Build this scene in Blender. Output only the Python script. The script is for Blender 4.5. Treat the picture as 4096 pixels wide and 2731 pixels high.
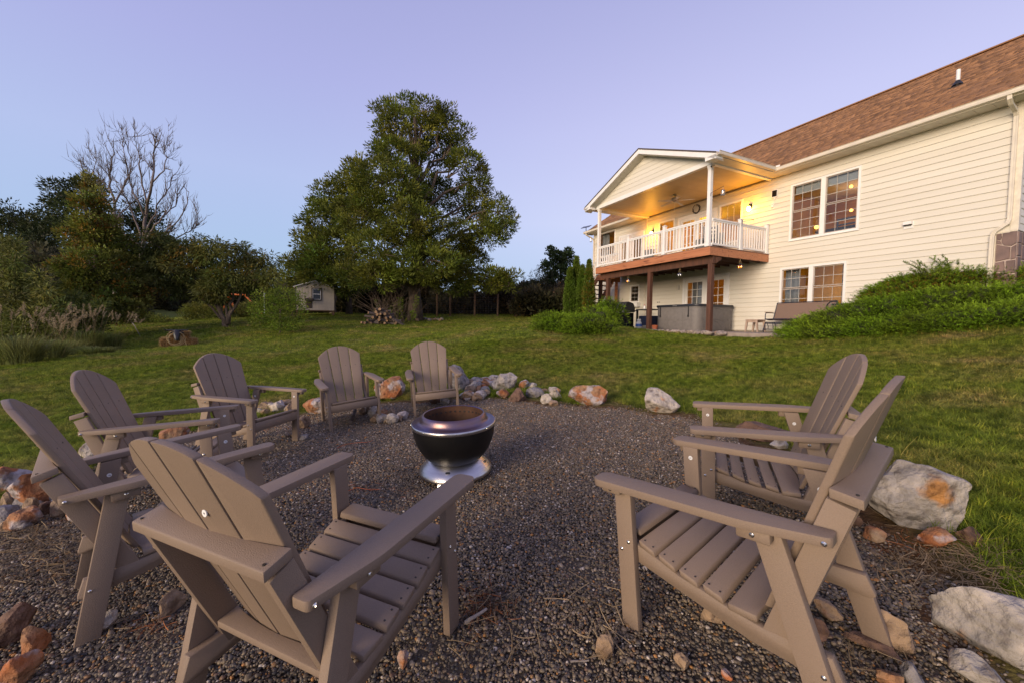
import bpy, bmesh, math, random
import numpy as np
from mathutils import Vector, Matrix, Euler, noise
R = math.radians
sc = bpy.context.scene
for o in list(bpy.data.objects): bpy.data.objects.remove(o)
col = sc.collection
rng = np.random.default_rng(7)
random.seed(7)

# ------------------------------------------------------------------ camera, light, exposure
FPX, PITCH, ROLL, YAW = 1592.9, .0442, .0123, .4536
cp, sp, cr, sr = math.cos(PITCH), math.sin(PITCH), math.cos(ROLL), math.sin(ROLL)
W2C = np.array([[cr, -sr, 0], [sr, cr, 0], [0, 0, 1]]) @ np.array([[1, 0, 0], [0, -sp, -cp], [0, cp, -sp]])
cam = bpy.data.cameras.new('camera'); cam.lens = 14.0; cam.sensor_width = 36; cam.clip_start = .05; cam.clip_end = 3000
co = bpy.data.objects.new('camera', cam); col.objects.link(co); sc.camera = co
m3 = W2C.T @ np.diag([1, -1, -1])
co.matrix_world = Matrix([[*map(float, m3[i]), 0] for i in range(3)] + [[0, 0, 0, 1]])

SUN_AZ, SUN_EL = R(222), R(13)          # compass style: 0 = +Y, clockwise; the afterglow is behind the camera's left shoulder
w = bpy.data.worlds.new('World'); sc.world = w; w.use_nodes = True
nt = w.node_tree; nt.nodes.clear()
def N(t, k, **kw):
    n = t.nodes.new(k)
    for a, b in kw.items(): setattr(n, a, b)
    return n
sky = N(nt, 'ShaderNodeTexSky'); sky.sky_type = 'NISHITA'; sky.sun_disc = False
sky.sun_elevation = R(3); sky.sun_rotation = SUN_AZ; sky.altitude = 200; sky.air_density = 1.0; sky.dust_density = 1.0; sky.ozone_density = 2.5
tc = N(nt, 'ShaderNodeTexCoord'); sx = N(nt, 'ShaderNodeSeparateXYZ'); nt.links.new(tc.outputs['Generated'], sx.inputs[0])
def nmath(op, a, b_=None):
    n_ = N(nt, 'ShaderNodeMath', operation=op)
    for i_, q in enumerate((a, b_)):
        if q is None: continue
        if isinstance(q, (int, float)): n_.inputs[i_].default_value = q
        else: nt.links.new(q, n_.inputs[i_])
    return n_.outputs[0]
def wramp(src, stops):
    r_ = N(nt, 'ShaderNodeValToRGB'); nt.links.new(src, r_.inputs[0])
    while len(r_.color_ramp.elements) < len(stops): r_.color_ramp.elements.new(.5)
    for e, (p_, c_) in zip(r_.color_ramp.elements, stops): e.position = p_; e.color = (*c_, 1)
    return r_.outputs[0]
# dusk sky: blue earth shadow at the horizon, lavender belt, violet blue overhead; pinker towards +X
zz_ = nmath('ABSOLUTE', sx.outputs['Z'])
left = wramp(zz_, [(0.0, (.31, .43, .64)), (.12, (.36, .47, .70)), (.30, (.43, .48, .74)), (.48, (.40, .40, .70)), (.75, (.32, .31, .58)), (1.0, (.30, .29, .52))])
right = wramp(zz_, [(0.0, (.35, .43, .65)), (.10, (.44, .48, .72)), (.24, (.61, .58, .79)), (.42, (.54, .51, .76)), (.70, (.35, .34, .61)), (1.0, (.30, .29, .52))])
fx = N(nt, 'ShaderNodeMapRange'); fx.interpolation_type = 'SMOOTHSTEP'; fx.inputs[1].default_value = -.55; fx.inputs[2].default_value = .45; nt.links.new(sx.outputs['X'], fx.inputs[0])
gx_ = N(nt, 'ShaderNodeMix', data_type='RGBA'); nt.links.new(fx.outputs[0], gx_.inputs[0]); nt.links.new(left, gx_.inputs[6]); nt.links.new(right, gx_.inputs[7])
ns = N(nt, 'ShaderNodeMix', data_type='RGBA', blend_type='MULTIPLY'); ns.inputs[0].default_value = 1; nt.links.new(sky.outputs[0], ns.inputs[6]); ns.inputs[7].default_value = (.10, .10, .10, 1)
sm = N(nt, 'ShaderNodeMix', data_type='RGBA', blend_type='ADD'); sm.inputs[0].default_value = 1; nt.links.new(gx_.outputs[2], sm.inputs[6]); nt.links.new(ns.outputs[2], sm.inputs[7])
bg = N(nt, 'ShaderNodeBackground'); bg.inputs[1].default_value = 1.0
nt.links.new(sm.outputs[2], bg.inputs[0])
wo = N(nt, 'ShaderNodeOutputWorld'); nt.links.new(bg.outputs[0], wo.inputs[0])
sl = bpy.data.lights.new('sun', 'SUN'); sl.energy = 4.0; sl.angle = R(32); sl.color = (1.0, .80, .57)
so = bpy.data.objects.new('sun', sl); col.objects.link(so)
sdir = Vector((math.sin(SUN_AZ) * math.cos(SUN_EL), math.cos(SUN_AZ) * math.cos(SUN_EL), math.sin(SUN_EL)))
so.rotation_euler = sdir.to_track_quat('Z', 'Y').to_euler(); so.location = (0, -30, 30)
vs = sc.view_settings; vs.view_transform = 'Standard'; vs.look = 'None'; vs.gamma = 1; vs.exposure = 0.0; vs.use_curve_mapping = False
sc.cycles.max_bounces = 6; sc.cycles.diffuse_bounces = 3; sc.cycles.glossy_bounces = 3; sc.cycles.transparent_max_bounces = 8
sc.cycles.sample_clamp_indirect = 4

# ------------------------------------------------------------------ helpers
def ray(x, y): return W2C.T @ np.array([(x - 2048) / FPX, (y - 1365.5) / FPX, 1.])
def at(x, y, D): return ray(x, y) * D                 # a picture direction at a depth of D metres
P0 = np.array([6.4204, 13.1153, 2.32])                # lower outer corner of the deck, origin of the house
D1 = np.array([-math.sin(YAW), math.cos(YAW), 0]); D2 = np.array([math.cos(YAW), math.sin(YAW), 0])
def hw(u, v, z): return P0 + D1 * u + D2 * v + np.array([0, 0, z])

def tag(o, label=None, cat=None, group=None, kind=None):
    if label: o['label'] = label
    if cat: o['category'] = cat
    if group: o['group'] = group
    if kind: o['kind'] = kind
    return o
def thing(name, label, cat, loc=(0, 0, 0), rz=0, group=None, rot=None):
    o = bpy.data.objects.new(name, None); col.objects.link(o)
    o.location = [float(c) for c in loc]; o.rotation_euler = rot if rot else (0, 0, rz); o.empty_display_size = .2
    return tag(o, label, cat, group)
def link(name, me, parent=None, loc=None, rot=None, scale=None):
    o = bpy.data.objects.new(name, me); col.objects.link(o)
    if parent is not None: o.parent = parent
    if loc is not None: o.location = [float(c) for c in loc]
    if rot is not None: o.rotation_euler = rot
    if scale is not None: o.scale = scale
    return o
def copy_tree(o, parent=None):
    c = o.copy(); col.objects.link(c); c.parent = parent
    for ch in list(o.children): copy_tree(ch, c)
    return c
def npmesh(name, V, F, mat, smooth=False, colr=None, mats=None, mi=None):
    """V (n,3), F (m,3|4) arrays -> mesh; colr (n,3) gives a point colour attribute 'Col'"""
    V = np.asarray(V, np.float32); F = np.asarray(F, np.int32)
    me = bpy.data.meshes.new(name); k = F.shape[1]
    me.vertices.add(len(V)); me.vertices.foreach_set('co', V.ravel())
    me.loops.add(F.size); me.loops.foreach_set('vertex_index', F.ravel())
    me.polygons.add(len(F)); me.polygons.foreach_set('loop_start', np.arange(0, F.size, k, dtype=np.int32))
    me.polygons.foreach_set('loop_total', np.full(len(F), k, np.int32))
    if smooth: me.polygons.foreach_set('use_smooth', np.ones(len(F), bool))
    if mats:
        for m in mats: me.materials.append(m)
        me.polygons.foreach_set('material_index', np.asarray(mi, np.int32))
    else: me.materials.append(mat)
    me.update(calc_edges=True)
    if colr is not None:
        a = me.color_attributes.new('Col', 'FLOAT_COLOR', 'POINT')
        c4 = np.ones((len(V), 4), np.float32); c4[:, :3] = colr; a.data.foreach_set('color', c4.ravel())
    return me
class MB:
    """collects boxes, prisms and tubes and builds ONE mesh object"""
    def __init__(s): s.bm = bmesh.new()
    def box(s, x0, x1, y0, y1, z0, z1, mi=0):
        v = [s.bm.verts.new((x, y, z)) for x in (x0, x1) for y in (y0, y1) for z in (z0, z1)]
        for f in ((0, 1, 3, 2), (4, 6, 7, 5), (0, 4, 5, 1), (2, 3, 7, 6), (0, 2, 6, 4), (1, 5, 7, 3)):
            s.bm.faces.new([v[i] for i in f]).material_index = mi
        return s
    def hbox(s, u0, u1, v0, v1, z0, z1, mi=0): return s.box(min(v0, v1), max(v0, v1), min(u0, u1), max(u0, u1), z0, z1, mi)
    def prism(s, poly, a, b, axis='x', mi=0):
        """poly: 2-D outline; extruded from a to b along axis (x: poly=(y,z), y: poly=(x,z), z: poly=(x,y))"""
        def P(p, t): return {'x': (t, p[0], p[1]), 'y': (p[0], t, p[1]), 'z': (p[0], p[1], t)}[axis]
        A = [s.bm.verts.new(P(p, a)) for p in poly]; B = [s.bm.verts.new(P(p, b)) for p in poly]; n = len(poly)
        s.bm.faces.new(A).material_index = mi; s.bm.faces.new(B[::-1]).material_index = mi
        for i in range(n): s.bm.faces.new((A[i], B[i], B[(i + 1) % n], A[(i + 1) % n])).material_index = mi
        return s
    def tube(s, pts, r, n=8, mi=0, closed=False, cap=True):
        pts = [Vector(p) for p in pts]; rs = r if hasattr(r, '__len__') else [r] * len(pts); rings = []
        up = None
        for i, p in enumerate(pts):
            if closed: t = (pts[(i + 1) % len(pts)] - pts[i - 1])
            else: t = (pts[min(i + 1, len(pts) - 1)] - pts[max(i - 1, 0)])
            t = t.normalized() if t.length > 1e-9 else Vector((0, 0, 1))
            if up is None: up = Vector((0, 0, 1)) if abs(t.z) < .9 else Vector((1, 0, 0))
            a = t.cross(up).normalized(); b = a.cross(t).normalized(); up = b
            rings.append([s.bm.verts.new(p + (a * math.cos(2 * math.pi * k / n) + b * math.sin(2 * math.pi * k / n)) * rs[i]) for k in range(n)])
        m = len(rings)
        for i in range(m if closed else m - 1):
            A, B = rings[i], rings[(i + 1) % m]
            for k in range(n): s.bm.faces.new((A[k], A[(k + 1) % n], B[(k + 1) % n], B[k])).material_index = mi
        if cap and not closed: s.bm.faces.new(rings[0][::-1]).material_index = mi; s.bm.faces.new(rings[-1]).material_index = mi
        return s
    def lathe(s, prof, n=32, mi=0, c=(0, 0, 0), closed=False):
        rings = []
        for r_, z in prof:
            rings.append([s.bm.verts.new((c[0] + r_ * math.cos(2 * math.pi * k / n), c[1] + r_ * math.sin(2 * math.pi * k / n), c[2] + z)) for k in range(n)])
        L = len(rings)
        for i in range(L if closed else L - 1):
            A, B = rings[i], rings[(i + 1) % L]
            for k in range(n): s.bm.faces.new((A[k], A[(k + 1) % n], B[(k + 1) % n], B[k])).material_index = mi
        return s
    def mesh(s, name, mat, bevel=0, smooth=False, seg=2, angle=.5):
        bm = s.bm
        bmesh.ops.recalc_face_normals(bm, faces=bm.faces)
        if bevel:
            es = [e for e in bm.edges if len(e.link_faces) == 2 and e.calc_face_angle(0) > angle]
            bmesh.ops.bevel(bm, geom=es, offset=bevel, segments=seg, profile=.6, affect='EDGES', clamp_overlap=True)
        me = bpy.data.meshes.new(name); bm.to_mesh(me); bm.free()
        for m in (mat if isinstance(mat, (list, tuple)) else [mat]): me.materials.append(m)
        if smooth:
            me.polygons.foreach_set('use_smooth', np.ones(len(me.polygons), bool))
            if smooth != 'all':
                me.set_sharp_from_angle(angle=R(smooth if not isinstance(smooth, bool) else 40))
        return me
    def build(s, name, mat, parent=None, bevel=0, smooth=False, seg=2, **k):
        return link(name, s.mesh(name, mat, bevel, smooth, seg), parent, **k)

# ------------------------------------------------------------------ materials
def mat(name, c1, c2=None, rough=.6, scale=8, bump=0, bscale=60, metal=0, vary=0, detail=4, stretch=(1, 1, 1), spec=.5, attr=False, trans=0, c3=None, s3=2, t3=(.5, .6), world=False, emit=0, emitc=None, bdist=.01):
    m = bpy.data.materials.new(name); m.use_nodes = True; t = m.node_tree; t.nodes.clear()
    out = N(t, 'ShaderNodeOutputMaterial'); b = N(t, 'ShaderNodeBsdfPrincipled'); t.links.new(b.outputs[0], out.inputs[0])
    b.inputs['Roughness'].default_value = rough; b.inputs['Metallic'].default_value = metal; b.inputs['Specular IOR Level'].default_value = spec
    tx = N(t, 'ShaderNodeTexCoord'); mp = N(t, 'ShaderNodeMapping'); mp.inputs['Scale'].default_value = stretch
    if world:
        g = N(t, 'ShaderNodeNewGeometry'); t.links.new(g.outputs['Position'], mp.inputs[0])
    else: t.links.new(tx.outputs['Object'], mp.inputs[0])
    c2 = c2 or tuple(x * .8 for x in c1)
    nz = N(t, 'ShaderNodeTexNoise'); nz.inputs['Scale'].default_value = scale; nz.inputs['Detail'].default_value = detail; t.links.new(mp.outputs[0], nz.inputs[0])
    r = N(t, 'ShaderNodeValToRGB'); r.color_ramp.elements[0].position = .35; r.color_ramp.elements[1].position = .68
    r.color_ramp.elements[0].color = (*c1, 1); r.color_ramp.elements[1].color = (*c2, 1); t.links.new(nz.outputs[0], r.inputs[0]); cur = r.outputs[0]
    if c3:
        n3 = N(t, 'ShaderNodeTexNoise'); n3.inputs['Scale'].default_value = s3; n3.inputs['Detail'].default_value = 6; t.links.new(mp.outputs[0], n3.inputs[0])
        r3 = N(t, 'ShaderNodeValToRGB'); r3.color_ramp.elements[0].position = t3[0]; r3.color_ramp.elements[1].position = t3[1]; t.links.new(n3.outputs[0], r3.inputs[0])
        x3 = N(t, 'ShaderNodeMix', data_type='RGBA'); t.links.new(r3.outputs[0], x3.inputs[0]); t.links.new(cur, x3.inputs[6]); x3.inputs[7].default_value = (*c3, 1); cur = x3.outputs[2]
    if attr:
        at_ = N(t, 'ShaderNodeVertexColor'); at_.layer_name = 'Col'
        x = N(t, 'ShaderNodeMix', data_type='RGBA', blend_type='MULTIPLY'); x.inputs[0].default_value = 1; t.links.new(cur, x.inputs[6]); t.links.new(at_.outputs[0], x.inputs[7]); cur = x.outputs[2]
    if vary:
        oi = N(t, 'ShaderNodeObjectInfo'); mr = N(t, 'ShaderNodeMapRange'); mr.inputs[3].default_value = 1 - vary; mr.inputs[4].default_value = 1 + vary; t.links.new(oi.outputs['Random'], mr.inputs[0])
        vv = N(t, 'ShaderNodeMix', data_type='RGBA', blend_type='MULTIPLY'); vv.inputs[0].default_value = 1; t.links.new(cur, vv.inputs[6]); t.links.new(mr.outputs[0], vv.inputs[7]); cur = vv.outputs[2]
    t.links.new(cur, b.inputs['Base Color'])
    if bump:
        nb = N(t, 'ShaderNodeTexNoise'); nb.inputs['Scale'].default_value = bscale; nb.inputs['Detail'].default_value = 5; t.links.new(mp.outputs[0], nb.inputs[0])
        bn = N(t, 'ShaderNodeBump'); bn.inputs['Strength'].default_value = bump; bn.inputs['Distance'].default_value = bdist; t.links.new(nb.outputs[0], bn.inputs['Height']); t.links.new(bn.outputs[0], b.inputs['Normal'])
    if trans:
        tr = N(t, 'ShaderNodeBsdfTranslucent'); t.links.new(cur, tr.inputs[0]); ms = N(t, 'ShaderNodeMixShader'); ms.inputs[0].default_value = trans
        t.links.new(b.outputs[0], ms.inputs[1]); t.links.new(tr.outputs[0], ms.inputs[2]); t.links.new(ms.outputs[0], out.inputs[0])
    if emit:
        b.inputs['Emission Color'].default_value = (*(emitc or c1), 1); b.inputs['Emission Strength'].default_value = emit
    return m
def glass_mat(name, tint=(1, 1, 1), refl=.03):
    m = bpy.data.materials.new(name); m.use_nodes = True; t = m.node_tree; t.nodes.clear()
    out = N(t, 'ShaderNodeOutputMaterial'); tr = N(t, 'ShaderNodeBsdfTransparent'); tr.inputs[0].default_value = (*tint, 1)
    gl = N(t, 'ShaderNodeBsdfGlossy'); gl.inputs['Roughness'].default_value = .02; lw = N(t, 'ShaderNodeFresnel'); lw.inputs[0].default_value = 1.5
    ad = N(t, 'ShaderNodeMath', operation='MULTIPLY_ADD'); ad.inputs[1].default_value = 1.0; ad.inputs[2].default_value = refl; t.links.new(lw.outputs[0], ad.inputs[0])
    ge = N(t, 'ShaderNodeNewGeometry'); iv = N(t, 'ShaderNodeMath', operation='SUBTRACT'); iv.inputs[0].default_value = 1; t.links.new(ge.outputs['Backfacing'], iv.inputs[1]); mu = N(t, 'ShaderNodeMath', operation='MULTIPLY'); t.links.new(ad.outputs[0], mu.inputs[0]); t.links.new(iv.outputs[0], mu.inputs[1]); ad = mu      # the far face of the pane only lets through
    ms = N(t, 'ShaderNodeMixShader'); t.links.new(ad.outputs[0], ms.inputs[0]); t.links.new(tr.outputs[0], ms.inputs[1]); t.links.new(gl.outputs[0], ms.inputs[2]); t.links.new(ms.outputs[0], out.inputs[0])
    return m
def emit_mat(name, c, s):
    m = bpy.data.materials.new(name); m.use_nodes = True; t = m.node_tree; t.nodes.clear()
    out = N(t, 'ShaderNodeOutputMaterial'); e = N(t, 'ShaderNodeEmission'); e.inputs[0].default_value = (*c, 1); e.inputs[1].default_value = s; t.links.new(e.outputs[0], out.inputs[0])
    return m

M = {}
M['siding'] = mat('siding_vinyl', (.66, .625, .55), (.63, .595, .52), .5, 1.2, .15, 30, stretch=(1, .25, 2), vary=.025, spec=.3)
M['white'] = mat('white_trim', (.78, .77, .76), (.72, .71, .70), .45, 3, .03, 40)
M['gutter'] = mat('gutter_metal', (.66, .60, .50), (.58, .53, .45), .4, 4)
M['soffit'] = mat('soffit_vinyl', (.62, .58, .50), (.56, .52, .45), .5, 5, vary=.03)
M['sheath'] = mat('wall_sheathing', (.35, .30, .24), None, .8)
M['beadboard'] = mat('beadboard', (.50, .42, .30), (.46, .38, .27), .5, 4, vary=.04)
M['shingle'] = mat('roof_shingle', (.265, .138, .066), (.195, .099, .048), .9, 30, .6, 160, attr=True, detail=6)
M['shingle1'] = mat('roof_shingle_piece', (.265, .138, .066), (.195, .099, .048), .9, 30, .6, 160, vary=.24, detail=6)
M['fascia'] = mat('stained_fascia', (.46, .185, .085), (.37, .14, .062), .5, 6, .3, 40, stretch=(1, .18, 3), c3=(.13, .04, .02), s3=9, t3=(.60, .66))
M['post'] = mat('stained_post', (.105, .040, .021), (.062, .026, .015), .7, 5, .5, 40, stretch=(3, 3, .3), c3=(.20, .10, .06), s3=12, t3=(.66, .74))
M['joist'] = mat('deck_joist', (.085, .036, .02), (.05, .022, .013), .75, 6, .4, 30, stretch=(.4, 3, 2), vary=.2)
M['deckboard'] = mat('deck_boards', (.22, .12, .08), (.16, .09, .06), .7, 6, .3, 30, vary=.12)
M['glass'] = glass_mat('window_glass')
M['sash'] = mat('sash_tan', (.40, .35, .31), None, .5)
M['muntin'] = mat('muntin', (.45, .43, .40), None, .5)
M['roomwall'] = mat('room_wall_paint', (.55, .34, .12), (.50, .30, .10), .8, 3)
M['roomwood'] = mat('room_pine_boards', (.50, .27, .08), (.40, .20, .06), .6, 4, stretch=(6, .4, 6))
M['roomfloor'] = mat('room_floor', (.25, .14, .07), None, .5)
M['roomceil'] = mat('room_ceiling', (.66, .56, .42), None, .8)
M['curtain'] = mat('curtain_cloth', (.17, .18, .19), (.12, .13, .14), .9, 14, .2, 60, stretch=(1, 1, .2))
M['blind'] = mat('roller_blind', (.20, .23, .24), (.16, .18, .19), .8, 30, stretch=(1, 1, 6))
M['dark'] = mat('dark_furniture', (.035, .035, .05), None, .5)
M['paper'] = mat('picture_paper', (.6, .52, .4), (.4, .33, .24), .7, 12)
M['stone'] = mat('veneer_stone', (.19, .125, .11), (.11, .075, .07), .7, 3.5, .6, 14, vary=.22, world=True)
M['mortar'] = mat('mortar', (.45, .36, .32), None, .9, 20, .5, 60)
M['chair'] = mat('chair_lumber', (.240, .176, .130), (.208, .152, .113), .52, 260, .5, 420, spec=.35, vary=.05, detail=3, bdist=.004, c3=(.245, .18, .135), s3=3, t3=(.45, .75))
M['bolt'] = mat('steel_bolt', (.72, .70, .68), (.6, .58, .56), .25, metal=1)
M['hole'] = mat('screw_head_dark', (.03, .025, .022), None, .6)
M['sticker'] = mat('round_sticker', (.80, .80, .80), None, .6)
M['ink'] = mat('sticker_ink', (.05, .05, .08), None, .6)
M['steel'] = mat('brushed_steel', (.60, .58, .57), (.50, .48, .48), .30, 6, .05, 90, metal=1, stretch=(1, 1, 14))
M['bluedsteel'] = mat('heat_tinted_steel', (.17, .135, .19), (.34, .18, .10), .36, 3.2, .05, 60, metal=1, c3=(.16, .15, .28), s3=2.5, t3=(.42, .60))
M['blackenamel'] = mat('black_enamel', (.0050, .0050, .0055), (.009, .008, .008), .42, 5, .06, 70, spec=.4)
M['soot'] = mat('sooty_metal', (.06, .03, .018), (.12, .055, .03), .65, 8, .2, 40, metal=.4)
M['tub'] = mat('tub_panel', (.165, .150, .140), (.14, .128, .12), .65, 10, .2, 90)
M['tubcover'] = mat('tub_cover_vinyl', (.022, .024, .032), None, .5, 6, .3, 25)
M['black'] = mat('black_plastic', (.014, .014, .016), (.02, .02, .022), .45)
M['blackgloss'] = mat('black_gloss', (.010, .010, .011), None, .18)
M['darkblue'] = mat('navy_metal', (.012, .018, .045), None, .4)
M['drytuft'] = None
M['sling'] = mat('sling_fabric', (.20, .135, .105), (.16, .108, .085), .8, 90, .3, 220)
M['tanplastic'] = mat('tan_plastic', (.42, .31, .24), None, .5)
M['oilpaint'] = mat('propane_white', (.6, .6, .62), None, .4)
M['blueprint'] = mat('blue_label', (.05, .12, .4), None, .4)
M['terracotta'] = mat('terracotta', (.35, .10, .04), None, .8)
M['concrete'] = mat('patio_concrete', (.34, .28, .24), (.25, .20, .17), .9, 5, .5, 40, world=True)
M['bulb_on'] = emit_mat('bulb_lit', (1.0, .42, .07), 9)
M['sconce_glow'] = emit_mat('sconce_lit_glass', (1.0, .66, .15), 30)
M['lamp_on'] = emit_mat('room_lamp_lit', (1.0, .50, .08), 5)
M['bulb_off'] = glass_mat('bulb_glass', (.85, .85, .9), .25)
M['amber'] = glass_mat('amber_glass', (1.0, .55, .18), .2)
M['galv'] = mat('galvanised', (.42, .41, .40), (.33, .32, .31), .4, 8, metal=.8)
M['rope'] = mat('rope', (.42, .32, .17), (.33, .24, .12), .9, 60)
M['straw'] = mat('straw_bale', (.26, .13, .035), (.10, .05, .016), .9, 40, .8, 120, detail=8)
M['strawb'] = mat('straw_blade', (.40, .29, .15), (.24, .16, .08), .8, 12, world=True)
M['shedwall'] = mat('shed_siding', (.52, .45, .37), (.46, .40, .33), .7, 6, .2, 30, vary=.04)
M['sheddark'] = mat('shed_trim', (.07, .05, .04), None, .8)
M['bark'] = mat('bark', (.17, .125, .09), (.06, .045, .034), .95, 7, 1.0, 22, stretch=(3, 3, .5), detail=8, world=True, bdist=.03)
M['deadtwig'] = mat('dead_twigs', (.17, .135, .12), (.11, .085, .075), .9, 5, world=True)
M['barkpale'] = mat('pale_dead_bark', (.30, .26, .23), (.15, .125, .11), .9, 5, .5, 30, world=True)
M['twig'] = mat('twig', (.12, .085, .06), (.07, .05, .035), .9, 6, world=True)
M['logbark'] = mat('log_bark', (.13, .10, .085), (.07, .055, .045), .95, 14, .8, 40, vary=.3)
M['logend'] = mat('log_cut_face', (.34, .20, .09), (.20, .12, .065), .8, 10, vary=.4)
M['fencepost'] = mat('fence_post', (.16, .10, .055), (.10, .06, .035), .9, 8, .4, 30)
M['wire'] = mat('wire', (.10, .10, .10), None, .5, metal=.6)
M['orange'] = mat('orange_paint', (.75, .17, .02), None, .5)
# ------------------------------------------------------------------ terrain
GA, GB, GC = -1.2675, .0575, .0196                    # plane of the gravel circle
CT = []
for x in (-3.4, -2, -.6, .8, 2.2):
    for y in (-.6, 1, 2.6, 4.2, 5.6): CT.append((x, y, GA + GB * x + GC * y))
for p in [(-1.5, 6.6, -1.22), (1.8, 5.6, -1.05), (3.3, 2.9, -.85), (4.12, 3.17, -.76), (6.3, 2.0, -.5), (3.0, 6.0, -.93),
          (5.5, 12.3, -.36), (4.0, 12.3, -.38), (2.8, 12.6, -.33), (1.3, 14.0, -.10), (7.6, 10.8, -.30), (8.2, 8.4, -.12), (9.0, 6.9, .05), (5.5, 8, -.58), (0, 10, -.75),
          (-11.6, 8.9, -1.24), (-11.9, 12, -1.06), (-12.5, 15, -1.03), (-14.4, 20, -.36), (-9.9, 17, -.55), (-7.1, 21, -.15), (-6.2, 25, .08), (-12.2, 27, .33),
          (-2.7, 28, .48), (-4.1, 26, .25), (0, 30, .62), (-49, 55, 1.43), (-28, 36, .35), (-19, 14, -1.35), (-16, 9, -1.6), (-8, 5, -1.42), (-7, 9, -1.25), (-5, 13, -.85), (-3, 18, -.35),
          (2.6, 17, .02), (4.5, 23.8, .15), (6.6, 19.9, -.26), (9.2, 14.5, -.26), (3.9, 18.5, -.2), (6.8, 13.6, -.27), (8.6, 13.0, -.26), (9.6, 12.5, -.2),
          (11.2, 9.2, .86), (10.4, 10.2, .55), (10.4, 8.2, .50), (13.5, 8, 1.1), (14, 12, 1.1), (12, 4, .55), (8, 2, -.25), (6, -2, -.65), (0, -5, -1.35), (-6, -4, -1.6), (-14, 0, -1.9),
          (0, 60, 1.4), (40, 60, 2.2), (-70, 20, .2), (-30, 8, -1.7), (-40, -30, -1.8), (40, -20, .8), (80, 30, 2), (-80, 90, 1.6), (60, 120, 2), (-20, 160, 1.8), (-160, 60, 1)]: CT.append(p)
CT = np.array(CT); _n = len(CT)
def _U(r2): return .5 * r2 * np.log(r2 + 1e-9)
_A = np.zeros((_n + 3, _n + 3)); _d2 = ((CT[:, None, :2] - CT[None, :, :2]) ** 2).sum(-1)
_A[:_n, :_n] = _U(_d2) + np.eye(_n) * .15; _A[:_n, _n] = 1; _A[:_n, _n + 1:] = CT[:, :2]; _A[_n:, :_n] = _A[:_n, _n:].T
_w = np.linalg.solve(_A, np.concatenate([CT[:, 2], [0, 0, 0]]))
def T(x, y):
    """ground height"""
    x = np.asarray(x, float); y = np.asarray(y, float)
    k = np.minimum(1, 170 / np.maximum(np.hypot(x, y), 1e-6)); xx, yy = x * k, y * k
    s = (_U((xx[..., None] - CT[:, 0]) ** 2 + (yy[..., None] - CT[:, 1]) ** 2) * _w[:_n]).sum(-1) + _w[_n] + _w[_n + 1] * xx + _w[_n + 2] * yy
    return np.clip(s, -4, 3.5)
def G(px, py, near=.8, far=80):
    """where a picture direction meets the ground"""
    d = ray(px, py); a = near; ts = np.concatenate([np.arange(near, 8, .05), np.arange(8, far, .25)])
    z = T(d[0] * ts, d[1] * ts); i = np.argmax(d[2] * ts < z)
    if not (d[2] * ts < z).any(): i = len(ts) - 1
    t = ts[i]; return np.array([d[0] * t, d[1] * t, float(T(d[0] * t, d[1] * t))])
def gz(x, y): return float(T(x, y))
def onground(px, D):
    d = ray(px, 1290) * D; return np.array([d[0], d[1], gz(d[0], d[1])])

# gravel outline (world x,y)
GP = np.array([G(*p)[:2] for p in [(-500, 2300), (-100, 2120), (330, 1965), (620, 1770), (900, 1700), (1180, 1665), (1450, 1625), (1700, 1605), (1900, 1597), (2100, 1606), (2270, 1628), (2430, 1628),
               (2560, 1650), (2740, 1668), (2860, 1720), (3050, 1790), (3330, 1930), (3470, 2080), (3560, 2180), (3680, 2260), (3760, 2330), (3720, 2480), (3900, 2731), (4700, 3400)]] + [np.array((1.2, -.9)), np.array((-1.5, -1.0)), np.array((-3.2, 0.2))])
def inpoly(x, y, poly):
    x = np.asarray(x); y = np.asarray(y); c = np.zeros(x.shape, bool); n = len(poly); j = n - 1
    for i in range(n):
        xi, yi = poly[i]; xj, yj = poly[j]
        c ^= ((yi > y) != (yj > y)) & (x < (xj - xi) * (y - yi) / (yj - yi + 1e-12) + xi); j = i
    return c
def pdist(x, y, poly):
    x = np.asarray(x, float); y = np.asarray(y, float); best = np.full(x.shape, 1e9); n = len(poly)
    for i in range(n):
        a = poly[i]; b = poly[(i + 1) % n]; ab = b - a; t = np.clip(((x - a[0]) * ab[0] + (y - a[1]) * ab[1]) / (ab @ ab + 1e-12), 0, 1)
        best = np.minimum(best, np.hypot(x - a[0] - t * ab[0], y - a[1] - t * ab[1]))
    return best
def sd(x, y):            # signed distance, + inside the gravel
    return np.where(inpoly(x, y, GP), 1, -1) * pdist(x, y, GP)
def wob(x, y, s=1.0, seed=0):
    x = np.asarray(x) * s; y = np.asarray(y) * s
    return (np.sin(x * 1.7 + seed) * np.cos(y * 2.3 + seed * 1.3) + .5 * np.sin(x * 4.1 + y * 3.3 + seed * 2.1) + .3 * np.cos(x * 8.7 - y * 7.9 + seed)) / 1.8

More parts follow.
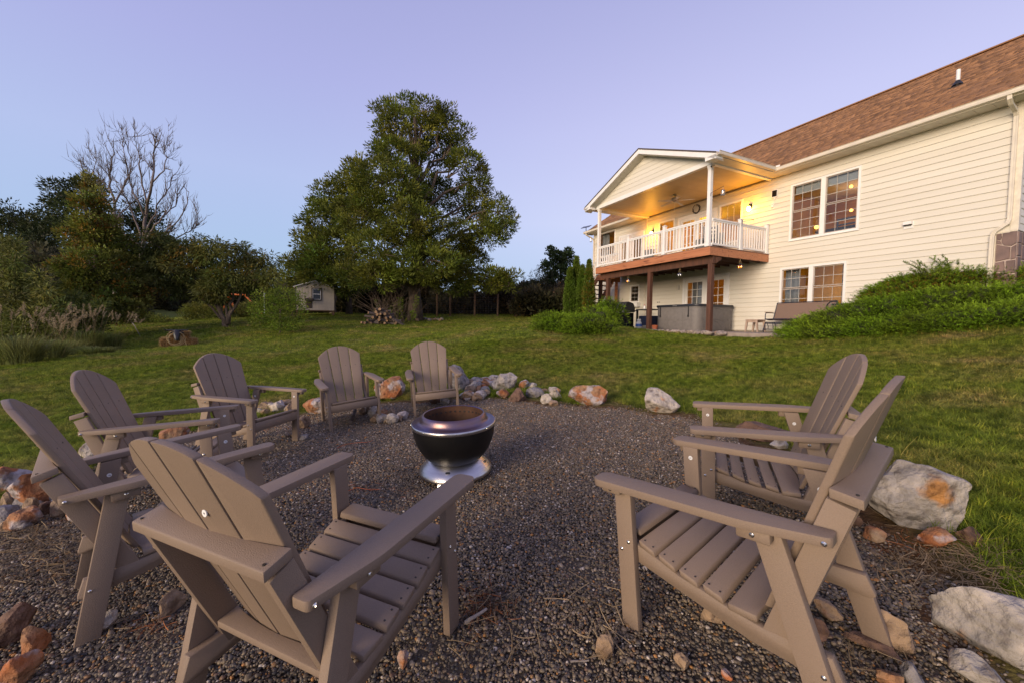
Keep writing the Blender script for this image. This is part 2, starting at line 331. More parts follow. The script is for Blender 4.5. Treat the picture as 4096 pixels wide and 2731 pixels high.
def axis_coords(lims, steps):
    out = [lims[0]]
    while out[-1] < lims[1]:
        a = abs(out[-1]); st = steps(a); out.append(out[-1] + st)
    return np.array(out)
xs = axis_coords((-420, 420), lambda a: .12 if a < 5 else (.3 if a < 14 else (1.2 if a < 50 else 14)))
ys = axis_coords((-90, 480), lambda a: .12 if a < 8 else (.3 if a < 20 else (1.2 if a < 60 else 14)))
X, Y = np.meshgrid(xs, ys); Z = T(X, Y)
Z = Z + .012 * wob(X, Y, 2.2, 3) * (np.abs(X) < 40) - .03 * (sd(X, Y) > .1)
nx, ny = len(xs), len(ys)
idx = np.arange(nx * ny).reshape(ny, nx); F = np.stack([idx[:-1, :-1], idx[:-1, 1:], idx[1:, 1:], idx[1:, :-1]], -1).reshape(-1, 4)
S = sd(X, Y).ravel()
soil = np.clip(1 - np.abs(S + .05 + .12 * wob(X, Y, 3, 5).ravel()) / .30, 0, 1); soil = np.maximum(soil, (S > 0) * 1.)
# colour masks: r = soil / gravel bed
colr = np.stack([soil, soil * 0, soil * 0], -1)
gm = bpy.data.materials.new('lawn_ground'); gm.use_nodes = True; t = gm.node_tree; t.nodes.clear()
out = N(t, 'ShaderNodeOutputMaterial'); b = N(t, 'ShaderNodeBsdfPrincipled'); b.inputs['Roughness'].default_value = .95; b.inputs['Specular IOR Level'].default_value = .1; t.links.new(b.outputs[0], out.inputs[0])
g = N(t, 'ShaderNodeNewGeometry')
def rampnoise(t, vec, scale, stops, detail=5):
    n = N(t, 'ShaderNodeTexNoise'); n.inputs['Scale'].default_value = scale; n.inputs['Detail'].default_value = detail; t.links.new(vec, n.inputs[0])
    r = N(t, 'ShaderNodeValToRGB')
    while len(r.color_ramp.elements) < len(stops): r.color_ramp.elements.new(.5)
    for e, (p, c) in zip(r.color_ramp.elements, stops): e.position = p; e.color = (*c, 1)
    t.links.new(n.outputs[0], r.inputs[0]); return r.outputs[0]
g1 = rampnoise(t, g.outputs['Position'], .9, [(.30, (.130, .165, .024)), (.5, (.165, .185, .038)), (.68, (.205, .190, .06))])
g2 = rampnoise(t, g.outputs['Position'], 28, [(.3, (.45, .5, .4)), (.7, (1.3, 1.3, 1.2))], 8)
mm = N(t, 'ShaderNodeMix', data_type='RGBA', blend_type='MULTIPLY'); mm.inputs[0].default_value = 1; t.links.new(g1, mm.inputs[6]); t.links.new(g2, mm.inputs[7])
so_ = rampnoise(t, g.outputs['Position'], 14, [(.3, (.05, .028, .015)), (.6, (.12, .066, .035)), (.75, (.17, .10, .06))], 8)
vc = N(t, 'ShaderNodeVertexColor'); vc.layer_name = 'Col'; sv = N(t, 'ShaderNodeSeparateColor'); t.links.new(vc.outputs[0], sv.inputs[0])
m2 = N(t, 'ShaderNodeMix', data_type='RGBA'); t.links.new(sv.outputs[0], m2.inputs[0]); t.links.new(mm.outputs[2], m2.inputs[6]); t.links.new(so_, m2.inputs[7]); t.links.new(m2.outputs[2], b.inputs['Base Color'])
nb = N(t, 'ShaderNodeTexNoise'); nb.inputs['Scale'].default_value = 40; nb.inputs['Detail'].default_value = 8; t.links.new(g.outputs['Position'], nb.inputs[0])
bn = N(t, 'ShaderNodeBump'); bn.inputs['Distance'].default_value = .03; bn.inputs['Strength'].default_value = .8; t.links.new(nb.outputs[0], bn.inputs['Height']); t.links.new(bn.outputs[0], b.inputs['Normal'])
tag(link('ground', npmesh('ground', np.stack([X.ravel(), Y.ravel(), Z.ravel()], -1), F, gm, True, colr)), kind='structure')
# gravel bed sheet
inb = (S.reshape(ny, nx) > -.02); fm = inb[:-1, :-1] & inb[:-1, 1:] & inb[1:, 1:] & inb[1:, :-1]
Fg = F[fm.ravel()]; used = np.unique(Fg); remap = np.full(nx * ny, -1); remap[used] = np.arange(len(used))
Vg = np.stack([X.ravel(), Y.ravel(), (T(X, Y) - .008).ravel()], -1)[used]
M['bed'] = mat('gravel_fines', (.040, .030, .022), (.080, .060, .043), .95, 60, 1, 120, world=True, detail=10)
tag(link('gravel_bed', npmesh('gravel_bed', Vg, remap[Fg], M['bed'], True)), kind='structure')

# ------------------------------------------------------------------ scatter with geometry nodes (countless pebbles and blades)
def scatter(name, pts, rot, scl, templates, kind='stuff'):
    me = bpy.data.meshes.new(name); n = len(pts); me.vertices.add(n); me.vertices.foreach_set('co', np.asarray(pts, np.float32).ravel())
    a = me.attributes.new('rot', 'FLOAT_VECTOR', 'POINT'); a.data.foreach_set('vector', np.asarray(rot, np.float32).ravel())
    a = me.attributes.new('scl', 'FLOAT_VECTOR', 'POINT'); a.data.foreach_set('vector', np.asarray(scl, np.float32).ravel())
    a = me.attributes.new('pick', 'INT', 'POINT'); a.data.foreach_set('value', rng.integers(0, len(templates), n).astype(np.int32))
    o = link(name, me); o['kind'] = kind
    ng = bpy.data.node_groups.new(name, 'GeometryNodeTree'); ng.interface.new_socket('Geometry', in_out='INPUT', socket_type='NodeSocketGeometry'); ng.interface.new_socket('Geometry', in_out='OUTPUT', socket_type='NodeSocketGeometry')
    gi = N(ng, 'NodeGroupInput'); go = N(ng, 'NodeGroupOutput'); jn = N(ng, 'GeometryNodeJoinGeometry')
    pk = N(ng, 'GeometryNodeInputNamedAttribute', data_type='INT'); pk.inputs[0].default_value = 'pick'
    ro = N(ng, 'GeometryNodeInputNamedAttribute', data_type='FLOAT_VECTOR'); ro.inputs[0].default_value = 'rot'
    sc_ = N(ng, 'GeometryNodeInputNamedAttribute', data_type='FLOAT_VECTOR'); sc_.inputs[0].default_value = 'scl'
    for i, tp in enumerate(templates):
        oi = N(ng, 'GeometryNodeObjectInfo'); oi.inputs['Object'].default_value = tp; oi.inputs['As Instance'].default_value = True
        ip = N(ng, 'GeometryNodeInstanceOnPoints'); cm = N(ng, 'FunctionNodeCompare', data_type='INT', operation='EQUAL'); cm.inputs[3].default_value = i
        ng.links.new(pk.outputs[0], cm.inputs[2])
        ng.links.new(gi.outputs[0], ip.inputs['Points']); ng.links.new(cm.outputs[0], ip.inputs['Selection']); ng.links.new(oi.outputs['Geometry'], ip.inputs['Instance'])
        ng.links.new(ro.outputs[0], ip.inputs['Rotation']); ng.links.new(sc_.outputs[0], ip.inputs['Scale']); ng.links.new(ip.outputs[0], jn.inputs[0])
    ng.links.new(jn.outputs[0], go.inputs[0])
    md = o.modifiers.new('scatter', 'NODES'); md.node_group = ng
    return o
def tmpl(name, me): return bpy.data.objects.new(name, me)     # never linked: only a shape for the scatter

def pebble_mat():
    m = bpy.data.materials.new('pebbles'); m.use_nodes = True; t = m.node_tree; b = t.nodes['Principled BSDF']; b.inputs['Roughness'].default_value = .55; b.inputs['Specular IOR Level'].default_value = .4
    oi = N(t, 'ShaderNodeObjectInfo'); r = N(t, 'ShaderNodeValToRGB'); r.color_ramp.interpolation = 'CONSTANT'
    cs = [(0, (.115, .090, .064)), (.16, (.170, .130, .082)), (.32, (.060, .054, .050)), (.45, (.190, .148, .102)), (.58, (.130, .092, .060)), (.68, (.250, .190, .130)), (.76, (.092, .078, .068)), (.83, (.26, .145, .06)), (.87, (.33, .26, .19)), (.91, (.14, .085, .058)), (.95, (.50, .43, .36)), (.98, (.36, .17, .05))]
    while len(r.color_ramp.elements) < len(cs): r.color_ramp.elements.new(.5)
    for e, (p, c) in zip(r.color_ramp.elements, cs): e.position = p; e.color = (*c, 1)
    t.links.new(oi.outputs['Random'], r.inputs[0])
    tx = N(t, 'ShaderNodeTexCoord'); n = N(t, 'ShaderNodeTexNoise'); n.inputs['Scale'].default_value = 2.5; t.links.new(tx.outputs['Object'], n.inputs[0])
    mr = N(t, 'ShaderNodeMapRange'); mr.inputs[3].default_value = .65; mr.inputs[4].default_value = 1.3; t.links.new(n.outputs[0], mr.inputs[0])
    x = N(t, 'ShaderNodeMix', data_type='RGBA', blend_type='MULTIPLY'); x.inputs[0].default_value = 1; t.links.new(r.outputs[0], x.inputs[6]); t.links.new(mr.outputs[0], x.inputs[7]); t.links.new(x.outputs[2], b.inputs['Base Color'])
    return m
M['pebble'] = pebble_mat()
pt = []
for k in range(5):
    bm = bmesh.new(); bmesh.ops.create_icosphere(bm, subdivisions=2 if k < 3 else 1, radius=1)
    for v in bm.verts:
        d = 1 + .28 * noise.noise(v.co * 1.3 + Vector((k * 7, 0, 0))); v.co = Vector((v.co.x * d, v.co.y * d * (.75 + .08 * k), v.co.z * d * .62))
    me = bpy.data.meshes.new('pebble'); bm.to_mesh(me); bm.free(); me.materials.append(M['pebble']); me.polygons.foreach_set('use_smooth', np.ones(len(me.polygons), bool)); pt.append(tmpl('pebble', me))
n = 560000
px_ = rng.uniform(GP[:, 0].min(), GP[:, 0].max(), n); py_ = rng.uniform(GP[:, 1].min(), GP[:, 1].max(), n)
dist = np.hypot(px_, py_); s_ = sd(px_, py_)
keep = (s_ > -.05 + .10 * wob(px_, py_, 4, 1)) & (py_ > .3) & (rng.random(n) < np.clip(1.5 - dist * .12, .5, 1)) & (np.abs(px_) < py_ * 1.45 + .35)
stray = (s_ > -.35) & (s_ <= 0) & (rng.random(n) < .12) & (py_ > .4); keep |= stray
px_, py_, dist = px_[keep], py_[keep], dist[keep]; n = len(px_)
sz = np.exp(rng.normal(0, .30, n)) * .0056 * (1 + .06 * np.clip(dist - 1.5, 0, 6))
zz = T(px_, py_) - .004 + rng.uniform(-.004, .005, n) + .008 * wob(px_, py_, 3, 9)
scatter('gravel', np.stack([px_, py_, zz], -1), np.stack([rng.normal(0, .35, n), rng.normal(0, .35, n), rng.uniform(0, 6.28, n)], -1), np.stack([sz, sz, sz], -1), pt)

# grass tufts
def grass_mat(name, stops, scale=.55, fine=9):
    m = bpy.data.materials.new(name); m.use_nodes = True; t = m.node_tree; b = t.nodes['Principled BSDF']; b.inputs['Roughness'].default_value = .75; b.inputs['Specular IOR Level'].default_value = .15
    g = N(t, 'ShaderNodeNewGeometry'); c = rampnoise(t, g.outputs['Position'], scale, stops); f = rampnoise(t, g.outputs['Position'], fine, [(.36, (.42, .48, .4)), (.64, (1.45, 1.4, 1.35))], 6)
    x = N(t, 'ShaderNodeMix', data_type='RGBA', blend_type='MULTIPLY'); x.inputs[0].default_value = 1; t.links.new(c, x.inputs[6]); t.links.new(f, x.inputs[7])
    oi = N(t, 'ShaderNodeObjectInfo'); r = N(t, 'ShaderNodeValToRGB')
    for k_ in range(2): r.color_ramp.elements.new(.5)
    for e, (p, cc) in zip(r.color_ramp.elements, [(0, (.45, .5, .4)), (.5, (1, 1, 1)), (.8, (1.3, 1.35, .8)), (1, (2.3, 1.7, 1.9))]): e.position = p; e.color = (*cc, 1)
    t.links.new(oi.outputs['Random'], r.inputs[0]); y = N(t, 'ShaderNodeMix', data_type='RGBA', blend_type='MULTIPLY'); y.inputs[0].default_value = 1; t.links.new(x.outputs[2], y.inputs[6]); t.links.new(r.outputs[0], y.inputs[7]); t.links.new(y.outputs[2], b.inputs['Base Color'])
    tr = N(t, 'ShaderNodeBsdfTranslucent'); t.links.new(y.outputs[2], tr.inputs[0]); ms = N(t, 'ShaderNodeMixShader'); ms.inputs[0].default_value = .3; o = [q for q in t.nodes if q.type == 'OUTPUT_MATERIAL'][0]
    t.links.new(b.outputs[0], ms.inputs[1]); t.links.new(tr.outputs[0], ms.inputs[2]); t.links.new(ms.outputs[0], o.inputs[0]); return m
M['grass'] = grass_mat('grass_blades', [(.30, (.175, .245, .026)), (.5, (.220, .265, .045)), (.62, (.280, .275, .075)), (.74, (.36, .30, .13))], .9)
def blades(nb, h, spread, wd, lean=.5, seg=2, seed=0):
    r = np.random.default_rng(seed); V = []; Fq = []
    for i in range(nb):
        a = r.uniform(0, 6.28); rr = spread * math.sqrt(r.random()); x, y = rr * math.cos(a), rr * math.sin(a); hh = h * r.uniform(.5, 1.15); la = r.uniform(0, 6.28); ln = lean * r.uniform(.2, 1.2) * hh
        wx, wy = -math.sin(la) * wd, math.cos(la) * wd; b0 = len(V)
        for k in range(seg + 1):
            f = k / seg; ww = (1 - f * .85); cx = x + math.cos(la) * ln * f * f; cy = y + math.sin(la) * ln * f * f; z = hh * f * (1 - .25 * f * min(lean, 1))
            V += [(cx - wx * ww, cy - wy * ww, z), (cx + wx * ww, cy + wy * ww, z)]
        for k in range(seg): Fq.append((b0 + 2 * k, b0 + 2 * k + 1, b0 + 2 * k + 3, b0 + 2 * k + 2))
    return np.array(V), np.array(Fq)
gt = [tmpl('tuft', npmesh('tuft', *blades(15, .066, .055, .0019, .9, 2, s), M['grass'])) for s in range(4)]
HOUSE_POLY = np.array([hw(u, v, 0)[:2] for u, v in ((-5.7, 3.2), (-.9, 1.9), (-.75, -.25), (6.6, -.4), (10.3, 3), (10.3, 12.6), (-5.7, 12.6))])
gx, gy = [], []
def addg(n, x0, x1, y0, y1, prob):
    x = rng.uniform(x0, x1, n); y = rng.uniform(y0, y1, n); k = rng.random(n) < prob(np.hypot(x, y), x, y); gx.append(x[k]); gy.append(y[k])
fov = lambda x, y: (np.abs(x) < y * 1.36 + .6)
addg(430000, -17, 9, 1.5, 12, lambda d, x, y: np.clip(1.15 - (d - 3) * .075, .35, 1) * fov(x, y))
addg(90000, -26, 12, 12, 34, lambda d, x, y: np.clip(1.0 - (d - 12) * .03, .3, 1) * fov(x, y))
gx = np.concatenate(gx); gy = np.concatenate(gy); s_ = sd(gx, gy); wb = wob(gx, gy, 2.5, 4)
keep = (s_ < -.26 + .16 * wb) & ((s_ < -.5) | (rng.random(len(gx)) < np.clip((-s_ - .05) / .5, .05, 1))) & ~inpoly(gx, gy, HOUSE_POLY)
bare = wob(gx, gy, .9, 11) > .52; keep &= ~(bare & (rng.random(len(gx)) < .35))
gx, gy = gx[keep], gy[keep]; n = len(gx); d_ = np.hypot(gx, gy); print('grass tufts', n)
hs = (.85 + .35 * wob(gx, gy, .8, 2)) * np.clip(.9 + d_ * .035, 1, 1.9) * rng.uniform(.7, 1.2, n)
pd = np.where(sd(gx, gy) > -1.2, 1.0, 1.0); ws = np.clip(.9 + d_ * .11, 1, 3.6)
scatter('grass', np.stack([gx, gy, T(gx, gy) + .012 * wob(gx, gy, 2.2, 3) - .004], -1), np.stack([rng.normal(0, .12, n), rng.normal(0, .12, n), rng.uniform(0, 6.28, n)], -1), np.stack([ws * 1., ws * 1., hs], -1), gt)

lt = [tmpl('long_tuft', npmesh('long_tuft', *blades(12, .125, .05, .0019, 1.25, 3, 20 + s), M['grass'])) for s in range(4)]
x = rng.uniform(-9, 8, 60000); y = rng.uniform(.8, 9, 60000); s_ = sd(x, y); keep = (s_ < -.20 + .16 * wob(x, y, 2.5, 4)) & (rng.random(len(x)) < np.clip(np.exp((s_ + .3) * 1.5), .06, 1) * .75) & (np.abs(x) < y * 1.36 + .6); x, y = x[keep], y[keep]; n = len(x)
scatter('long_grass', np.stack([x, y, T(x, y)], -1), np.stack([rng.normal(0, .25, n), rng.normal(0, .25, n), rng.uniform(0, 6.28, n)], -1), np.stack([np.ones(n), np.ones(n), rng.uniform(.5, 1.15, n)], -1), lt)
# ------------------------------------------------------------------ adirondack chairs
def backy(z): return -.211 - .374 * (z - .276)
def fillet(poly, r, n=3):
    out = []; m = len(poly)
    for i in range(m):
        p, a, b = Vector(poly[i]), Vector(poly[i - 1]), Vector(poly[(i + 1) % m]); rr = r[i] if hasattr(r, '__len__') else r
        u, v = (a - p), (b - p); q = min(rr, u.length * .45, v.length * .45)
        if q < 1e-5: out.append(tuple(p)); continue
        A, B = p + u.normalized() * q, p + v.normalized() * q
        for k in range(n + 1):
            s = k / n; out.append(tuple(A * (1 - s) ** 2 + p * 2 * s * (1 - s) + B * s * s))
    return out
CH = {}
BV = .0045
def cmesh(key, mb, bevel=BV): CH[key] = mb.mesh(key, M['chair'], bevel, 50, 2, .6); return CH[key]
def rotx(me, ang, piv):
    me.transform(Matrix.Translation(piv) @ Matrix.Rotation(ang, 4, 'X') @ Matrix.Translation([-c for c in piv]))
def chair_parts():
    L = []                                                       # (name, mesh, children)
    for s in (-1, 1):
        def sx(a, b): return (min(s * a, s * b), max(s * a, s * b))
        # arm
        pl = [(s * .276, .315), (s * .290, .338), (s * .352, .338), (s * .370, .315), (s * .370, -.215), (s * .332, -.425), (s * .276, -.425)]
        pl = fillet(pl, [.014, .02, .03, .03, .03, .014, .012])
        me = MB().prism(pl, .571, .600, 'z').mesh('armrest', M['chair'], BV, 50, 2, .6); me.transform(Matrix.Rotation(-.016, 4, 'X'))
        arm = ('armrest', me, []); L.append(arm)
        b1 = MB().prism(fillet([(.318, .540), (.318, .5705), (.238, .5705), (.238, .540)], .006), *sx(.3035, .340)).mesh('arm_block', M['chair'], .003, 50, 1)
        b2 = MB().prism(fillet([(-.180, .535), (-.180, .5725), (-.272, .5735), (-.272, .535)], .006), *sx(.3035, .340)).mesh('arm_block', M['chair'], .003, 50, 1)
        L.append(('arm_block', b1, [])); L.append(('arm_block', b2, []))
        L.append(('front_leg', MB().prism([(.215, -.03), (.287, -.03), (.287, .5705), (.215, .5705)], *sx(.271, .303)).mesh('front_leg', M['chair'], BV, 50, 2, .6), []))
        L.append(('rear_leg', MB().prism([(-.455, -.04), (-.375, -.04), (-.205, .572), (-.285, .572)], *sx(.271, .303)).mesh('rear_leg', M['chair'], BV, 50, 2, .6), []))
        L.append(('seat_rail', MB().prism(fillet([(.245, .262), (.255, .350), (.21, .322), (.125, .298), (.05, .270), (-.035, .256), (-.12, .236), (-.22, .222), (-.392, .226), (-.418, .158), (-.40, .146), (-.18, .160)], [.01] * 2 + [0] * 6 + [.003] * 3 + [0]), *sx(.240, .2705)).mesh('seat_rail', M['chair'], .003, 50, 1), []))
        yb = lambda z: backy(z) - .0265
        L.append(('back_support', MB().prism([(yb(.20), .20), (yb(.20) - .072, .185), (yb(.675) - .071, .668), (yb(.69), .690)], *sx(.239, .2695)).mesh('back_support', M['chair'], BV, 50, 2, .6), []))
        # bolts
        def bolt(x, y, z, r=.0085):
            r = r * .85
            mb = MB(); mb.tube([(x, y, z), (x + s * .002, y, z), (x + s * .0045, y, z)], [r, r, r * .55], 12); mb.tube([(x + s * .0045, y, z), (x + s * .007, y, z)], [r * .5, r * .42], 6)
            return ('bolt', mb.mesh('bolt', M['bolt'], 0, 30), [])
        for q in ((.3405, .280, .556, .009), (.3405, -.225, .553, .009), (.3025, .268, .305), (.3025, .236, .342), (.3025, -.378, .185)): L.append(bolt(s * q[0], *q[1:]))
        L.append(bolt(s * .336, -.398, .589))
        if s < 0: L.append(('bolt', bolt(s * .271, -.345, .205)[1], []))
    # seat slats
    prof = [(.292, .216, .388, .378), (.207, .145, .352, .328), (.127, .066, .328, .302), (.048, -.016, .303, .282), (-.036, -.100, .286, .267)]
    def screwdots(mb, pts, nz=1):
        for x, y, z in pts:
            mb.tube([(x, y, z - .002), (x, y, z + .0008)], .0042, 8)
    for y1, y0, z1, z0 in prof:
        x1 = .252 if y1 > .28 else .276
        sl = MB().prism(fillet([(y1, z1), (y0, z0), (y0 - .006, z0 - .024), (y1 - .006, z1 - .024)], .004, 1), -x1, x1).mesh('seat_slat', M['chair'], .003, 50, 1)
        sc1 = MB(); f = lambda y: z0 + (z1 - z0) * (y - y0) / (y1 - y0)
        screwdots(sc1, [(sx_, y, f(y)) for sx_ in (-.255, .255) for y in (y0 + .014, y1 - .014)])
        L.append(('seat_slat', sl, [('screw', sc1.mesh('screw', M['hole']), [])]))
    pts = [(-.276, -.118), (.276, -.118), (.276, -.205), (.225, -.205)] + [(x, -.205 - .0 + (-.025) * (1 - (x / .225) ** 2) + .03 * 0) for x in np.linspace(.2, -.2, 9)] + [(-.225, -.205), (-.276, -.205)]
    sl = MB().prism(pts, .234, .258, 'z').mesh('seat_slat', M['chair'], .003, 50, 1); L.append(('seat_slat', sl, []))
    L.append(('apron', MB().prism([(.262, .272), (.262, .352), (.288, .362), (.288, .272)], -.2705, .2705).mesh('apron', M['chair'], .003, 50, 1), []))
    # curved shelf behind the back, curved lower cross board
    def shelf(zf, zr, yr, yf, th, hx, nm):
        mb = MB(); n = 12; top = []; bot = []
        for i in range(n + 1):
            x = -hx + 2 * hx * i / n; yy = yf - .026 * (1 - (x / hx) ** 2); top.append((x, yy, zf)); bot.append((x, yr, zr))
        ring = top + bot[::-1]
        A = [mb.bm.verts.new(p) for p in ring]; B = [mb.bm.verts.new((p[0], p[1] - .3 * th * 0, p[2] - th)) for p in ring]; m = len(ring)
        for i in range(n):
            a, b_, c, d = i, i + 1, m - 2 - i, m - 1 - i
            mb.bm.faces.new([A[a], A[b_], A[c], A[d]]); mb.bm.faces.new([B[d], B[c], B[b_], B[a]])
        for i in range(m): mb.bm.faces.new((A[i], B[i], B[(i + 1) % m], A[(i + 1) % m]))
        return mb.mesh(nm, M['chair'], BV, 50, 2, .6)
    s1 = shelf(.722, .706, -.474, -.400, .028, .276, 'back_shelf')
    sd_ = MB(); screwdots(sd_, [(x, y, .7115) for x in (-.257, .257) for y in (-.420, -.458)])
    L.append(('back_shelf', s1, [('screw', sd_.mesh('screw', M['hole']), [])]))
    L.append(('cross_board', shelf(.290, .284, -.310, -.244, .024, .2385, 'cross_board'), []))
    # four back slats, tapering down, set on a shallow curve, tops cut to an arch
    ztop = lambda x: .995 - .125 * (abs(x) / .268) ** 2.1
    wt, wb_ = .268, .212
    def sagy(x): return -.030 * (1 - min(1, (x / .26) ** 2))
    for k in range(4):
        xa, xb = (-1 + k * .5), (-.5 + k * .5); g = .0036
        n = 6; zb = .258; front = []
        outl = []                                                 # (x,z) outline
        xt = [wt * (xa + (xb - xa) * i / n) for i in range(n + 1)]
        for i, x in enumerate(xt): outl.append((x + (g if i == 0 else (-g if i == n else 0)), ztop(x)))
        outl += [(wb_ * xb - g, zb), (wb_ * xa + g, zb)]
        y0_, y1_ = sagy(wt * xa), sagy(wt * xb)
        mb = MB(); Fv = []; Bv = []
        for x, z in outl:
            f = (x - wt * xa) / (wt * (xb - xa)) if z > .8 else ((x - wb_ * xa) / (wb_ * (xb - xa)))
            y = backy(z) + y0_ + (y1_ - y0_) * f
            Fv.append(mb.bm.verts.new((x, y, z))); Bv.append(mb.bm.verts.new((x, y - .0245, z)))
        m = len(outl); mb.bm.faces.new(Fv); mb.bm.faces.new(Bv[::-1])
        for i in range(m): mb.bm.faces.new((Fv[i], Bv[i], Bv[(i + 1) % m], Fv[(i + 1) % m]))
        me = mb.mesh('back_slat', M['chair'], .0050, 50, 2, .6)
        dt = MB(); xc = (xa + xb) / 2 * .245
        for dx in (-.0, ):
            y = backy(.735) + (y0_ + y1_) / 2; dt.tube([(xc + dx, y - .002, .735), (xc + dx, y + .0008, .735)], .004, 8)
            y = backy(.36) + (y0_ + y1_) / 2; dt.tube([(xc * .9, y - .002, .36), (xc * .9, y + .0008, .36)], .004, 8)
        ch = [('screw', dt.mesh('screw', M['hole']), [])]
        if k == 2:
            y = backy(.80) + (y0_ + y1_) / 2 - .0252; stk = MB(); stk.tube([(.045, y + .002, .79), (.045, y - .0007, .79)], .0095, 20); ch.append(('sticker', stk.mesh('sticker', M['sticker']), []))
            ik = MB(); ik.box(.0425, .0475, y - .0012, y - .0009, .7895, .7915); ik.box(.0455, .0465, y - .0012, y - .0009, .787, .793); ch.append(('sticker_letter', ik.mesh('sticker_letter', M['ink']), []))
        L.append(('back_slat', me, ch))
    return L
CPARTS = chair_parts()
def place_parts(L, parent):
    for nm, me, ch in L:
        o = link(nm, me, parent)
        if nm == 'screw': o['kind'] = 'stuff'
        if ch: place_parts(ch, o)
CPOSE = [[-0.5967, 1.4569, -1.2345, -0.411, 0.0697, -0.0018], [0.8793, 1.5495, -1.1608, 0.7064, -0.0581, 0.0614], [1.5421, 2.4867, -1.1553, 1.1212, -0.036, 0.0572], [-1.6869, 2.0922, -1.2811, -0.7415, 0.0985, 0.0272], [-2.5447, 3.0229, -1.3348, -1.1511, 0.0448, 0.0366], [-2.69, 4.1365, -1.3453, -1.7908, 0.0016, -0.0044], [-2.0405, 5.0798, -1.3295, -2.5608, -0.0048, -0.092], [-1.0736, 5.5938, -1.2833, -2.8449, -0.0173, -0.0705]]
CLAB = ['large near taupe adirondack chair at lower left seen from behind, white sticker on its back',
        'near taupe adirondack chair on the right, side on, beside the big white boulder',
        'taupe adirondack chair on the far right, partly behind the nearer right-hand chair',
        'taupe adirondack chair at the far left edge beside dry straw and rust rocks',
        'taupe adirondack chair second from the left edge, in side view on the lawn border',
        'taupe adirondack chair third from the left, side on, between the lawn and the fire pit',
        'taupe adirondack chair facing the camera, dead branch under its seat, beside an orange boulder',
        'farthest taupe adirondack chair, facing the camera directly behind the steel fire pit']
for i, (q, lab) in enumerate(zip(CPOSE, CLAB)):
    X_, Y_, Z_, th, tp, tr = q
    up = Vector((-tr, -tp, 1)).normalized(); fy = Vector((0, 1, tp)); fy = (fy - up * fy.dot(up)).normalized(); fx = fy.cross(up)
    m_ = Matrix.Rotation(th, 3, 'Z') @ Matrix((fx, fy, up)).transposed()
    o = thing('adirondack_chair', lab, 'chair', (X_, Y_, Z_), group='adirondack chairs round the fire pit'); o.rotation_euler = m_.to_euler()
    place_parts(CPARTS, o)
    if i in (1, 2, 3, 4, 5):                                     # little round stickers under the arms
        for (y, z) in ((.250, .520), (-.262, .500)):
            for s in ((-1, 1) if i in (1, 2) else (-1,)):
                if i == 1 and s < 0: continue
                x = s * .2705; mb = MB(); mb.tube([(x, y, z), (x - s * .001, y, z)], .010, 16); link('sticker', mb.mesh('sticker', M['sticker']), o)
                mb = MB(); mb.box(x - s * .0012 - .0002, x - s * .0012 + .0002, y - .004, y + .004, z - .001, z + .001); mb.box(x - s * .0012 - .0002, x - s * .0012 + .0002, y + .002, y + .004, z - .006, z + .001); link('sticker_letter', mb.mesh('sticker_letter', M['ink']), o)

# ------------------------------------------------------------------ fire pit
fx_, fy_ = -.445, 3.20; fz = GA + GB * fx_ + GC * fy_
pit = thing('fire_pit', 'black round smokeless fire pit with heat tinted steel rim on a flared steel base', 'fire pit', (fx_, fy_, fz - .005)); pit.rotation_euler = (GC, -GB, .62)
MB().lathe([(.200, .152), (.216, .166), (.243, .194), (.272, .234), (.298, .286), (.316, .340), (.325, .390), (.329, .430), (.322, .430), (.300, .330), (.20, .20), (.17, .17)], 64).build('bowl', M['blackenamel'], pit, smooth=40)
MB().lathe([(.326, .4285), (.334, .4290), (.336, .436), (.336, .452), (.332, .457), (.324, .458)], 64).build('rim_band', M['steel'], pit, smooth=60)
MB().lathe([(.330, .4580), (.300, .462), (.278, .464), (.268, .472), (.264, .488), (.256, .508), (.246, .518), (.240, .520), (.234, .516), (.238, .500), (.262, .470), (.300, .455)], 64).build('collar_ring', M['bluedsteel'], pit, smooth=45)
inn = MB().lathe([(.2345, .516), (.236, .48), (.236, .30), (.22, .22), (.0, .215)], 48).build('fire_chamber', M['soot'], pit, smooth=40)
for k in range(36):
    a = 2 * math.pi * k / 36; MB().tube([(.2372 * math.cos(a), .2372 * math.sin(a), .468), (.2320 * math.cos(a), .2320 * math.sin(a), .468)], .0075, 10).build('air_hole', M['black'], inn)
bs_ = MB().lathe([(.0, .150), (.19, .160), (.204, .152), (.226, .134), (.260, .106), (.286, .078), (.292, .062), (.290, .050), (.282, .050), (.25, .09), (.17, .145)], 64).build('base', M['steel'], pit, smooth=40)
def pill(rad, ang, hz, w_, h_, mat_, nm, par, tilt=.85, off=.0006):
    mb = MB(); pts = [];
    for k in range(24):
        a = 2 * math.pi * k / 24; x = (w_ - h_) * (1 if math.cos(a) > 0 else -1) + h_ * math.cos(a); y = h_ * math.sin(a); pts.append((x, y))
    mb.prism(pts, -.001, off, 'z'); o = mb.build(nm, mat_, par); o.matrix_local = Matrix.Rotation(ang, 4, 'Z') @ Matrix.Translation((rad, 0, hz)) @ Matrix.Rotation(tilt, 4, 'Y') @ Matrix.Rotation(math.pi / 2, 4, 'Z'); return o
for k in range(4):
    a = -2.28 + k * math.pi / 2
    pill(.2440, a, .1215, .019, .009, M['black'], 'base_slot', bs_, .72, .0022)
    pill(.2440, a, .1208, .021, .011, M['steel'], 'slot_rim', bs_, .72, .0012)
for k in range(3):
    a = -2.42 + k * 2.094
    mb = MB(); mb.prism([(.262, .064), (.262, -.02), (.284, -.02), (.295, .03), (.281, .056)], -.034, .034, 'y'); o = mb.build('foot', M['steel'], pit, .003); o.rotation_euler = (0, 0, a)
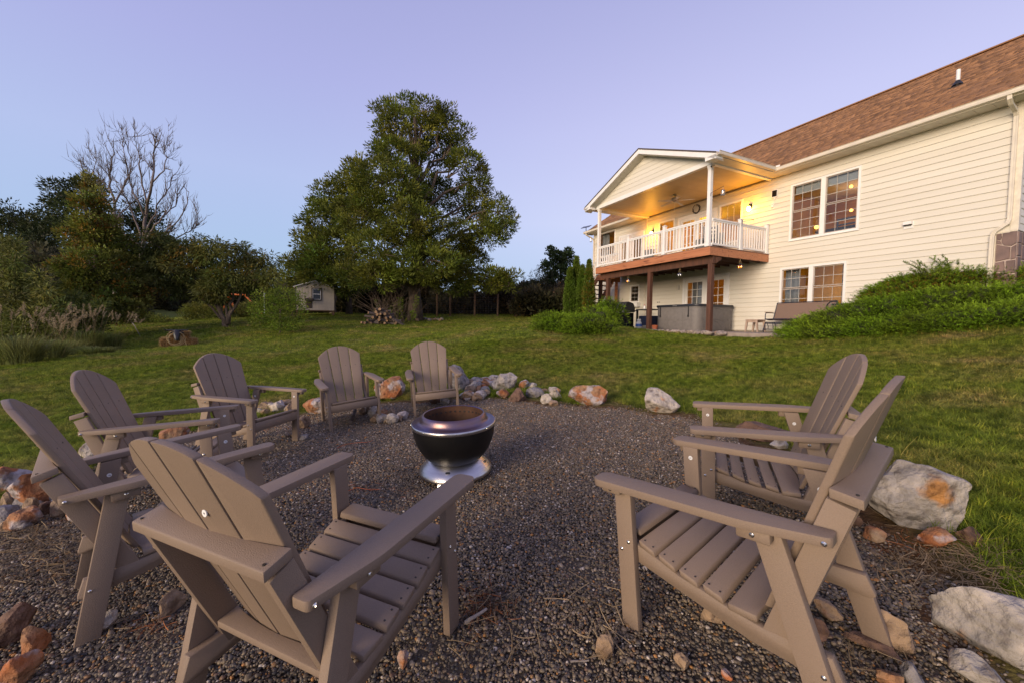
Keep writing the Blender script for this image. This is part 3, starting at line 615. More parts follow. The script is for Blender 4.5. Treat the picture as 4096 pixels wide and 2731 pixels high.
for k in range(40):
    a = 2 * math.pi * k / 40
    mb = MB(); r0 = .207 if k % 2 else .192; z0 = .1925 if k % 2 else .1765; mb.tube([(r0 * math.cos(a), r0 * math.sin(a), z0 + .001), ((r0 + .003) * math.cos(a), (r0 + .003) * math.sin(a), z0 - .003)], .0042, 8); mb.build('vent_hole', M['black'], pit)
for k in range(8):
    a = 2 * math.pi * k / 8 + .35; mb = MB(); mb.tube([(.336 * math.cos(a), .336 * math.sin(a), .445), (.339 * math.cos(a), .339 * math.sin(a), .445)], [.004, .003], 8); mb.build('rivet', M['bolt'], pit)

# ------------------------------------------------------------------ rocks
def rockmat(name, a, b, stain, t3=(.50, .60), s=4, s3=5):
    m = mat(name, a, b, .85, s * 1.6, 1.0, 22, c3=stain, s3=s3, t3=t3, world=True, detail=12, bdist=.035); t = m.node_tree; bs = [q for q in t.nodes if q.type == 'BSDF_PRINCIPLED'][0]
    src = bs.inputs['Base Color'].links[0].from_socket; g_ = N(t, 'ShaderNodeNewGeometry')
    c_ = rampnoise(t, g_.outputs['Position'], 17, [(.32, (.38, .34, .32)), (.48, (.95, .95, .95)), (.66, (1.25, 1.22, 1.2))], 10)        # noise mottles the grain darker and lighter
    x = N(t, 'ShaderNodeMix', data_type='RGBA', blend_type='MULTIPLY'); x.inputs[0].default_value = .85; t.links.new(src, x.inputs[6]); t.links.new(c_, x.inputs[7]); t.links.new(x.outputs[2], bs.inputs['Base Color']); return m
RM = dict(orange=rockmat('rust_rock', (.34, .115, .038), (.28, .18, .10), (.38, .33, .32), (.50, .56)),
          tan=rockmat('tan_rock', (.25, .165, .10), (.33, .235, .15), (.26, .11, .05), (.60, .68)),
          white=rockmat('white_rock', (.47, .41, .34), (.36, .31, .26), (.36, .17, .07), (.62, .70), 5, 3.5),
          grey=rockmat('grey_rock', (.24, .22, .22), (.17, .155, .155), (.34, .30, .28), (.55, .66), 6, 7),
          brown=rockmat('brown_rock', (.13, .075, .05), (.18, .10, .065), (.12, .07, .05), (.55, .66)),
          big=rockmat('lichened_boulder', (.38, .34, .30), (.22, .20, .18), (.36, .17, .05), (.575, .63), 5, 2.6))
def rock_mesh(name, seed, sx, sy, sz, sub=4, cuts=9, m_=None, rough=.06):
    r = random.Random(seed); bm = bmesh.new(); bmesh.ops.create_icosphere(bm, subdivisions=sub, radius=1)
    pls = []
    for k in range(cuts):
        n_ = Vector((r.gauss(0, 1), r.gauss(0, 1), r.gauss(.2, .8))).normalized(); pls.append((n_, r.uniform(.48, .80)))
    of = Vector((seed * 1.7, seed * .9, 0))
    for v in bm.verts:
        p = v.co.copy()
        for n_, d in pls:
            q = p.dot(n_)
            if q > d: p -= n_ * (q - d) * .93
        nn = noise.fractal(p * 2.2 + of, 1, 2, 4); ns = noise.noise(p * 1.1 + of)
        n3_ = noise.fractal(p * 6.5 + of, 1, 2, 3); p *= 1 + rough * 1.5 * nn + .10 * ns + rough * .5 * n3_
        v.co = p
    for ax, s_ in enumerate((sx, sy, sz)):
        lo = min(v.co[ax] for v in bm.verts); hi = max(v.co[ax] for v in bm.verts)
        for v in bm.verts: v.co[ax] = ((v.co[ax] - lo) / (hi - lo) * 2 - 1) * s_
    me = bpy.data.meshes.new(name); bm.to_mesh(me); bm.free(); me.materials.append(m_)
    me.polygons.foreach_set('use_smooth', np.ones(len(me.polygons), bool)); me.set_sharp_from_angle(angle=R(32)); return me
def rock(px, py, wpx, hpx, kind, label, seed, dep=.8, group=None, sub=4, rz=None, cat='rock', sink=.18, cuts=9, z=None, name='rock', rough=.06):
    """px,py: where its foot stands in the picture; wpx,hpx: its size there"""
    g_ = G(px, py); D = (W2C @ g_)[2]; az = math.atan2(g_[0], g_[1]); sx = wpx * D / FPX / 2 * math.cos(az); sz = hpx * D / FPX / 2; cen = g_ + np.array([math.sin(az), math.cos(az), 0]) * sx * dep * .8
    me = rock_mesh(name, seed, sx, sx * dep, sz * 1.12, sub, cuts + 4, RM[kind], rough)
    o = link(name, me, None, (cen[0], cen[1], (gz(cen[0], cen[1]) if z is None else z) + sz * (1 - sink)), (0, 0, -az + (rz or 0)))
    return tag(o, label, cat, group)
rock(2350, 1622, 160, 82, 'orange', 'largest orange rust boulder on the gravel edge, right of the white stones', 3, .6, cuts=7)
rock(2648, 1660, 146, 100, 'white', 'rounded white boulder standing alone on the gravel edge at right of centre', 12, .8, cuts=5, rough=.03)
rock(1560, 1600, 130, 92, 'orange', 'slanted orange and grey boulder between the two chairs facing the camera', 21, .8)
rock(1830, 1570, 100, 110, 'grey', 'grey boulder standing behind the arm of the farthest chair', 32, .8)
rock(2020, 1568, 100, 76, 'white', 'white boulder with a brown streaked face above the small stone heap', 41, .8)
rock(2068, 1610, 76, 56, 'brown', 'reddish brown rock leaning below the white boulder', 52, .8)
rock(2096, 1560, 44, 42, 'orange', 'small orange rock at the lawn edge right of the white boulder', 61)
rock(2140, 1598, 78, 46, 'grey', 'flat blue grey rock right of the brown rock', 72, .7)
rock(2187, 1618, 54, 42, 'white', 'cream rock with yellow stain beside the largest orange boulder', 81)
rock(2222, 1600, 56, 44, 'white', 'pale rock leaning against the left end of the largest orange boulder', 85)
rock(2218, 1585, 50, 34, 'white', 'flat white rock in the gap before the largest orange boulder', 87)
rock(2213, 1625, 40, 24, 'tan', 'smooth tan cobble on the gravel in front of the cream rock', 91, .7, sub=3, cuts=3, rough=.02)
rock(1270, 1660, 120, 68, 'orange', 'orange craggy boulder half hidden behind the chair facing the camera', 101, .8)
rock(1215, 1712, 60, 46, 'tan', 'square tan rock right of the third chair front leg', 111)
rock(1135, 1640, 90, 38, 'tan', 'long tan rock seen over the seat of the third chair', 121)
rock(1090, 1645, 46, 34, 'white', 'white rock seen over the seat of the third chair', 127)
rock(1215, 1765, 44, 24, 'grey', 'pale grey stone touching the front leg of the third chair', 131)
rock(700, 1762, 130, 56, 'orange', 'orange banded rock seen between the arms of the second chair', 141)
rock(380, 1850, 130, 84, 'white', 'pale rock behind the arm of the far left chair', 151)
rock(3650, 2138, 440, 280, 'big', 'huge lichened white boulder with orange patches behind the near right chair', 207, .55, sub=5, cuts=8, cat='boulder', sink=.30, rough=.045)
rock(3742, 2198, 164, 78, 'orange', 'orange flaked rock lying under the huge lichened boulder', 172)
rock(3872, 2190, 122, 72, 'brown', 'brown angular rock right of the orange flaked rock', 182)
rock(3496, 2185, 100, 56, 'tan', 'tan wedge rock left of the huge lichened boulder', 192)
rock(3970, 2640, 620, 260, 'big', 'long grey white boulder cut off by the lower right corner of the photo', 214, .5, sub=5, cuts=8, cat='boulder', sink=.35, rough=.045)
rock(3570, 2605, 190, 130, 'tan', 'angular tan rock at the rear foot of the near right chair', 227, .6)
rock(3650, 2760, 120, 90, 'grey', 'grey rock at the bottom edge below the long boulder', 231)
rock(3560, 2775, 130, 66, 'orange', 'orange white rock at the bottom edge right of the near right chair', 233)
rock(3900, 2800, 260, 110, 'big', 'mottled rock in the bottom right corner of the photo', 237)
rock(3310, 2495, 130, 62, 'tan', 'flat pointed tan rock under the back of the near right chair', 241)
rock(3260, 2600, 110, 84, 'brown', 'brown block behind the rear leg of the near right chair', 247)
rock(2845, 2505, 90, 60, 'tan', 'tan oblong stone under the seat of the near right chair', 249, .5)
rock(3480, 2610, 240, 44, 'brown', 'low dark brown slab between the rear legs of the near right chair', 251, .5, sink=.4)
rock(3080, 1775, 300, 66, 'brown', 'long flat brown rock behind the far right chair', 257, .5)
rock(3115, 1800, 78, 46, 'white', 'white chip on the flat brown rock behind the far right chair', 259)
rock(2416, 2678, 74, 90, 'tan', 'rough tan stone on the gravel at the bottom centre', 263, .7)
rock(2725, 2700, 70, 50, 'tan', 'round tan stone on the gravel left of the near right chair leg', 267)
rock(2905, 2760, 50, 40, 'orange', 'small orange stone at the bottom edge near the right chair', 271)
rock(690, 2480, 150, 96, 'tan', 'flat tan shard on the gravel behind the large near chair', 277, .35, sink=.3, rz=.7)
rock(425, 2555, 104, 76, 'white', 'whitish stone at the foot of the far left chair', 281)
rock(148, 2620, 128, 116, 'orange', 'orange cobble on the gravel at the lower left', 283, .7)
rock(50, 2585, 230, 170, 'brown', 'big dull brown rock cut off by the left edge of the photo', 293, .6, sink=.3)
rock(80, 2790, 220, 130, 'orange', 'orange and white rock in the lower left corner', 307, .6)
rock(1612, 2700, 50, 76, 'orange', 'orange upright stone at the bottom edge by the large near chair', 311)
rock(130, 2040, 200, 150, 'orange', 'rust red craggy rock behind the arm of the far left chair', 313, .8)
rock(40, 1985, 220, 120, 'orange', 'rust brown slab at the left edge of the photo below the lawn', 317, .8)
rock(145, 2045, 84, 52, 'white', 'grey white wedge stone leaning on the rust red rock', 331)
rock(30, 2110, 130, 84, 'grey', 'grey rock half buried in straw at the left edge', 337)
rock(255, 2080, 110, 80, 'tan', 'tan cleft rock under the arm end of the far left chair', 347)
rock(95, 2130, 170, 84, 'orange', 'low rust rock in the straw left of the far left chair', 353)
# heap of small stones in the row: countable, alike
r_ = random.Random(5)
heap = []
def strip(x0, y0, x1, y1, n_, jy, smin, smax, kinds, lab, grp):
    for k in range(n_):
        f = r_.random(); px = x0 + (x1 - x0) * f; py = y0 + (y1 - y0) * f + r_.uniform(-jy, jy); wd = r_.uniform(smin, smax)
        kd = r_.choice(kinds); sz_ = ('tiny' if wd < smin + (smax - smin) * .33 else ('small' if wd < smin + (smax - smin) * .66 else 'larger')); rock(px, py, wd, wd * r_.uniform(.6, .85), kd, sz_ + ' ' + dict(orange='rust orange', tan='tan', white='whitish', grey='grey', brown='brown')[kd] + ' ' + lab, r_.randrange(999), r_.uniform(.7, 1), grp, sub=2, cuts=6, sink=.3, rz=r_.uniform(0, 3), cat='stone', name='stone')
strip(1866, 1576, 1990, 1554, 40, 24, 28, 58, ['tan', 'orange', 'white', 'tan', 'grey'], 'stone in the heap right of the farthest chair', 'stone heap right of the farthest chair')
strip(1850, 1602, 2020, 1590, 12, 10, 30, 56, ['tan', 'orange', 'white'], 'loose stone on the gravel before the stone heap', 'loose stones before the heap')
strip(2120, 1560, 2240, 1590, 5, 10, 20, 40, ['tan', 'white'], 'stone tucked between the flat grey rock and the orange boulder', 'pale stones by the orange boulder')
strip(1485, 1675, 1640, 1680, 16, 18, 36, 64, ['tan', 'tan', 'white', 'grey', 'orange'], 'stone in the row between the two chairs facing the camera', 'stones between the facing chairs')
strip(1020, 1660, 1180, 1650, 12, 12, 34, 66, ['tan', 'orange', 'white'], 'stone beside the long tan rock behind the third chair', 'stones behind the third chair')
strip(1440, 1660, 1480, 1640, 3, 14, 34, 60, ['tan', 'white'], 'stone under the seat of the chair with the dead branch', 'stones under the facing chair')
strip(1720, 1615, 1790, 1610, 4, 10, 30, 46, ['tan', 'white', 'brown'], 'stone seen between the legs of the farthest chair', 'stones under the farthest chair')
strip(3380, 2060, 3440, 2120, 4, 16, 50, 90, ['tan', 'brown'], 'stone in the gap left of the huge boulder', 'stones left of the huge boulder')
strip(0, 2080, 340, 2030, 14, 60, 50, 110, ['tan', 'grey', 'brown', 'orange'], 'broken stone among the rust rocks at the left edge', 'broken stones at the left edge')
# ------------------------------------------------------------------ the house (local frame: x = v into the house, y = u along the wall, z up; origin P0)
V = 3.13; UR, UL = -5.68, 10.2; VB = 12.6
def HV(px, py, v):
    Bm = np.array([D1, D2, [0, 0, 1]]); d = Bm @ ray(px, py); o = Bm @ (-P0); t = (v - o[1]) / d[1]; return o + t * d
house = thing('house', 'cream vinyl sided house with brown shingle roof and lit windows, on the right', 'house', P0, YAW)
H = lambda name, label, cat, u, v, z, rz=0, group=None: thing(name, label, cat, hw(u, v, z), YAW + rz, group)
OPEN = [(-2.64, -.66, .62, 2.53), (-2.38, -.42, -1.78, -.27), (1.50, 3.74, -2.5, -.20), (6.41, 7.07, -1.17, -.27), (1.06, 2.05, .95, 2.54), (2.14, 4.10, .28, 2.50), (4.28, 5.22, .95, 2.56), (8.32, 9.72, 1.2, 2.90), (6.14, 8.02, .28, 2.42)]
# sheathing with openings
us = sorted({UR + .01, UL - .01, *[o[0] + .03 for o in OPEN], *[o[1] - .03 for o in OPEN]}); zs = sorted({-2.6, 3.02, *[o[2] + .03 for o in OPEN], *[o[3] - .03 for o in OPEN]})
mb = MB()
for a, b_ in zip(us[:-1], us[1:]):
    for c, d in zip(zs[:-1], zs[1:]):
        m_, n_ = (a + b_) / 2, (c + d) / 2
        if any(o[0] < m_ < o[1] and o[2] < n_ < o[3] for o in OPEN): continue
        mb.hbox(a, b_, V + .003, V + .12, c, d)
wall = mb.build('wall', M['sheath'], house)
MB().hbox(UR + .01, UL - .01, VB - .12, VB, -2.6, 3.0).hbox(UR + .01, UR + .13, V + .12, VB - .12, -2.6, 3.0).hbox(UL - .13, UL - .01, V + .12, VB - .12, -2.6, 3.0).build('wall', M['sheath'], house)
CO = .1725
def course(u0, u1, z0, z1, par, v=V, full=True):
    mb = MB(); mb.prism([(v + .002, z0), (v - .024, z0), (v - .025, z0 + .012), (v - .014, z0 + .020), (v - .003, z1), (v + .002, z1)], u0, u1, 'y'); return mb.build('siding_board', M['siding'], par)
k = 0
while -2.46 + k * CO < 2.94:
    z0 = -2.46 + k * CO; z1 = min(z0 + CO - .001, 2.945); k += 1
    cuts = sorted({UR + .10, 5.98, 6.10, UL - .08, *[o[i] for o in OPEN for i in (0, 1) if o[2] < z1 and o[3] > z0]})
    if z1 < 0: cuts = [c for c in cuts if c > -5.30]; cuts = [-5.34] + cuts
    for a, b_ in zip(cuts[:-1], cuts[1:]):
        mid = (a + b_) / 2
        if 5.98 < mid < 6.10: continue
        hit = [o for o in OPEN if o[0] < mid < o[1] and o[2] < z1 and o[3] > z0]
        segs = [(z0, z1)]
        for o in hit:
            ns = []
            for p, q in segs:
                if o[2] > p + .012: ns.append((p, min(q, o[2])))
                if o[3] < q - .012: ns.append((max(p, o[3]), q))
            segs = ns
        for p, q in segs:
            L_ = b_ - a; nseg = max(1, round(L_ / 3.7)) if (k % 2) else max(1, round(L_ / 4.6))
            for j in range(nseg): course(a + L_ * j / nseg + .0, a + L_ * (j + 1) / nseg - (.0015 if j < nseg - 1 else 0), p, q, house)
# end wall facing right of the photo: siding, corner board
k = 0
while -0.02 + k * CO < 6.2:
    z0 = .0 + k * CO; z1 = z0 + CO - .001; k += 1
    va, vb = V + .08, VB
    if z0 > 3.0: va = 2.63 + (z1 - 3.0) / .674 + .1; vb = 2 * 7.85 - va
    if vb - va < .3: continue
    mb = MB(); mb.prism([(va, 0), (vb, 0), (vb, 1), (va, 1)], 0, 1, 'y'); mb.bm.free()
    mb = MB(); u = UR
    for vv in ((va, vb),):
        a_ = [mb.bm.verts.new((va, uu, zz)) for uu, zz in ((u + .002, z0), (u - .017, z0), (u - .018, z0 + .012), (u - .004, z1), (u + .002, z1))]
        b2 = [mb.bm.verts.new((vb, uu, zz)) for uu, zz in ((u + .002, z0), (u - .017, z0), (u - .018, z0 + .012), (u - .004, z1), (u + .002, z1))]
        mb.bm.faces.new(a_); mb.bm.faces.new(b2[::-1])
        for i in range(5): mb.bm.faces.new((a_[i], b2[i], b2[(i + 1) % 5], a_[(i + 1) % 5]))
    mb.build('siding_board', M['siding'], house)
M['cornerboard'] = mat('corner_board', (.70, .64, .53), None, .5)
MB().hbox(UR - .025, UR + .10, V - .028, V + .08, 0.0, 2.95).build('corner_board', M['cornerboard'], house, .003)
MB().hbox(5.98, 6.10, V - .030, V + .02, -2.45, 2.95).build('corner_board', M['cornerboard'], house, .003)
MB().hbox(UL - .08, UL + .02, V - .028, V + .06, -2.45, 2.95).build('corner_board', M['cornerboard'], house, .003)
MB().hbox(-5.37, -5.34, V - .022, V + .02, -2.2, -.002).hbox(UR - .02, -5.34, V - .024, V + .02, -.022, -.001).build('stone_trim', M['cornerboard'], house, .002)
# stone veneer at the corner, below the siding
sv_ = MB().hbox(UR - .012, -5.375, V - .012, V + .1, -2.3, -.024).hbox(UR - .012, UR + .02, V + .1, 6, -2.3, -.024).build('stone_veneer', M['mortar'], house)
def veneer_stone(poly, face):
    mb = MB(); th = .022
    if face == 'f':
        A = [mb.bm.verts.new((V - .012, u, z)) for u, z in poly]; c_ = np.mean(poly, 0); Bq = [mb.bm.verts.new((V - .012 - th, c_[0] + (u - c_[0]) * .93, c_[1] + (z - c_[1]) * .93)) for u, z in poly]
    else:
        A = [mb.bm.verts.new((v, UR - .012, z)) for v, z in poly]; c_ = np.mean(poly, 0); Bq = [mb.bm.verts.new((c_[0] + (v - c_[0]) * .93, UR - .012 - th, c_[1] + (z - c_[1]) * .93)) for v, z in poly]
    n_ = len(poly); mb.bm.faces.new(A); mb.bm.faces.new(Bq[::-1])
    for i in range(n_): mb.bm.faces.new((A[i], Bq[i], Bq[(i + 1) % n_], A[(i + 1) % n_]))
    mb.build('stone', M['stone'], sv_)
for poly in [[(-5.385, -.04), (-5.45, -.035), (-5.462, -.15), (-5.44, -.20), (-5.385, -.17)], [(-5.385, -.19), (-5.44, -.215), (-5.47, -.30), (-5.385, -.27)],
             [(-5.475, -.03), (-5.685, -.03), (-5.69, -.31), (-5.62, -.36), (-5.50, -.33), (-5.46, -.24)], [(-5.385, -.29), (-5.49, -.34), (-5.60, -.38), (-5.60, -.66), (-5.385, -.70)], [(-5.62, -.385), (-5.69, -.33), (-5.69, -.66), (-5.62, -.68)],
             [(-5.385, -.725), (-5.52, -.70), (-5.54, -.95), (-5.385, -.93)], [(-5.55, -.70), (-5.69, -.69), (-5.69, -1.0), (-5.56, -.97)], [(-5.385, -.96), (-5.69, -1.03), (-5.69, -1.3), (-5.385, -1.28)], [(-5.385, -1.31), (-5.69, -1.33), (-5.69, -1.7), (-5.385, -1.7)]]: veneer_stone(poly, 'f')
r_ = random.Random(3); v0 = V
while v0 < 5.6:
    w_ = r_.uniform(.22, .4); z_ = -.03
    while z_ > -1.9:
        h_ = r_.uniform(.16, .38); veneer_stone([(v0 + .01, z_ - r_.uniform(0, .02)), (v0 + w_ - .02, z_ - r_.uniform(0, .02)), (v0 + w_ - .015, z_ - h_ + .02), (v0 + .015, z_ - h_ + .015)], 's'); z_ -= h_
    v0 += w_
# windows ------------------------------------------------------------
def window(u0, u1, z0, z1, rows, cols, panes=1, par=None, mull=.13, double=True, trim=.065, door=False, name='window'):
    par = par or house
    mb = MB(); d0 = V - .034
    mb.hbox(u0, u1, d0, V + .03, z1 - trim, z1).hbox(u0, u1, d0, V + .03, z0, z0 + trim).hbox(u0, u0 + trim, d0, V + .03, z0 + trim, z1 - trim).hbox(u1 - trim, u1, d0, V + .03, z0 + trim, z1 - trim)
    mb.hbox(u0 - .012, u1 + .012, d0 - .014, d0, z0 - .012, z0 + .018)
    wds = (u1 - u0 - 2 * trim - (panes - 1) * mull) / panes
    for i in range(1, panes): a = u0 + trim + wds * i + mull * (i - 1); mb.hbox(a, a + mull, d0, V + .03, z0 + trim, z1 - trim)
    w_ = mb.build(name, M['white'], par, .003)
    for i in range(panes):
        a = u0 + trim + (wds + mull) * i; b_ = a + wds; zz = [(z0 + trim, z1 - trim)]
        if double: mzz = (z0 + z1) / 2 + .03; zz = [(mzz + .012, z1 - trim), (z0 + trim, mzz - .012)]
        for j, (c, d) in enumerate(zz):
            dv = V - .012 + .02 * (1 - j if double else 0)
            s = .028; mb = MB(); mb.hbox(a, b_, dv, dv + .03, d - s, d).hbox(a, b_, dv, dv + .03, c, c + s).hbox(a, a + s, dv, dv + .03, c + s, d - s).hbox(b_ - s, b_, dv, dv + .03, c + s, d - s)
            mb.build('sash', M['sash'], w_, .002)
            MB().hbox(a + s * .9, b_ - s * .9, dv + .014, dv + .018, c + s * .9, d - s * .9).build('pane', M['glass'], w_)
            mu = MB()
            for q in range(1, cols): x = a + s + (b_ - a - 2 * s) * q / cols; mu.hbox(x - .0065, x + .0065, dv + .006, dv + .0135, c + s, d - s)
            for q in range(1, rows): z = c + s + (d - c - 2 * s) * q / rows; mu.hbox(a + s, b_ - s, dv + .0065, dv + .0130, z - .008, z + .008)
            if rows > 1 or cols > 1: mu.build('muntin', M['muntin'], w_)
    return w_
window(-2.64, -.66, .62, 2.53, 3, 3, 2)
window(-2.38, -.42, -1.78, -.27, 2, 3, 2)
window(6.41, 7.07, -1.17, -.27, 2, 2, 1)
window(1.06, 2.05, .95, 2.54, 2, 3, 1, double=False)
window(4.28, 5.22, .95, 2.56, 2, 3, 1, double=False)
window(8.32, 9.72, 1.2, 2.90, 1, 1, 1)
def door(u0, u1, z0, z1, glz0, leaves=2, rows=5, cols=3, trim=.12, inset=.02):
    mb = MB(); mb.hbox(u0, u0 + trim, V - .034, V + .03, z0, z1).hbox(u1 - trim, u1, V - .034, V + .03, z0, z1).hbox(u0 + trim, u1 - trim, V - .034, V + .03, z1 - trim, z1)
    f = mb.build('door_frame', M['white'], house, .003); w_ = (u1 - u0 - 2 * trim) / leaves
    for i in range(leaves):
        a = u0 + trim + w_ * i + .004; b_ = a + w_ - .008; st = .125; dv = V - .01
        mb = MB(); mb.hbox(a, a + st, dv, dv + .04, z0 + .02, z1 - trim).hbox(b_ - st, b_, dv, dv + .04, z0 + .02, z1 - trim).hbox(a + st, b_ - st, dv, dv + .04, z1 - trim - .13, z1 - trim).hbox(a + st, b_ - st, dv, dv + .04, z0 + .02, glz0)
        d_ = mb.build('door', M['white'], house, .003)
        MB().hbox(a + st - .005, b_ - st + .005, dv + .018, dv + .022, glz0, z1 - trim - .13).build('pane', M['glass'], d_)
        mu = MB()
        for q in range(1, cols): x = a + st + (b_ - a - 2 * st) * q / cols; mu.hbox(x - .009, x + .009, dv + .008, dv + .0175, glz0, z1 - trim - .13)
        for q in range(1, rows): z = glz0 + (z1 - trim - .13 - glz0) * q / rows; mu.hbox(a + st, b_ - st, dv + .0085, dv + .0170, z - .009, z + .009)
        mu.build('muntin', M['white'], d_)
        hx = b_ - st / 2 if i == 0 else a + st / 2; mb = MB(); mb.tube([(dv, hx, z0 + 1.0), (dv - .05, hx, z0 + 1.0)], .012, 8); mb.tube([(dv - .05, hx, z0 + 1.0), (dv - .05, hx + .07 * (1 if i else -1), z0 + 1.0)], .009, 8); mb.build('handle', M['bolt'], d_, smooth=40)
door(1.50, 3.74, -2.48, -.20, -2.0)
door(2.14, 4.10, .30, 2.50, .62)
door(6.14, 8.02, .30, 2.42, .42, 2, 1, 1)
# interior rooms (seen through the glass)
def room(u0, u1, v1, z0, z1, wm, back, fl='roomfloor', pw=14, lc=(1, .60, .26), lp=None):
    v0_ = V + .125
    o = MB().hbox(u0, u1, v1, v1 + .05, z0, z1).build('room_back_wall', back, house)
    MB().hbox(u0 - .05, u0, v0_, v1, z0, z1).hbox(u1, u1 + .05, v0_, v1, z0, z1).build('room_side_wall', wm, house)
    MB().hbox(u0, u1, v0_, v1, z0 - .05, z0).build('room_floor', M[fl], house); MB().hbox(u0, u1, v0_, v1, z1, z1 + .05).build('room_ceiling', M['roomceil'], house)
    for p in lp or [((u0 + u1) / 2, (v0_ + v1) / 2, z1 - .35)]:
        l = bpy.data.lights.new('room_light', 'POINT'); l.energy = pw; l.color = lc; l.shadow_soft_size = .12; lo = bpy.data.objects.new('room_light', l); col.objects.link(lo); lo.location = hw(*p)
room(-4.4, .60, 7.6, .22, 2.92, M['roomwall'], M['roomwood'], lp=[(-1.2, 6.4, 2.2), (-2.6, 5.6, 2.2)], pw=24)
room(.72, 5.95, 7.6, .22, 2.92, M['roomwall'], M['roomwall'], lp=[(1.6, 5.2, 2.3), (4.4, 5.2, 2.3)], pw=80, lc=(1, .55, .07))
room(6.1, 10.0, 6.6, .22, 2.92, M['roomwall'], M['roomwood'], pw=20, lc=(1, .60, .14))
room(-4.4, .72, 6.8, -2.48, .1, M['roomwall'], M['roomwall'], pw=30, lc=(1, .62, .12), lp=[(-.9, 5.6, -.6)])
room(.85, 5.9, 6.8, -2.48, .1, M['roomwall'], M['roomwood'], pw=55, lc=(1, .58, .10), lp=[(2.9, 5.3, -.7)])
room(6.1, 9.8, 5.5, -2.48, .1, M['roomwall'], M['roomwall'], pw=.2)
def curtain(u0, u1, v, z0, z1, lab, m_='curtain'):
    n_ = 24; mb = MB(); A = []; 
    for i in range(n_ + 1):
        u = u0 + (u1 - u0) * i / n_; vv = v + .028 * math.sin(i * 1.9); A.append((mb.bm.verts.new((vv, u, z0)), mb.bm.verts.new((vv + .005, u, z1))))
    for a_, b_ in zip(A[:-1], A[1:]): mb.bm.faces.new((a_[0], b_[0], b_[1], a_[1]))
    o = mb.build('curtain', M[m_], None); o.location = P0; o.rotation_euler = (0, 0, YAW); tag(o, lab, 'curtain')
curtain(-.95, -.46, V + .22, -1.9, -.2, 'grey curtain at the left side of the lower right window')
curtain(-2.42, -2.16, V + .22, -1.9, -.2, 'grey curtain at the right side of the lower right window')
curtain(9.1, 9.75, V + .22, 1.0, 2.9, 'dark curtain in the far window behind the deck rail')
curtain(2.9, 3.42, V + .20, -2.3, -.25, 'pale curtain behind the left leaf of the lower glass door')
for a_, b_, lab in ((-1.52, -.76, 'left'), (-2.54, -1.72, 'right')):
    o = MB().hbox(a_, b_, V + .10, V + .11, 2.18, 2.48).build('roller_blind', M['blind'], None); o.location = P0; o.rotation_euler = (0, 0, YAW); tag(o, 'grey roller blind half raised in the %s half of the upper window' % lab, 'blind')
def room_lamp(p, r, lab, hang=None, on='lamp_on'):
    o = H('pendant_lamp', lab, 'lamp', *p); MB().lathe([(0, -r), (r * .7, -r * .7), (r, 0), (r * .7, r * .7), (0, r)], 14).build('bulb', M[on], o, smooth=True)
    if hang: MB().lathe([(r * 1.1, 0), (r * 2.0, r * .2), (r * .7, r * 1.6), (.01, r * 2.2)], 16).tube([(0, 0, r * 2), (0, 0, hang)], .006, 6).build('lamp_shade', M['dark'], o)
for px_, py_, lab in ((3405, 747, 'upper glowing pendant bulb seen through the upper right window'), (3405, 842, 'lower glowing pendant bulb seen through the upper right window')): room_lamp(HV(px_, py_, 5.2), .055, lab)
room_lamp(HV(3266, 910, 4.6), .07, 'small bright antler lamp seen low in the upper window')
room_lamp(HV(2802, 1212, 4.6), .06, 'low lit lamp seen through the left leaf of the lower glass door')
for px_ in (2907, 2933, 2966): room_lamp(HV(px_, 831 - (px_ - 2907) * .15, 5.0), .045, ['left', 'middle', 'right'][(2907, 2933, 2966).index(px_)] + ' bright chandelier bulb in the window right of the deck doors')
o = H('table_lamp', 'amber glass lamp seen beside the deck post in the lower door', 'lamp', 2.17, 4.3, -1.55); MB().lathe([(.06, 0), (.02, .05), (.05, .25), (.02, .4), (.06, .45), (.03, .75), (0, .8)], 12).build('lamp_body', emit_mat('amber_lamp', (1, .7, .12), 5), o, smooth=True)
# dark furniture silhouettes inside
def furn(name, lab, cat, boxes, m_='dark'):
    c = boxes[0]; o = H(name, lab, cat, (c[0] + c[1]) / 2, (c[2] + c[3]) / 2, c[4]); i = 0
    for b_ in boxes:
        mb = MB(); u_, v_, z_ = (c[0] + c[1]) / 2, (c[2] + c[3]) / 2, c[4]
        mb.hbox(b_[0] - u_, b_[1] - u_, b_[2] - v_, b_[3] - v_, b_[4] - z_, b_[5] - z_); mb.build(b_[6] if len(b_) > 6 else 'panel', M[m_], o, .004)
furn('sofa', 'dark sofa inside the upper window', 'sofa', [(-2.5, -.75, 4.0, 4.5, .22, .85, 'seat'), (-2.5, -.75, 4.5, 4.65, .22, 1.10, 'backrest')])
furn('dining_chair', 'dark open backed chair inside the right half of the upper window', 'chair', [(-2.35, -1.75, 3.75, 4.15, .60, .66, 'seat'), (-2.35, -1.75, 3.75, 3.79, 1.13, 1.21, 'top_rail'), (-2.35, -1.75, 3.75, 3.79, .98, 1.03, 'middle_rail'), (-2.35, -2.30, 3.75, 3.79, .22, 1.13, 'post'), (-1.80, -1.75, 3.75, 3.79, .22, 1.13, 'post')])
for q, (px_, py_, s_) in enumerate(((3190, 850, .20), (3187, 880, .14), (3187, 905, .14))):
    c = HV(px_, py_, 7.56); o = H('picture_frame', ['dark framed picture highest on the room wall behind the upper window', 'small framed picture in the middle of three behind the upper window', 'small framed picture lowest of three behind the upper window'][q], 'picture', *c)
    MB().hbox(-s_, s_, -.02, .02, -s_, s_).build('frame', M['dark'], o); MB().hbox(-s_ * .7, s_ * .7, -.024, -.021, -s_ * .7, s_ * .7).build('print', M['paper'], o)

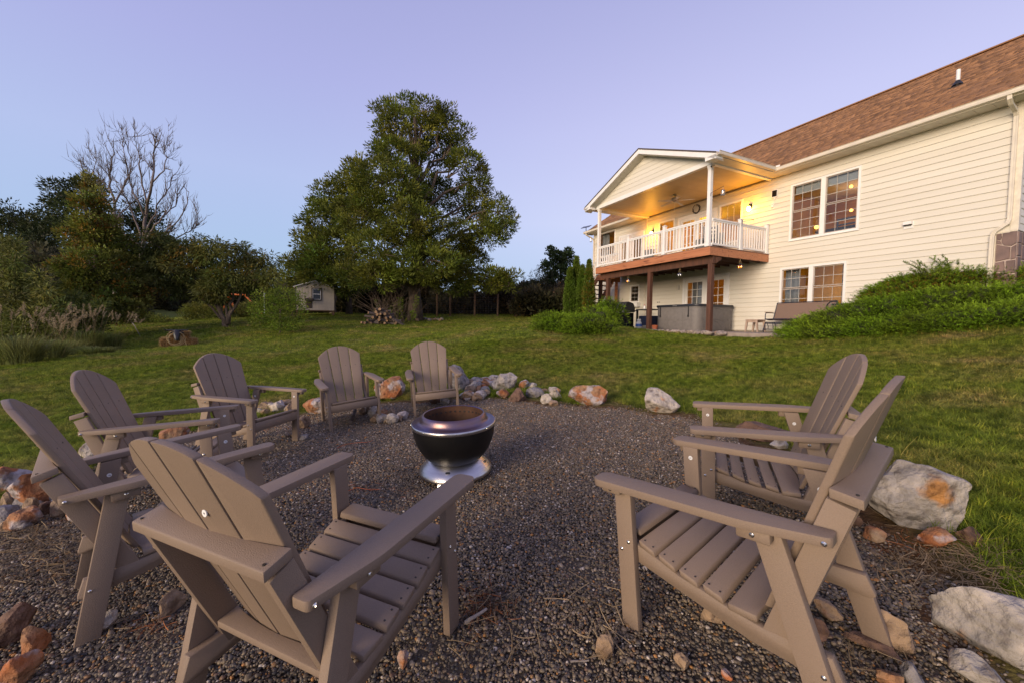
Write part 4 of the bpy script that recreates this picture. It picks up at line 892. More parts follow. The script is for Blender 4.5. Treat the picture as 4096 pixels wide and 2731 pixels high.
# roof ---------------------------------------------------------------
KR = .674; EV, EZ = 2.60, 3.06; RV = 7.85
rz_ = lambda v: EZ + KR * (v - EV)
def roofslab(poly, name, th=.04, m_='shingle'):      # poly of (u,v,z) upper surface
    mb = MB(); A = [mb.bm.verts.new((v, u, z - .012)) for u, v, z in poly]; Bq = [mb.bm.verts.new((v, u, z - .012 - th)) for u, v, z in poly]; n_ = len(poly)
    mb.bm.faces.new(A); mb.bm.faces.new(Bq[::-1])
    for i in range(n_): mb.bm.faces.new((A[i], Bq[i], Bq[(i + 1) % n_], A[(i + 1) % n_]))
    return mb.build(name, M['sheddark'], house)
RU0, RU1 = -6.15, 10.42
PU, PZ, PK, PE0, PE1, PV0 = 2.98, 4.47, .41, -.40, 6.36, -.36
pzz = lambda u: PZ - PK * abs(u - PU)
vval = lambda u: EV + (pzz(u) - EZ) / KR
roof = roofslab([(RU0, EV, EZ), (RU1, EV, EZ), (RU1, RV, rz_(RV)), (RU0, RV, rz_(RV))], 'roof')
roofslab([(RU0, 2 * RV - EV, EZ), (RU1, 2 * RV - EV, EZ), (RU1, RV, rz_(RV)), (RU0, RV, rz_(RV))], 'roof')
for e_ in (PE0, PE1): roofslab([(e_, PV0, pzz(e_)), (PU, PV0, PZ), (PU, vval(PU) + .1, PZ), (e_, vval(e_) + .1, pzz(e_))], 'porch_roof')
tabV = np.array([(0, 0, 0), (1, 0, 0), (1, 1, 0), (0, 1, 0), (0, 0, 1), (1, 0, 1), (1, 1, .25), (0, 1, .25)], float)
tabF = np.array([(4, 5, 6, 7), (0, 1, 5, 4), (1, 2, 6, 5), (0, 4, 7, 3)])
def shingles(org, du, dv_, U0, U1, L_, exp_=.142, clip=None, parts=0, side=1):
    """org: function(s along u, t up slope) -> local point; collects tab boxes"""
    tabs = []; r = np.random.default_rng(int(abs(U0 * 10)) + 3); t = 0; row = 0
    while t < L_ - .02:
        s = U0 - r.uniform(0, .3)
        while s < U1:
            wd = r.choice([.11, .17, .23, .30, .38]); a, b_ = max(s, U0), min(s + wd, U1)
            if b_ - a > .03 and (clip is None or clip((a + b_) / 2, t)): tabs.append((a, b_, t, min(t + exp_ * 1.05, L_), .007 + .007 * (r.random() < .5)))
            s += wd
        t += exp_; row += 1
    return tabs
ca, sa = math.cos(math.atan(KR)), math.sin(math.atan(KR))
tabs = shingles(None, None, None, RU0, RU1, (RV - EV) / ca, clip=lambda u, t: not (PE0 + .1 < u < PE1 - .1 and (EV + t * ca) < vval(u) - .05))
tabs.sort(key=lambda q: (q[0] + 8.97) ** 2 + (EV + q[2] * ca + 11.5) ** 2)
near, far_ = tabs[:300], tabs[300:]
pm = []
for wd in (.11, .17, .23, .30, .38):
    me = npmesh('shingle', tabV * np.array([wd, .149, .0135]) , tabF, M['shingle1']); pm.append((wd, me))
for a, b_, t0, t1, h_ in near:
    wd, me = min(pm, key=lambda q: abs(q[0] - (b_ - a)))
    o = link('shingle', me, roof); o.rotation_euler = Euler((0, -math.atan(KR), 0)).to_matrix().to_4x4().to_euler()
    # mesh x (width) must run along local y: build matrix
    mt = Matrix(((0, ca, -sa), (1, 0, 0), (0, sa, ca))); o.matrix_local = Matrix.Translation((EV + t0 * ca, a, EZ - .012 + t0 * sa)) @ mt.to_4x4() @ Matrix.Diagonal(((b_ - a) / wd, 1, h_ / .0135, 1))
def tabmesh(tl, fn, name, par, kind='stuff'):
    Vs, Fs, Cs = [], [], []; r = np.random.default_rng(2)
    for i, (a, b_, t0, t1, h_) in enumerate(tl):
        q = tabV.copy(); P_ = np.array([fn(a + (b_ - a) * x, t0 + (t1 - t0) * y, z * h_) for x, y, z in q]); Vs.append(P_); Fs.append(tabF + 8 * i); c = r.choice([.68, .8, .9, 1.0, 1.1, 1.22, 1.4]); Cs.append(np.full((8, 3), c))
    o = link(name, npmesh(name, np.concatenate(Vs), np.concatenate(Fs), M['shingle'], False, np.concatenate(Cs)), par); o['kind'] = kind; return o
tabmesh(far_, lambda u, t, h: (EV + t * ca - h * sa, u, EZ - .012 + t * sa + h * ca), 'shingles', roof)
pa = math.atan(PK); pc, ps_ = math.cos(pa), math.sin(pa)
for e_, sg in ((PE0, 1), (PE1, -1)):
    Lp = abs(PU - e_) / pc; tl = shingles(None, None, None, PV0, 4.7, Lp, clip=lambda v, t: v < vval(e_ + sg * t * pc) + .05)
    tabmesh(tl, lambda v, t, h, e_=e_, sg=sg: (v, e_ + sg * t * pc - sg * h * ps_, pzz(e_) - .012 + t * ps_ + h * pc), 'shingles', house)
MB().hbox(RU0, RU1, RV - .12, RV + .12, rz_(RV) - .03, rz_(RV) + .015).build('ridge_cap', M['shingle1'], house, .008)
# gutters
gp = [(0, .0), (-.11, .015), (-.118, .06), (-.10, .075), (-.10, .105), (-.118, .125), (-.108, .125), (-.09, .105), (-.09, .08), (-.105, .06), (-.10, .02), (-.012, .012), (-.012, .12), (0, .12)]
def gutter(u0, u1, v, z): return MB().prism([(v + a, z + b_) for a, b_ in gp], u0, u1, 'y').build('gutter', M['gutter'], house, 0, smooth=30)
gutter(RU0, PE0 - .0, EV - .0, 2.945); gutter(PE1 + .0, RU1, EV - .0, 2.945)
for e_, sg in ((PE0, -1), (PE1, 1)):
    MB().prism([(e_ - sg * a_, pzz(e_) - .115 + b_) for a_, b_ in gp], PV0, EV - .02, 'x').build('gutter', M['gutter'], house, 0, smooth=30)
# prism axis x expects (y,z)=(u,z): runs along v
MB().hbox(RU0, PE0, EV, EV + .02, 2.93, 3.05).build('fascia_board', M['gutter'], house); MB().hbox(PE1, RU1, EV, EV + .02, 2.93, 3.05).build('fascia_board', M['gutter'], house)
# soffit panels under the main eave
u = PE0 - .305 * 19
while u < RU1:
    w_ = .305
    if u + w_ < PE0 + .01 or u > PE1 - .25: MB().hbox(u + .003, min(u + w_ - .003, RU1), EV + .02, V + .0, 2.938, 2.95).build('soffit_panel', M['soffit'], house)
    u += w_
u = EV * 0 + PV0 + .02
while u < V - .05:
    for e_, s_ in ((PE0, .01), (PE1, 5.97)):
        a, b_ = (PE0 + .01, -.002) if e_ == PE0 else (5.99, PE1 - .01)
        MB().hbox(a, b_, u + .002, u + .098, 2.955, 2.965).build('soffit_panel', M['soffit'], house)
    u += .1
# vent pipe, gutter splash guard
vp_ = link('vent_pipe', MB().tube([(4.98, -4.0, 4.60), (4.98, -4.0, 5.07)], .045, 14).mesh('vent_pipe', M['white'], 0, 40), house)
MB().lathe([(.13, -.03), (.10, .02), (.055, .09), (.046, .11)], 14, c=(4.97, -4.0, 4.66)).box(4.82, 5.12, -4.16, -3.84, 4.56, 4.575).build('pipe_boot', M['black'], vp_, smooth=30)
MB().hbox(-.62, -.38, EV - .10, EV - .09, 3.06, 3.13).hbox(-.40, -.39, EV - .36, EV - .10, 3.06, 3.13).build('splash_guard', M['white'], house)
# downspouts
def dspout(pts, w_=.075, d_=.055):
    mb = MB(); ring = []
    for i, (v, u, z) in enumerate(pts):
        p = Vector((v, u, z)); t = (Vector(pts[min(i + 1, len(pts) - 1)]) - Vector(pts[max(i - 1, 0)])).normalized()
        a = Vector((0, 1, 0)) if abs(t.y) < .8 else Vector((0, 0, 1)); a = (a - t * a.dot(t)).normalized(); b2 = t.cross(a)
        ring.append([mb.bm.verts.new(p + a * x * w_ / 2 + b2 * y * d_ / 2) for x, y in ((-1, -1), (-.35, -1), (-.3, -.85), (.3, -.85), (.35, -1), (1, -1), (1, 1), (-1, 1))])
    for r0, r1 in zip(ring[:-1], ring[1:]):
        for i in range(8): mb.bm.faces.new((r0[i], r0[(i + 1) % 8], r1[(i + 1) % 8], r1[i]))
    mb.bm.faces.new(ring[0]); mb.bm.faces.new(ring[-1][::-1]); return mb.build('downspout', M['gutter'], house, .002)
dspout([(EV - .06, -5.58, 2.96), (EV - .06, -5.58, 2.88), (EV + .06, -5.575, 2.80), (V - .14, -5.57, 2.72), (V - .06, -5.57, 2.62), (V - .06, -5.57, 1.4), (V - .06, -5.57, .27), (V - .08, -5.55, .17), (V - .09, -5.45, .09), (V - .08, -5.36, .02), (V - .07, -5.325, -.08), (V - .07, -5.32, -.4), (V - .07, -5.32, -1.9)])
dspout([(EV - .06, 10.2, 2.96), (EV - .06, 10.2, 2.88), (V - .14, 10.16, 2.68), (V - .06, 10.15, 2.55), (V - .06, 10.15, -2.3)])
# small wall fittings
def fit(name, m_, *bxs, bev=.004):
    mb = MB()
    for b_ in bxs: mb.hbox(*b_)
    return mb.build(name, m_, house, bev)
dv = fit('dryer_vent', M['white'], (-3.87, -3.67, V - .03, V, .42, .60), (-3.86, -3.68, V - .12, V - .03, .52, .60)); fit('vent_opening', M['black'], (-3.85, -3.69, V - .10, V - .032, .50, .518), bev=0)
sp_ = fit('sensor_panel', M['white'], (-.235, -.03, V - .06, V - .04, 2.26, 2.53), (-.15, -.11, V - .04, V, 2.38, 2.42), (-.145, -.115, V - .05, V - .02, 2.18, 2.26)); MB().hbox(-.215, -.05, V - .063, V - .0605, 2.285, 2.505).build('solar_cell', M['blackgloss'], sp_)
fit('cable', M['white'], (-.072, -.066, V - .026, V - .018, 2.06, 2.2), bev=0)
dc = fit('camera_box', M['white'], (-.11, -.02, V - .05, V - .005, 1.93, 2.07)); MB().tube([(V - .05, -.062, 2.02), (V - .053, -.062, 2.02)], .014, 12).build('lens', M['black'], dc)
fit('air_conditioner', M['white'], (6.30, 7.02, V - .25, V, -1.40, -1.17)); fit('outlet', M['black'], (5.05, 5.09, V - .03, V - .01, -1.24, -1.20), (5.15, 5.19, V - .03, V - .01, -1.24, -1.20), bev=0)
fit('wall_light', M['soffit'], (3.90, 4.00, V - .12, V, -.72, -.50))
def sconce(u, z, lab):
    o = H('wall_sconce', lab, 'lamp', u, V - .02, z); MB().hbox(-.05, .05, -.02, .0, -.02, .16).build('back_plate', M['black'], o)
    MB().tube([(-.02, 0, .12), (-.08, 0, .16), (-.12, 0, .13), (-.12, 0, .08)], .010, 8).build('arm', M['black'], o)
    MB().lathe([(.02, .09), (.055, .06), (.06, .05)], 14, c=(-.12, 0, 0)).build('cap', M['black'], o)
    MB().lathe([(.045, .05), (.065, -.02), (.06, -.09), (.03, -.12), (0, -.125)], 14, c=(-.12, 0, 0)).build('lamp_glass', M['sconce_glow'], o, smooth=True)
    l = bpy.data.lights.new('sconce_light', 'POINT'); l.energy = 90; l.color = (1, .38, .012); l.shadow_soft_size = .07; lo = bpy.data.objects.new('sconce_light', l); col.objects.link(lo); lo.location = hw(u, V - .24, z - .05)
sconce(.74, 2.10, 'brightly lit wall sconce right of the deck window'); sconce(5.59, 2.14, 'lit wall sconce at the left end of the covered deck')
# ------------------------------------------------------------------ covered deck (same local frame)
deck = thing('covered_deck', 'raised deck with white railing, orange stained fascia and gabled porch roof over it', 'deck', P0, YAW)
def dk(name, m_, *a, bev=.003, par=None, lab=None):
    mb = MB()
    for b_ in a: mb.hbox(*b_)
    o = mb.build(name, m_, par or deck, bev)
    if lab: o['label'] = lab
    return o
DU1 = 5.95
dk('fascia_board', M['fascia'], (0, DU1 * .52, 0, .035, 0, .262)); dk('fascia_board', M['fascia'], (DU1 * .52 + .003, DU1, 0, .035, 0, .262))
dk('fascia_board', M['fascia'], (0, .035, .0365, V - .02, 0, .262)); dk('fascia_board', M['fascia'], (DU1 - .035, DU1, .0365, 1.45, 0, .262))
v = .02; 
while v < V - .05: dk('deck_board', M['deckboard'], (-.012, DU1 + .012, v, min(v + .135, V - .03), .264, .292), bev=.002); v += .141
u = .30
while u < DU1 - .1: dk('joist', M['joist'], (u, u + .04, .037, V - .03, .03, .258), bev=0); u += .405
dk('beam', M['post'], (.05, 3.0, .24, .36, -.24, -.003)); dk('beam', M['post'], (3.003, 5.75, .24, .36, -.24, -.003))
for u_ in (.16, 2.87, 5.40):
    dk('post', M['post'], (u_ - .075, u_ + .075, .22, .37, -2.62, -.243), bev=.008)
MB().prism([(.37, -.02), (.62, -.02), (.62, -.10), (.37, -.24)], .03, .10, 'y').build('brace', M['post'], deck, .003)
MB().prism([(5.75, -.01), (5.90, -.01), (5.90, -.10), (5.75, -.22)], .24, .34, 'x').build('brace', M['post'], deck, .003)
dk('post', M['post'], (7.55, 7.70, 1.55, 1.70, -2.6, -.04), bev=.008); dk('post', M['fascia'], (7.80, 7.92, 2.80, 2.92, -2.6, -.04), bev=.008)
# side landing and stairs beyond the left end
dk('fascia_board', M['fascia'], (DU1 + .003, 7.75, 1.45, 1.485, -.06, .20)); dk('fascia_board', M['fascia'], (7.715, 7.75, 1.4865, 3.0, -.06, .20))
v = 1.49
while v < 3.05: dk('deck_board', M['deckboard'], (DU1 + .004, 7.78, v, v + .135, .204, .230), bev=.002); v += .141
for vv in (1.50, 2.55): MB().prism([(7.75, .20), (7.75, -.12), (10.2, -2.55), (10.45, -2.50), (7.78, .20)], vv, vv + .04, 'x').build('stair_stringer', M['fascia'], deck, .003)
for k in range(11): dk('stair_tread', M['deckboard'], (7.80 + k * .225, 8.07 + k * .225, 1.53, 2.56, -.05 - k * .215, -.015 - k * .215))
# white railing
def newel(u, v, z0=.292, z1=1.33, cap=True, s=.055, par=None, base=True):
    mb = MB(); mb.hbox(u - s, u + s, v - s, v + s, z0, z1)
    if base: mb.hbox(u - s - .018, u + s + .018, v - s - .018, v + s + .018, z0, z0 + .05)
    o = mb.build('newel_post', M['white'], deck, .004)
    if cap:
        c = MB(); c.hbox(u - s - .016, u + s + .016, v - s - .016, v + s + .016, z1, z1 + .018); 
        A = [c.bm.verts.new((v + b_ * (s + .012), u + a_ * (s + .012), z1 + .018)) for a_, b_ in ((-1, -1), (1, -1), (1, 1), (-1, 1))]; t_ = c.bm.verts.new((v, u, z1 + .06))
        for i in range(4): c.bm.faces.new((A[i], A[(i + 1) % 4], t_))
        c.build('post_cap', M['white'], o, .002)
    return o
bal_u = MB().box(-.019, .019, -.019, .019, 0, .80).mesh('baluster', M['white'], .002)
def railing(a, b_, zoff=0, sp=.1455):
    a = Vector(a); b_ = Vector(b_); d = b_ - a; L_ = d.length; ang = math.atan2(d.y, d.x)
    def seg(name, w_, z0, z1):
        o = MB().box(0, L_, -w_, w_, z0, z1).build(name, M['white'], deck, .004); o.location = (a.x, a.y, zoff); o.rotation_euler = (0, 0, ang)
    seg('top_rail', .042, 1.165, 1.212); seg('top_rail', .022, 1.118, 1.1645); seg('bottom_rail', .024, .352, .415)
    n_ = max(1, int(L_ / sp)); st = L_ / n_
    for i in range(n_):
        p = a + d * ((i + .5) / n_); o = link('baluster', bal_u, deck, (p.x, p.y, zoff + .40)); o.scale = (1, 1, .72 / .80)
NP = [(5.84, .07), (3.88, .07), (1.99, .07)]
for u_, v_ in NP[1:]: newel(u_, v_)
newel(.06, 1.57); newel(.06, 3.02)
railing((.07, .17, 0), (.07, 1.93, 0)); railing((.07, 2.05, 0), (.07, 3.82, 0)); railing((.07, 3.94, 0), (.07, 5.78, 0))
railing((.14, .06, 0), (1.51, .06, 0), sp=.13); railing((1.63, .06, 0), (2.96, .06, 0), sp=.13)
newel(7.68, 1.52, .232, 1.27); newel(6.0, 1.52, .232, 1.27)
railing((1.52, 6.06, 0), (1.52, 7.62, 0), -.06)
# stair rail
for z_ in (1.10, .32): MB().prism([(7.74, z_ + .045), (7.74, z_), (9.6, z_ - 1.86), (9.6, z_ - 1.815)], 1.49, 1.53, 'x').build('stair_rail', M['white'], deck, .002)
for k in range(12):
    u_ = 7.86 + k * .15; zb_ = .33 - (u_ - 7.74); link('baluster', bal_u, deck, (1.51, u_, zb_ + .02)).scale = (1, 1, .96)
# tall corner posts carrying the porch roof
for u_ in (.125, 5.84):
    o = newel(u_, .07, .292, 2.90, False, .058); c = MB(); c.hbox(u_ - .08, u_ + .08, -.01, .15, 2.86, 2.915); c.hbox(u_ - .07, u_ + .07, .0, .14, 2.80, 2.86); c.build('post_capital', M['white'], o, .006)
    MB().hbox(u_ - .085, u_ + .085, -.015, .155, .293, .345).build('post_base', M['white'], o, .004)
# porch beams, gable, ceiling
dk('porch_beam', M['white'], (-.002, 5.98, -.03, .12, 2.917, 3.075)); dk('porch_beam', M['white'], (-.002, .13, .121, V - .02, 2.917, 3.075)); dk('porch_beam', M['white'], (5.85, 5.98, .121, V - .02, 2.917, 3.075))
u = .135
while u < 5.84: dk('ceiling_board', M['beadboard'], (u, min(u + .075, 5.845), .123, V - .021, 3.0, 3.012), bev=.003); u += .0805
k = 0
while True:
    z0 = 3.076 + k * CO; z1 = z0 + CO - .001; k += 1
    half0 = (PZ - .13 - z0) / PK; half1 = (PZ - .13 - z1) / PK
    if half0 < .12: break
    half1 = max(half1, .01); mb = MB(); vF = 0.0
    pts0 = [(PU - half0, z0), (PU + half0, z0), (PU + half1, z1), (PU - half1, z1)]
    pts0 = [(min(max(p[0], -.0), 5.98), p[1]) for p in pts0]
    A = [mb.bm.verts.new((vF - (.016 if i < 2 else .004), p[0], p[1])) for i, p in enumerate(pts0)]; Bq = [mb.bm.verts.new((vF + .02, p[0], p[1])) for p in pts0]
    mb.bm.faces.new(A); mb.bm.faces.new(Bq[::-1])
    for i in range(4): mb.bm.faces.new((A[i], Bq[i], Bq[(i + 1) % 4], A[(i + 1) % 4]))
    mb.build('gable_siding_board', M['siding'], deck)
for sg in (-1, 1):                                              # rake boards, rake soffit, eave returns
    e_ = PE0 if sg < 0 else PE1; he = abs(e_ - PU)
    def rk(off, th, va, vb, name, m_, he_=he):
        mb = MB(); mb.prism([(PU, PZ - .04 - off), (PU + sg * he_, PZ - .04 - off - PK * he_), (PU + sg * he_, PZ - .04 - off - th - PK * he_), (PU, PZ - .04 - off - th)], va, vb, 'x'); return mb.build(name, m_, deck, .002)
    rk(.0, .17, PV0 - .02, PV0 + .005, 'rake_board', M['white']); rk(.165, .012, PV0 + .006, -.004, 'rake_soffit', M['soffit'])
    rk(-.045, .05, PV0 - .035, PV0 - .0205, 'drip_edge', M['sheddark'])
    a, b_ = (e_ - .0, -.004) if sg < 0 else (5.985, e_)
    dk('eave_return', M['white'], (a, b_, PV0 - .02, PV0 + .30, 2.905, 3.02))
    n_ = 26
    for i in range(n_):
        f0, f1 = i / n_, (i + 1) / n_; ua, ub = PU + sg * he * f0, PU + sg * he * f1
        mb = MB(); zz = lambda u_: PZ - .225 - PK * abs(u_ - PU)
        mb.prism([(ua + sg * .004, zz(ua)), (ub - sg * .004, zz(ub)), (ub - sg * .004, zz(ub) - .006), (ua + sg * .004, zz(ua) - .006)], PV0 + .008, -.018, 'x'); mb.build('soffit_panel', M['soffit'], deck)
# things on and under the deck --------------------------------------
fan = H('ceiling_fan', 'grey ceiling fan hanging under the porch ceiling', 'fan', 2.95, 1.6, 2.72)
MB().lathe([(.02, .28), (.09, .28), (.09, .24), (.02, .20), (.02, .16), (.13, .14), (.15, .06), (.12, .0), (.06, -.03), (0, -.035)], 20).build('motor', M['galv'], fan, smooth=40)
for k in range(5):
    o = MB().box(.13, .72, -.065, .065, .03, .042).build('blade', M['galv'], fan, .003); o.rotation_euler = (R(8), R(4), k * 2 * math.pi / 5 + .3)
MB().tube([(0, 0, -.03), (0, 0, -.40)], .003, 5).build('pull_chain', M['white'], fan)
def hanger(px0, lab, pts, par=None):
    return None
br = H('hook_bracket', 'black hook arm on the tall right deck post', 'bracket', .065, .03, 1.95)
MB().tube([(0, 0, -.05), (0, 0, .04), (0, -.03, .06), (0, -.40, .13), (0, -.44, .12), (0, -.45, .15)], .008, 6).build('arm', M['black'], br)
def lantern(u, v, z, lab, h=.18, chain=.08, m_='galv'):
    o = H('hanging_lantern', lab, 'lantern', u, v, z)
    MB().lathe([(.0, h * .5), (.03, h * .46), (.055, h * .36), (.06, h * .30)], 14).tube([(0, 0, h * .5), (0, 0, h * .5 + chain)], .004, 5).build('lid', M[m_], o)
    MB().lathe([(.045, h * .30), (.048, -h * .3), (.04, -h * .42)], 14).build('lantern_glass', M['bulb_off'], o, smooth=40)
    MB().lathe([(.0, -h * .42), (.058, -h * .42), (.062, -h * .5), (0, -h * .5)], 14).build('lantern_base', M[m_], o)
    for k in range(6):
        a = k * math.pi / 3; MB().tube([(.052 * math.cos(a), .052 * math.sin(a), h * .32), (.055 * math.cos(a), .055 * math.sin(a), -h * .42)], .003, 4).build('cage_wire', M[m_], o)
lantern(-.375, .03, 1.90, 'small glass lantern hanging from the hook arm on the right deck post')
lantern(9.75, 2.55, 2.52, 'caged lantern hanging under the far left eave of the house', .26)
br = H('plant_hook', 'empty black plant hook on the side railing post', 'hook', .0, 1.56, 1.1); MB().tube([(0, 0, 0), (0, -.01, .18), (0, -.05, .22), (0, -.32, .17), (0, -.42, .12), (0, -.40, .09)], .007, 6).build('hook_arm', M['black'], br)
sp2 = H('solar_panel', 'small tilted solar panel on a post at the far left roof corner', 'panel', 10.30, 2.60, 3.10); MB().tube([(0, 0, -.05), (0, 0, .22)], .02, 8).build('pole', M['black'], sp2); o = MB().box(-.16, .16, -.28, .28, -.012, .012).build('panel', M['blackgloss'], sp2, .003); o.location = (0, 0, .26); o.rotation_euler = (R(0), R(-28), R(18))
wr = H('wall_ornament', 'dark twisted metal wreath on the wall left of the deck post', 'ornament', 3.12, V - .06, 2.66)
r_ = random.Random(4)
for k in range(9):
    a0 = r_.uniform(0, 6.28); MB().tube([((r_.uniform(-.03, .03)), math.cos(a0 + j * .5) * (.17 + .03 * math.sin(j * 2 + k)), math.sin(a0 + j * .5) * (.17 + .03 * math.cos(j + k))) for j in range(6)], .012, 5).build('branch', M['dark'], wr)
def jar_light(u, v, z, lab, on):
    o = H('jar_light', lab, 'light', u, v, z); MB().tube([(0, -.0, .25), (0, -.045, .09)], .004, 5).tube([(0, 0, .25), (0, .045, .09)], .004, 5).build('rope_loop', M['rope'], o); MB().lathe([(.0, .10), (.035, .10), (.04, .07)], 12).build('cap', M['black'], o)
    for j, s_ in enumerate((-.045, .045)):
        lit = on[j]; MB().lathe([(.02, .07), (.045, .03), (.055, -.02), (.04, -.065), (0, -.08)], 12, c=(0, s_, 0)).build('bulb_glass', M['amber'] if lit else M['bulb_off'], o, smooth=True)
        MB().lathe([(0, .03), (.012, .02), (.014, -.02), (0, -.04)], 8, c=(0, s_, -.01)).build('filament', M['bulb_on'] if lit else M['galv'], o)
jar_light(4.12, .30, -.45, 'pair of jar lights under the deck, left one lit amber', (0, 1)); jar_light(1.45, .30, -.48, 'unlit pair of jar lights under the middle of the deck', (0, 0)); jar_light(.03, 1.58, -.26, 'amber lit jar lights under the right side of the deck', (1, 1))
# deck furniture
def patio_chair(u, v, rz, lab):
    o = H('patio_chair', lab, 'chair', u, v, .293, rz, 'dark patio chairs on the deck')
    MB().box(-.25, .25, -.25, .25, .40, .50).build('cushion', M['curtain'], o, .03)
    MB().box(.18, .28, -.24, .24, .50, .98).build('back_cushion', M['curtain'], o, .04)
    for x in (-.24, .24):
        for y in (-.26, .26): MB().tube([(x, y, 0), (x, y, .40 if x > 0 else .64)], .013, 6).build('leg', M['dark'], o)
    for y in (-.26, .26): MB().tube([(-.24, y, .64), (0, y, .66), (.24, y, .62), (.27, y, .95)], .013, 6).build('armrest', M['dark'], o)
patio_chair(1.5, 2.2, .3, 'dark cushioned patio chair nearest the right deck post'); patio_chair(2.6, 2.5, -.1, 'dark cushioned patio chair before the deck doors'); patio_chair(5.3, 2.4, .2, 'dark cushioned patio chair under the left sconce')
pl = H('blue_slat_chair', 'navy ladder back chair behind the right end of the deck rail', 'chair', .95, 1.2, .293, .6)
for x, y in ((-.2, -.22), (-.2, .22), (.2, -.22), (.2, .22)): MB().box(x - .02, x + .02, y - .02, y + .02, 0, .42 if x < 0 else 1.02).build('leg', M['darkblue'], pl)
MB().box(-.24, .24, -.25, .25, .42, .46).build('seat', M['darkblue'], pl, .01)
for z_ in (.62, .76, .90): MB().box(.185, .205, -.21, .21, z_, z_ + .08).build('back_slat', M['darkblue'], pl, .004)
# patio under the deck
pz = -2.52
sl_ = MB().hbox(-3.2, 6.1, -.18, V - .02, pz - .2, pz + .012).build('patio', M['concrete'], None, .01); sl_.location = P0; sl_.rotation_euler = (0, 0, YAW); tag(sl_, kind='structure')
PZW = P0[2] + pz + .012
tub = H('hot_tub', 'grey panelled hot tub with black cover under the deck', 'hot tub', 2.18, 1.98, pz + .012)
def rr(hx, r, n=6):
    out = []
    for cx_, cy_, a0 in ((hx - r, hx - r, 0), (-hx + r, hx - r, 90), (-hx + r, -hx + r, 180), (hx - r, -hx + r, 270)):
        for k in range(n + 1): a = R(a0 + 90 * k / n); out.append((cx_ + r * math.cos(a), cy_ + r * math.sin(a)))
    return out
MB().prism(rr(1.03, .26), 0, .875, 'z').build('cabinet', M['tub'], tub, .01, smooth=35)
MB().prism(rr(1.045, .26), .876, .905, 'z').build('shell_lip', M['tub'], tub, .008, smooth=35)
MB().prism(rr(1.06, .24), .906, 1.00, 'z').build('cover', M['tubcover'], tub, .03, smooth=50)
for side in range(2):
    for k, (a, b_) in enumerate(((-.74, -.42), (-.36, .36), (.42, .74))):
        mb = MB(); n_ = 8
        for (zb, zt, rise) in ((.06, .78, .07),):
            pts = [(a, zb)] + [(b_, zb)] + [(b_ - (b_ - a) * i / n_, zt + rise * math.sin(math.pi * i / n_) * (1 if k == 1 else .5)) for i in range(n_ + 1)]
            P_ = [(-1.034, y, z) if side == 0 else (y, -1.034, z) for y, z in pts]
            mb.tube(P_, .007, 5, closed=True)
        pts = [(a + (b_ - a) * i / n_, .36 + .08 * math.sin(math.pi * i / n_)) for i in range(n_ + 1)]; mb.tube([(-1.034, y, z) if side == 0 else (y, -1.034, z) for y, z in pts], .006, 5)
        if k == 1:
            for s in (-1, 1): mb.tube([(-1.034, y * s, z) if side == 0 else (y * s, -1.034, z) for y, z in ((-.34, .10), (-.1, .30), (.1, .38), (.34, .42))], .005, 5)
        mb.build('panel_moulding', M['tub'], tub)
for y in (.93 - .2, -.62):
    MB().box(-1.052, -1.040, y - .018, y + .018, .58, .92).build('cover_strap', M['black'], tub, .003); MB().box(-1.062, -1.042, y - .03, y + .03, .52, .60).build('strap_buckle', M['black'], tub, .006)
MB().box(-1.075, -1.062, -.10, .10, .935, .965).build('cover_handle', M['galv'], tub, .004)
# gas grill
gr = H('gas_grill', 'black gas grill with open side shelves under the deck', 'grill', 5.30, 1.15, pz + .012, 0)
MB().box(-.27, .27, -.36, .36, .06, .74).build('cabinet', M['blackgloss'], gr, .01)
for y in (-.22, .22):
    pass
MB().prism([(-.30, .76), (.30, .76), (.30, .98), (.20, 1.18), (-.08, 1.24), (-.22, 1.14), (-.31, .92)], -.40, .40, 'y').build('lid', M['black'], gr, .02)
MB().prism([(-.315, .90), (-.225, 1.13), (-.235, 1.14), (-.325, .905)], -.24, .40 - .64 * 0, 'y').build('lid_plate', M['steel'], gr, .004)
MB().box(-.345, -.30, -.38, .38, .72, .86).build('control_panel', M['steel'], gr, .006)
for k in range(4): MB().tube([(-.345, -.24 + k * .16, .79), (-.385, -.24 + k * .16, .79)], [.03, .024], 12).build('knob', M['bolt'], gr)
MB().tube([(-.30, -.2, 1.02), (-.35, -.2, 1.03), (-.35, .2, 1.03), (-.30, .2, 1.02)], .012, 8).build('lid_handle', M['bolt'], gr)
MB().tube([(-.2, .03, 1.175), (-.215, .03, 1.19)], .03, 14).build('thermometer', M['bolt'], gr)
for s in (-1, 1): MB().box(-.24, .22, min(s * .40, s * .70), max(s * .40, s * .70), .80, .84).build('side_shelf', M['black'], gr, .008)
for x, y in ((-.24, .38), (.24, .38), (-.24, .02), (.24, -.34)): MB().box(x - .02, x + .02, y - .02, y + .02, 0, .74).build('leg', M['black'], gr)
for x in (-.24, .24): MB().tube([(x, -.38, .07), (x, -.33, .07)], .07, 16).build('wheel', M['black'], gr, smooth=40)
pt_ = H('propane_tank', 'white propane tank with blue label behind the grill', 'gas tank', 4.62, 1.45, pz + .012); MB().lathe([(0, .02), (.10, .02), (.15, .08), (.155, .28), (.10, .36), (.03, .38), (.03, .42), (0, .42)], 18).build('tank', M['oilpaint'], pt_, smooth=50); MB().lathe([(.157, .13), (.157, .25)], 18).build('tank_label', M['blueprint'], pt_)
MB().lathe([(.10, .38), (.10, .46), (.095, .46), (.095, .38)], 16).build('collar', M['oilpaint'], pt_)
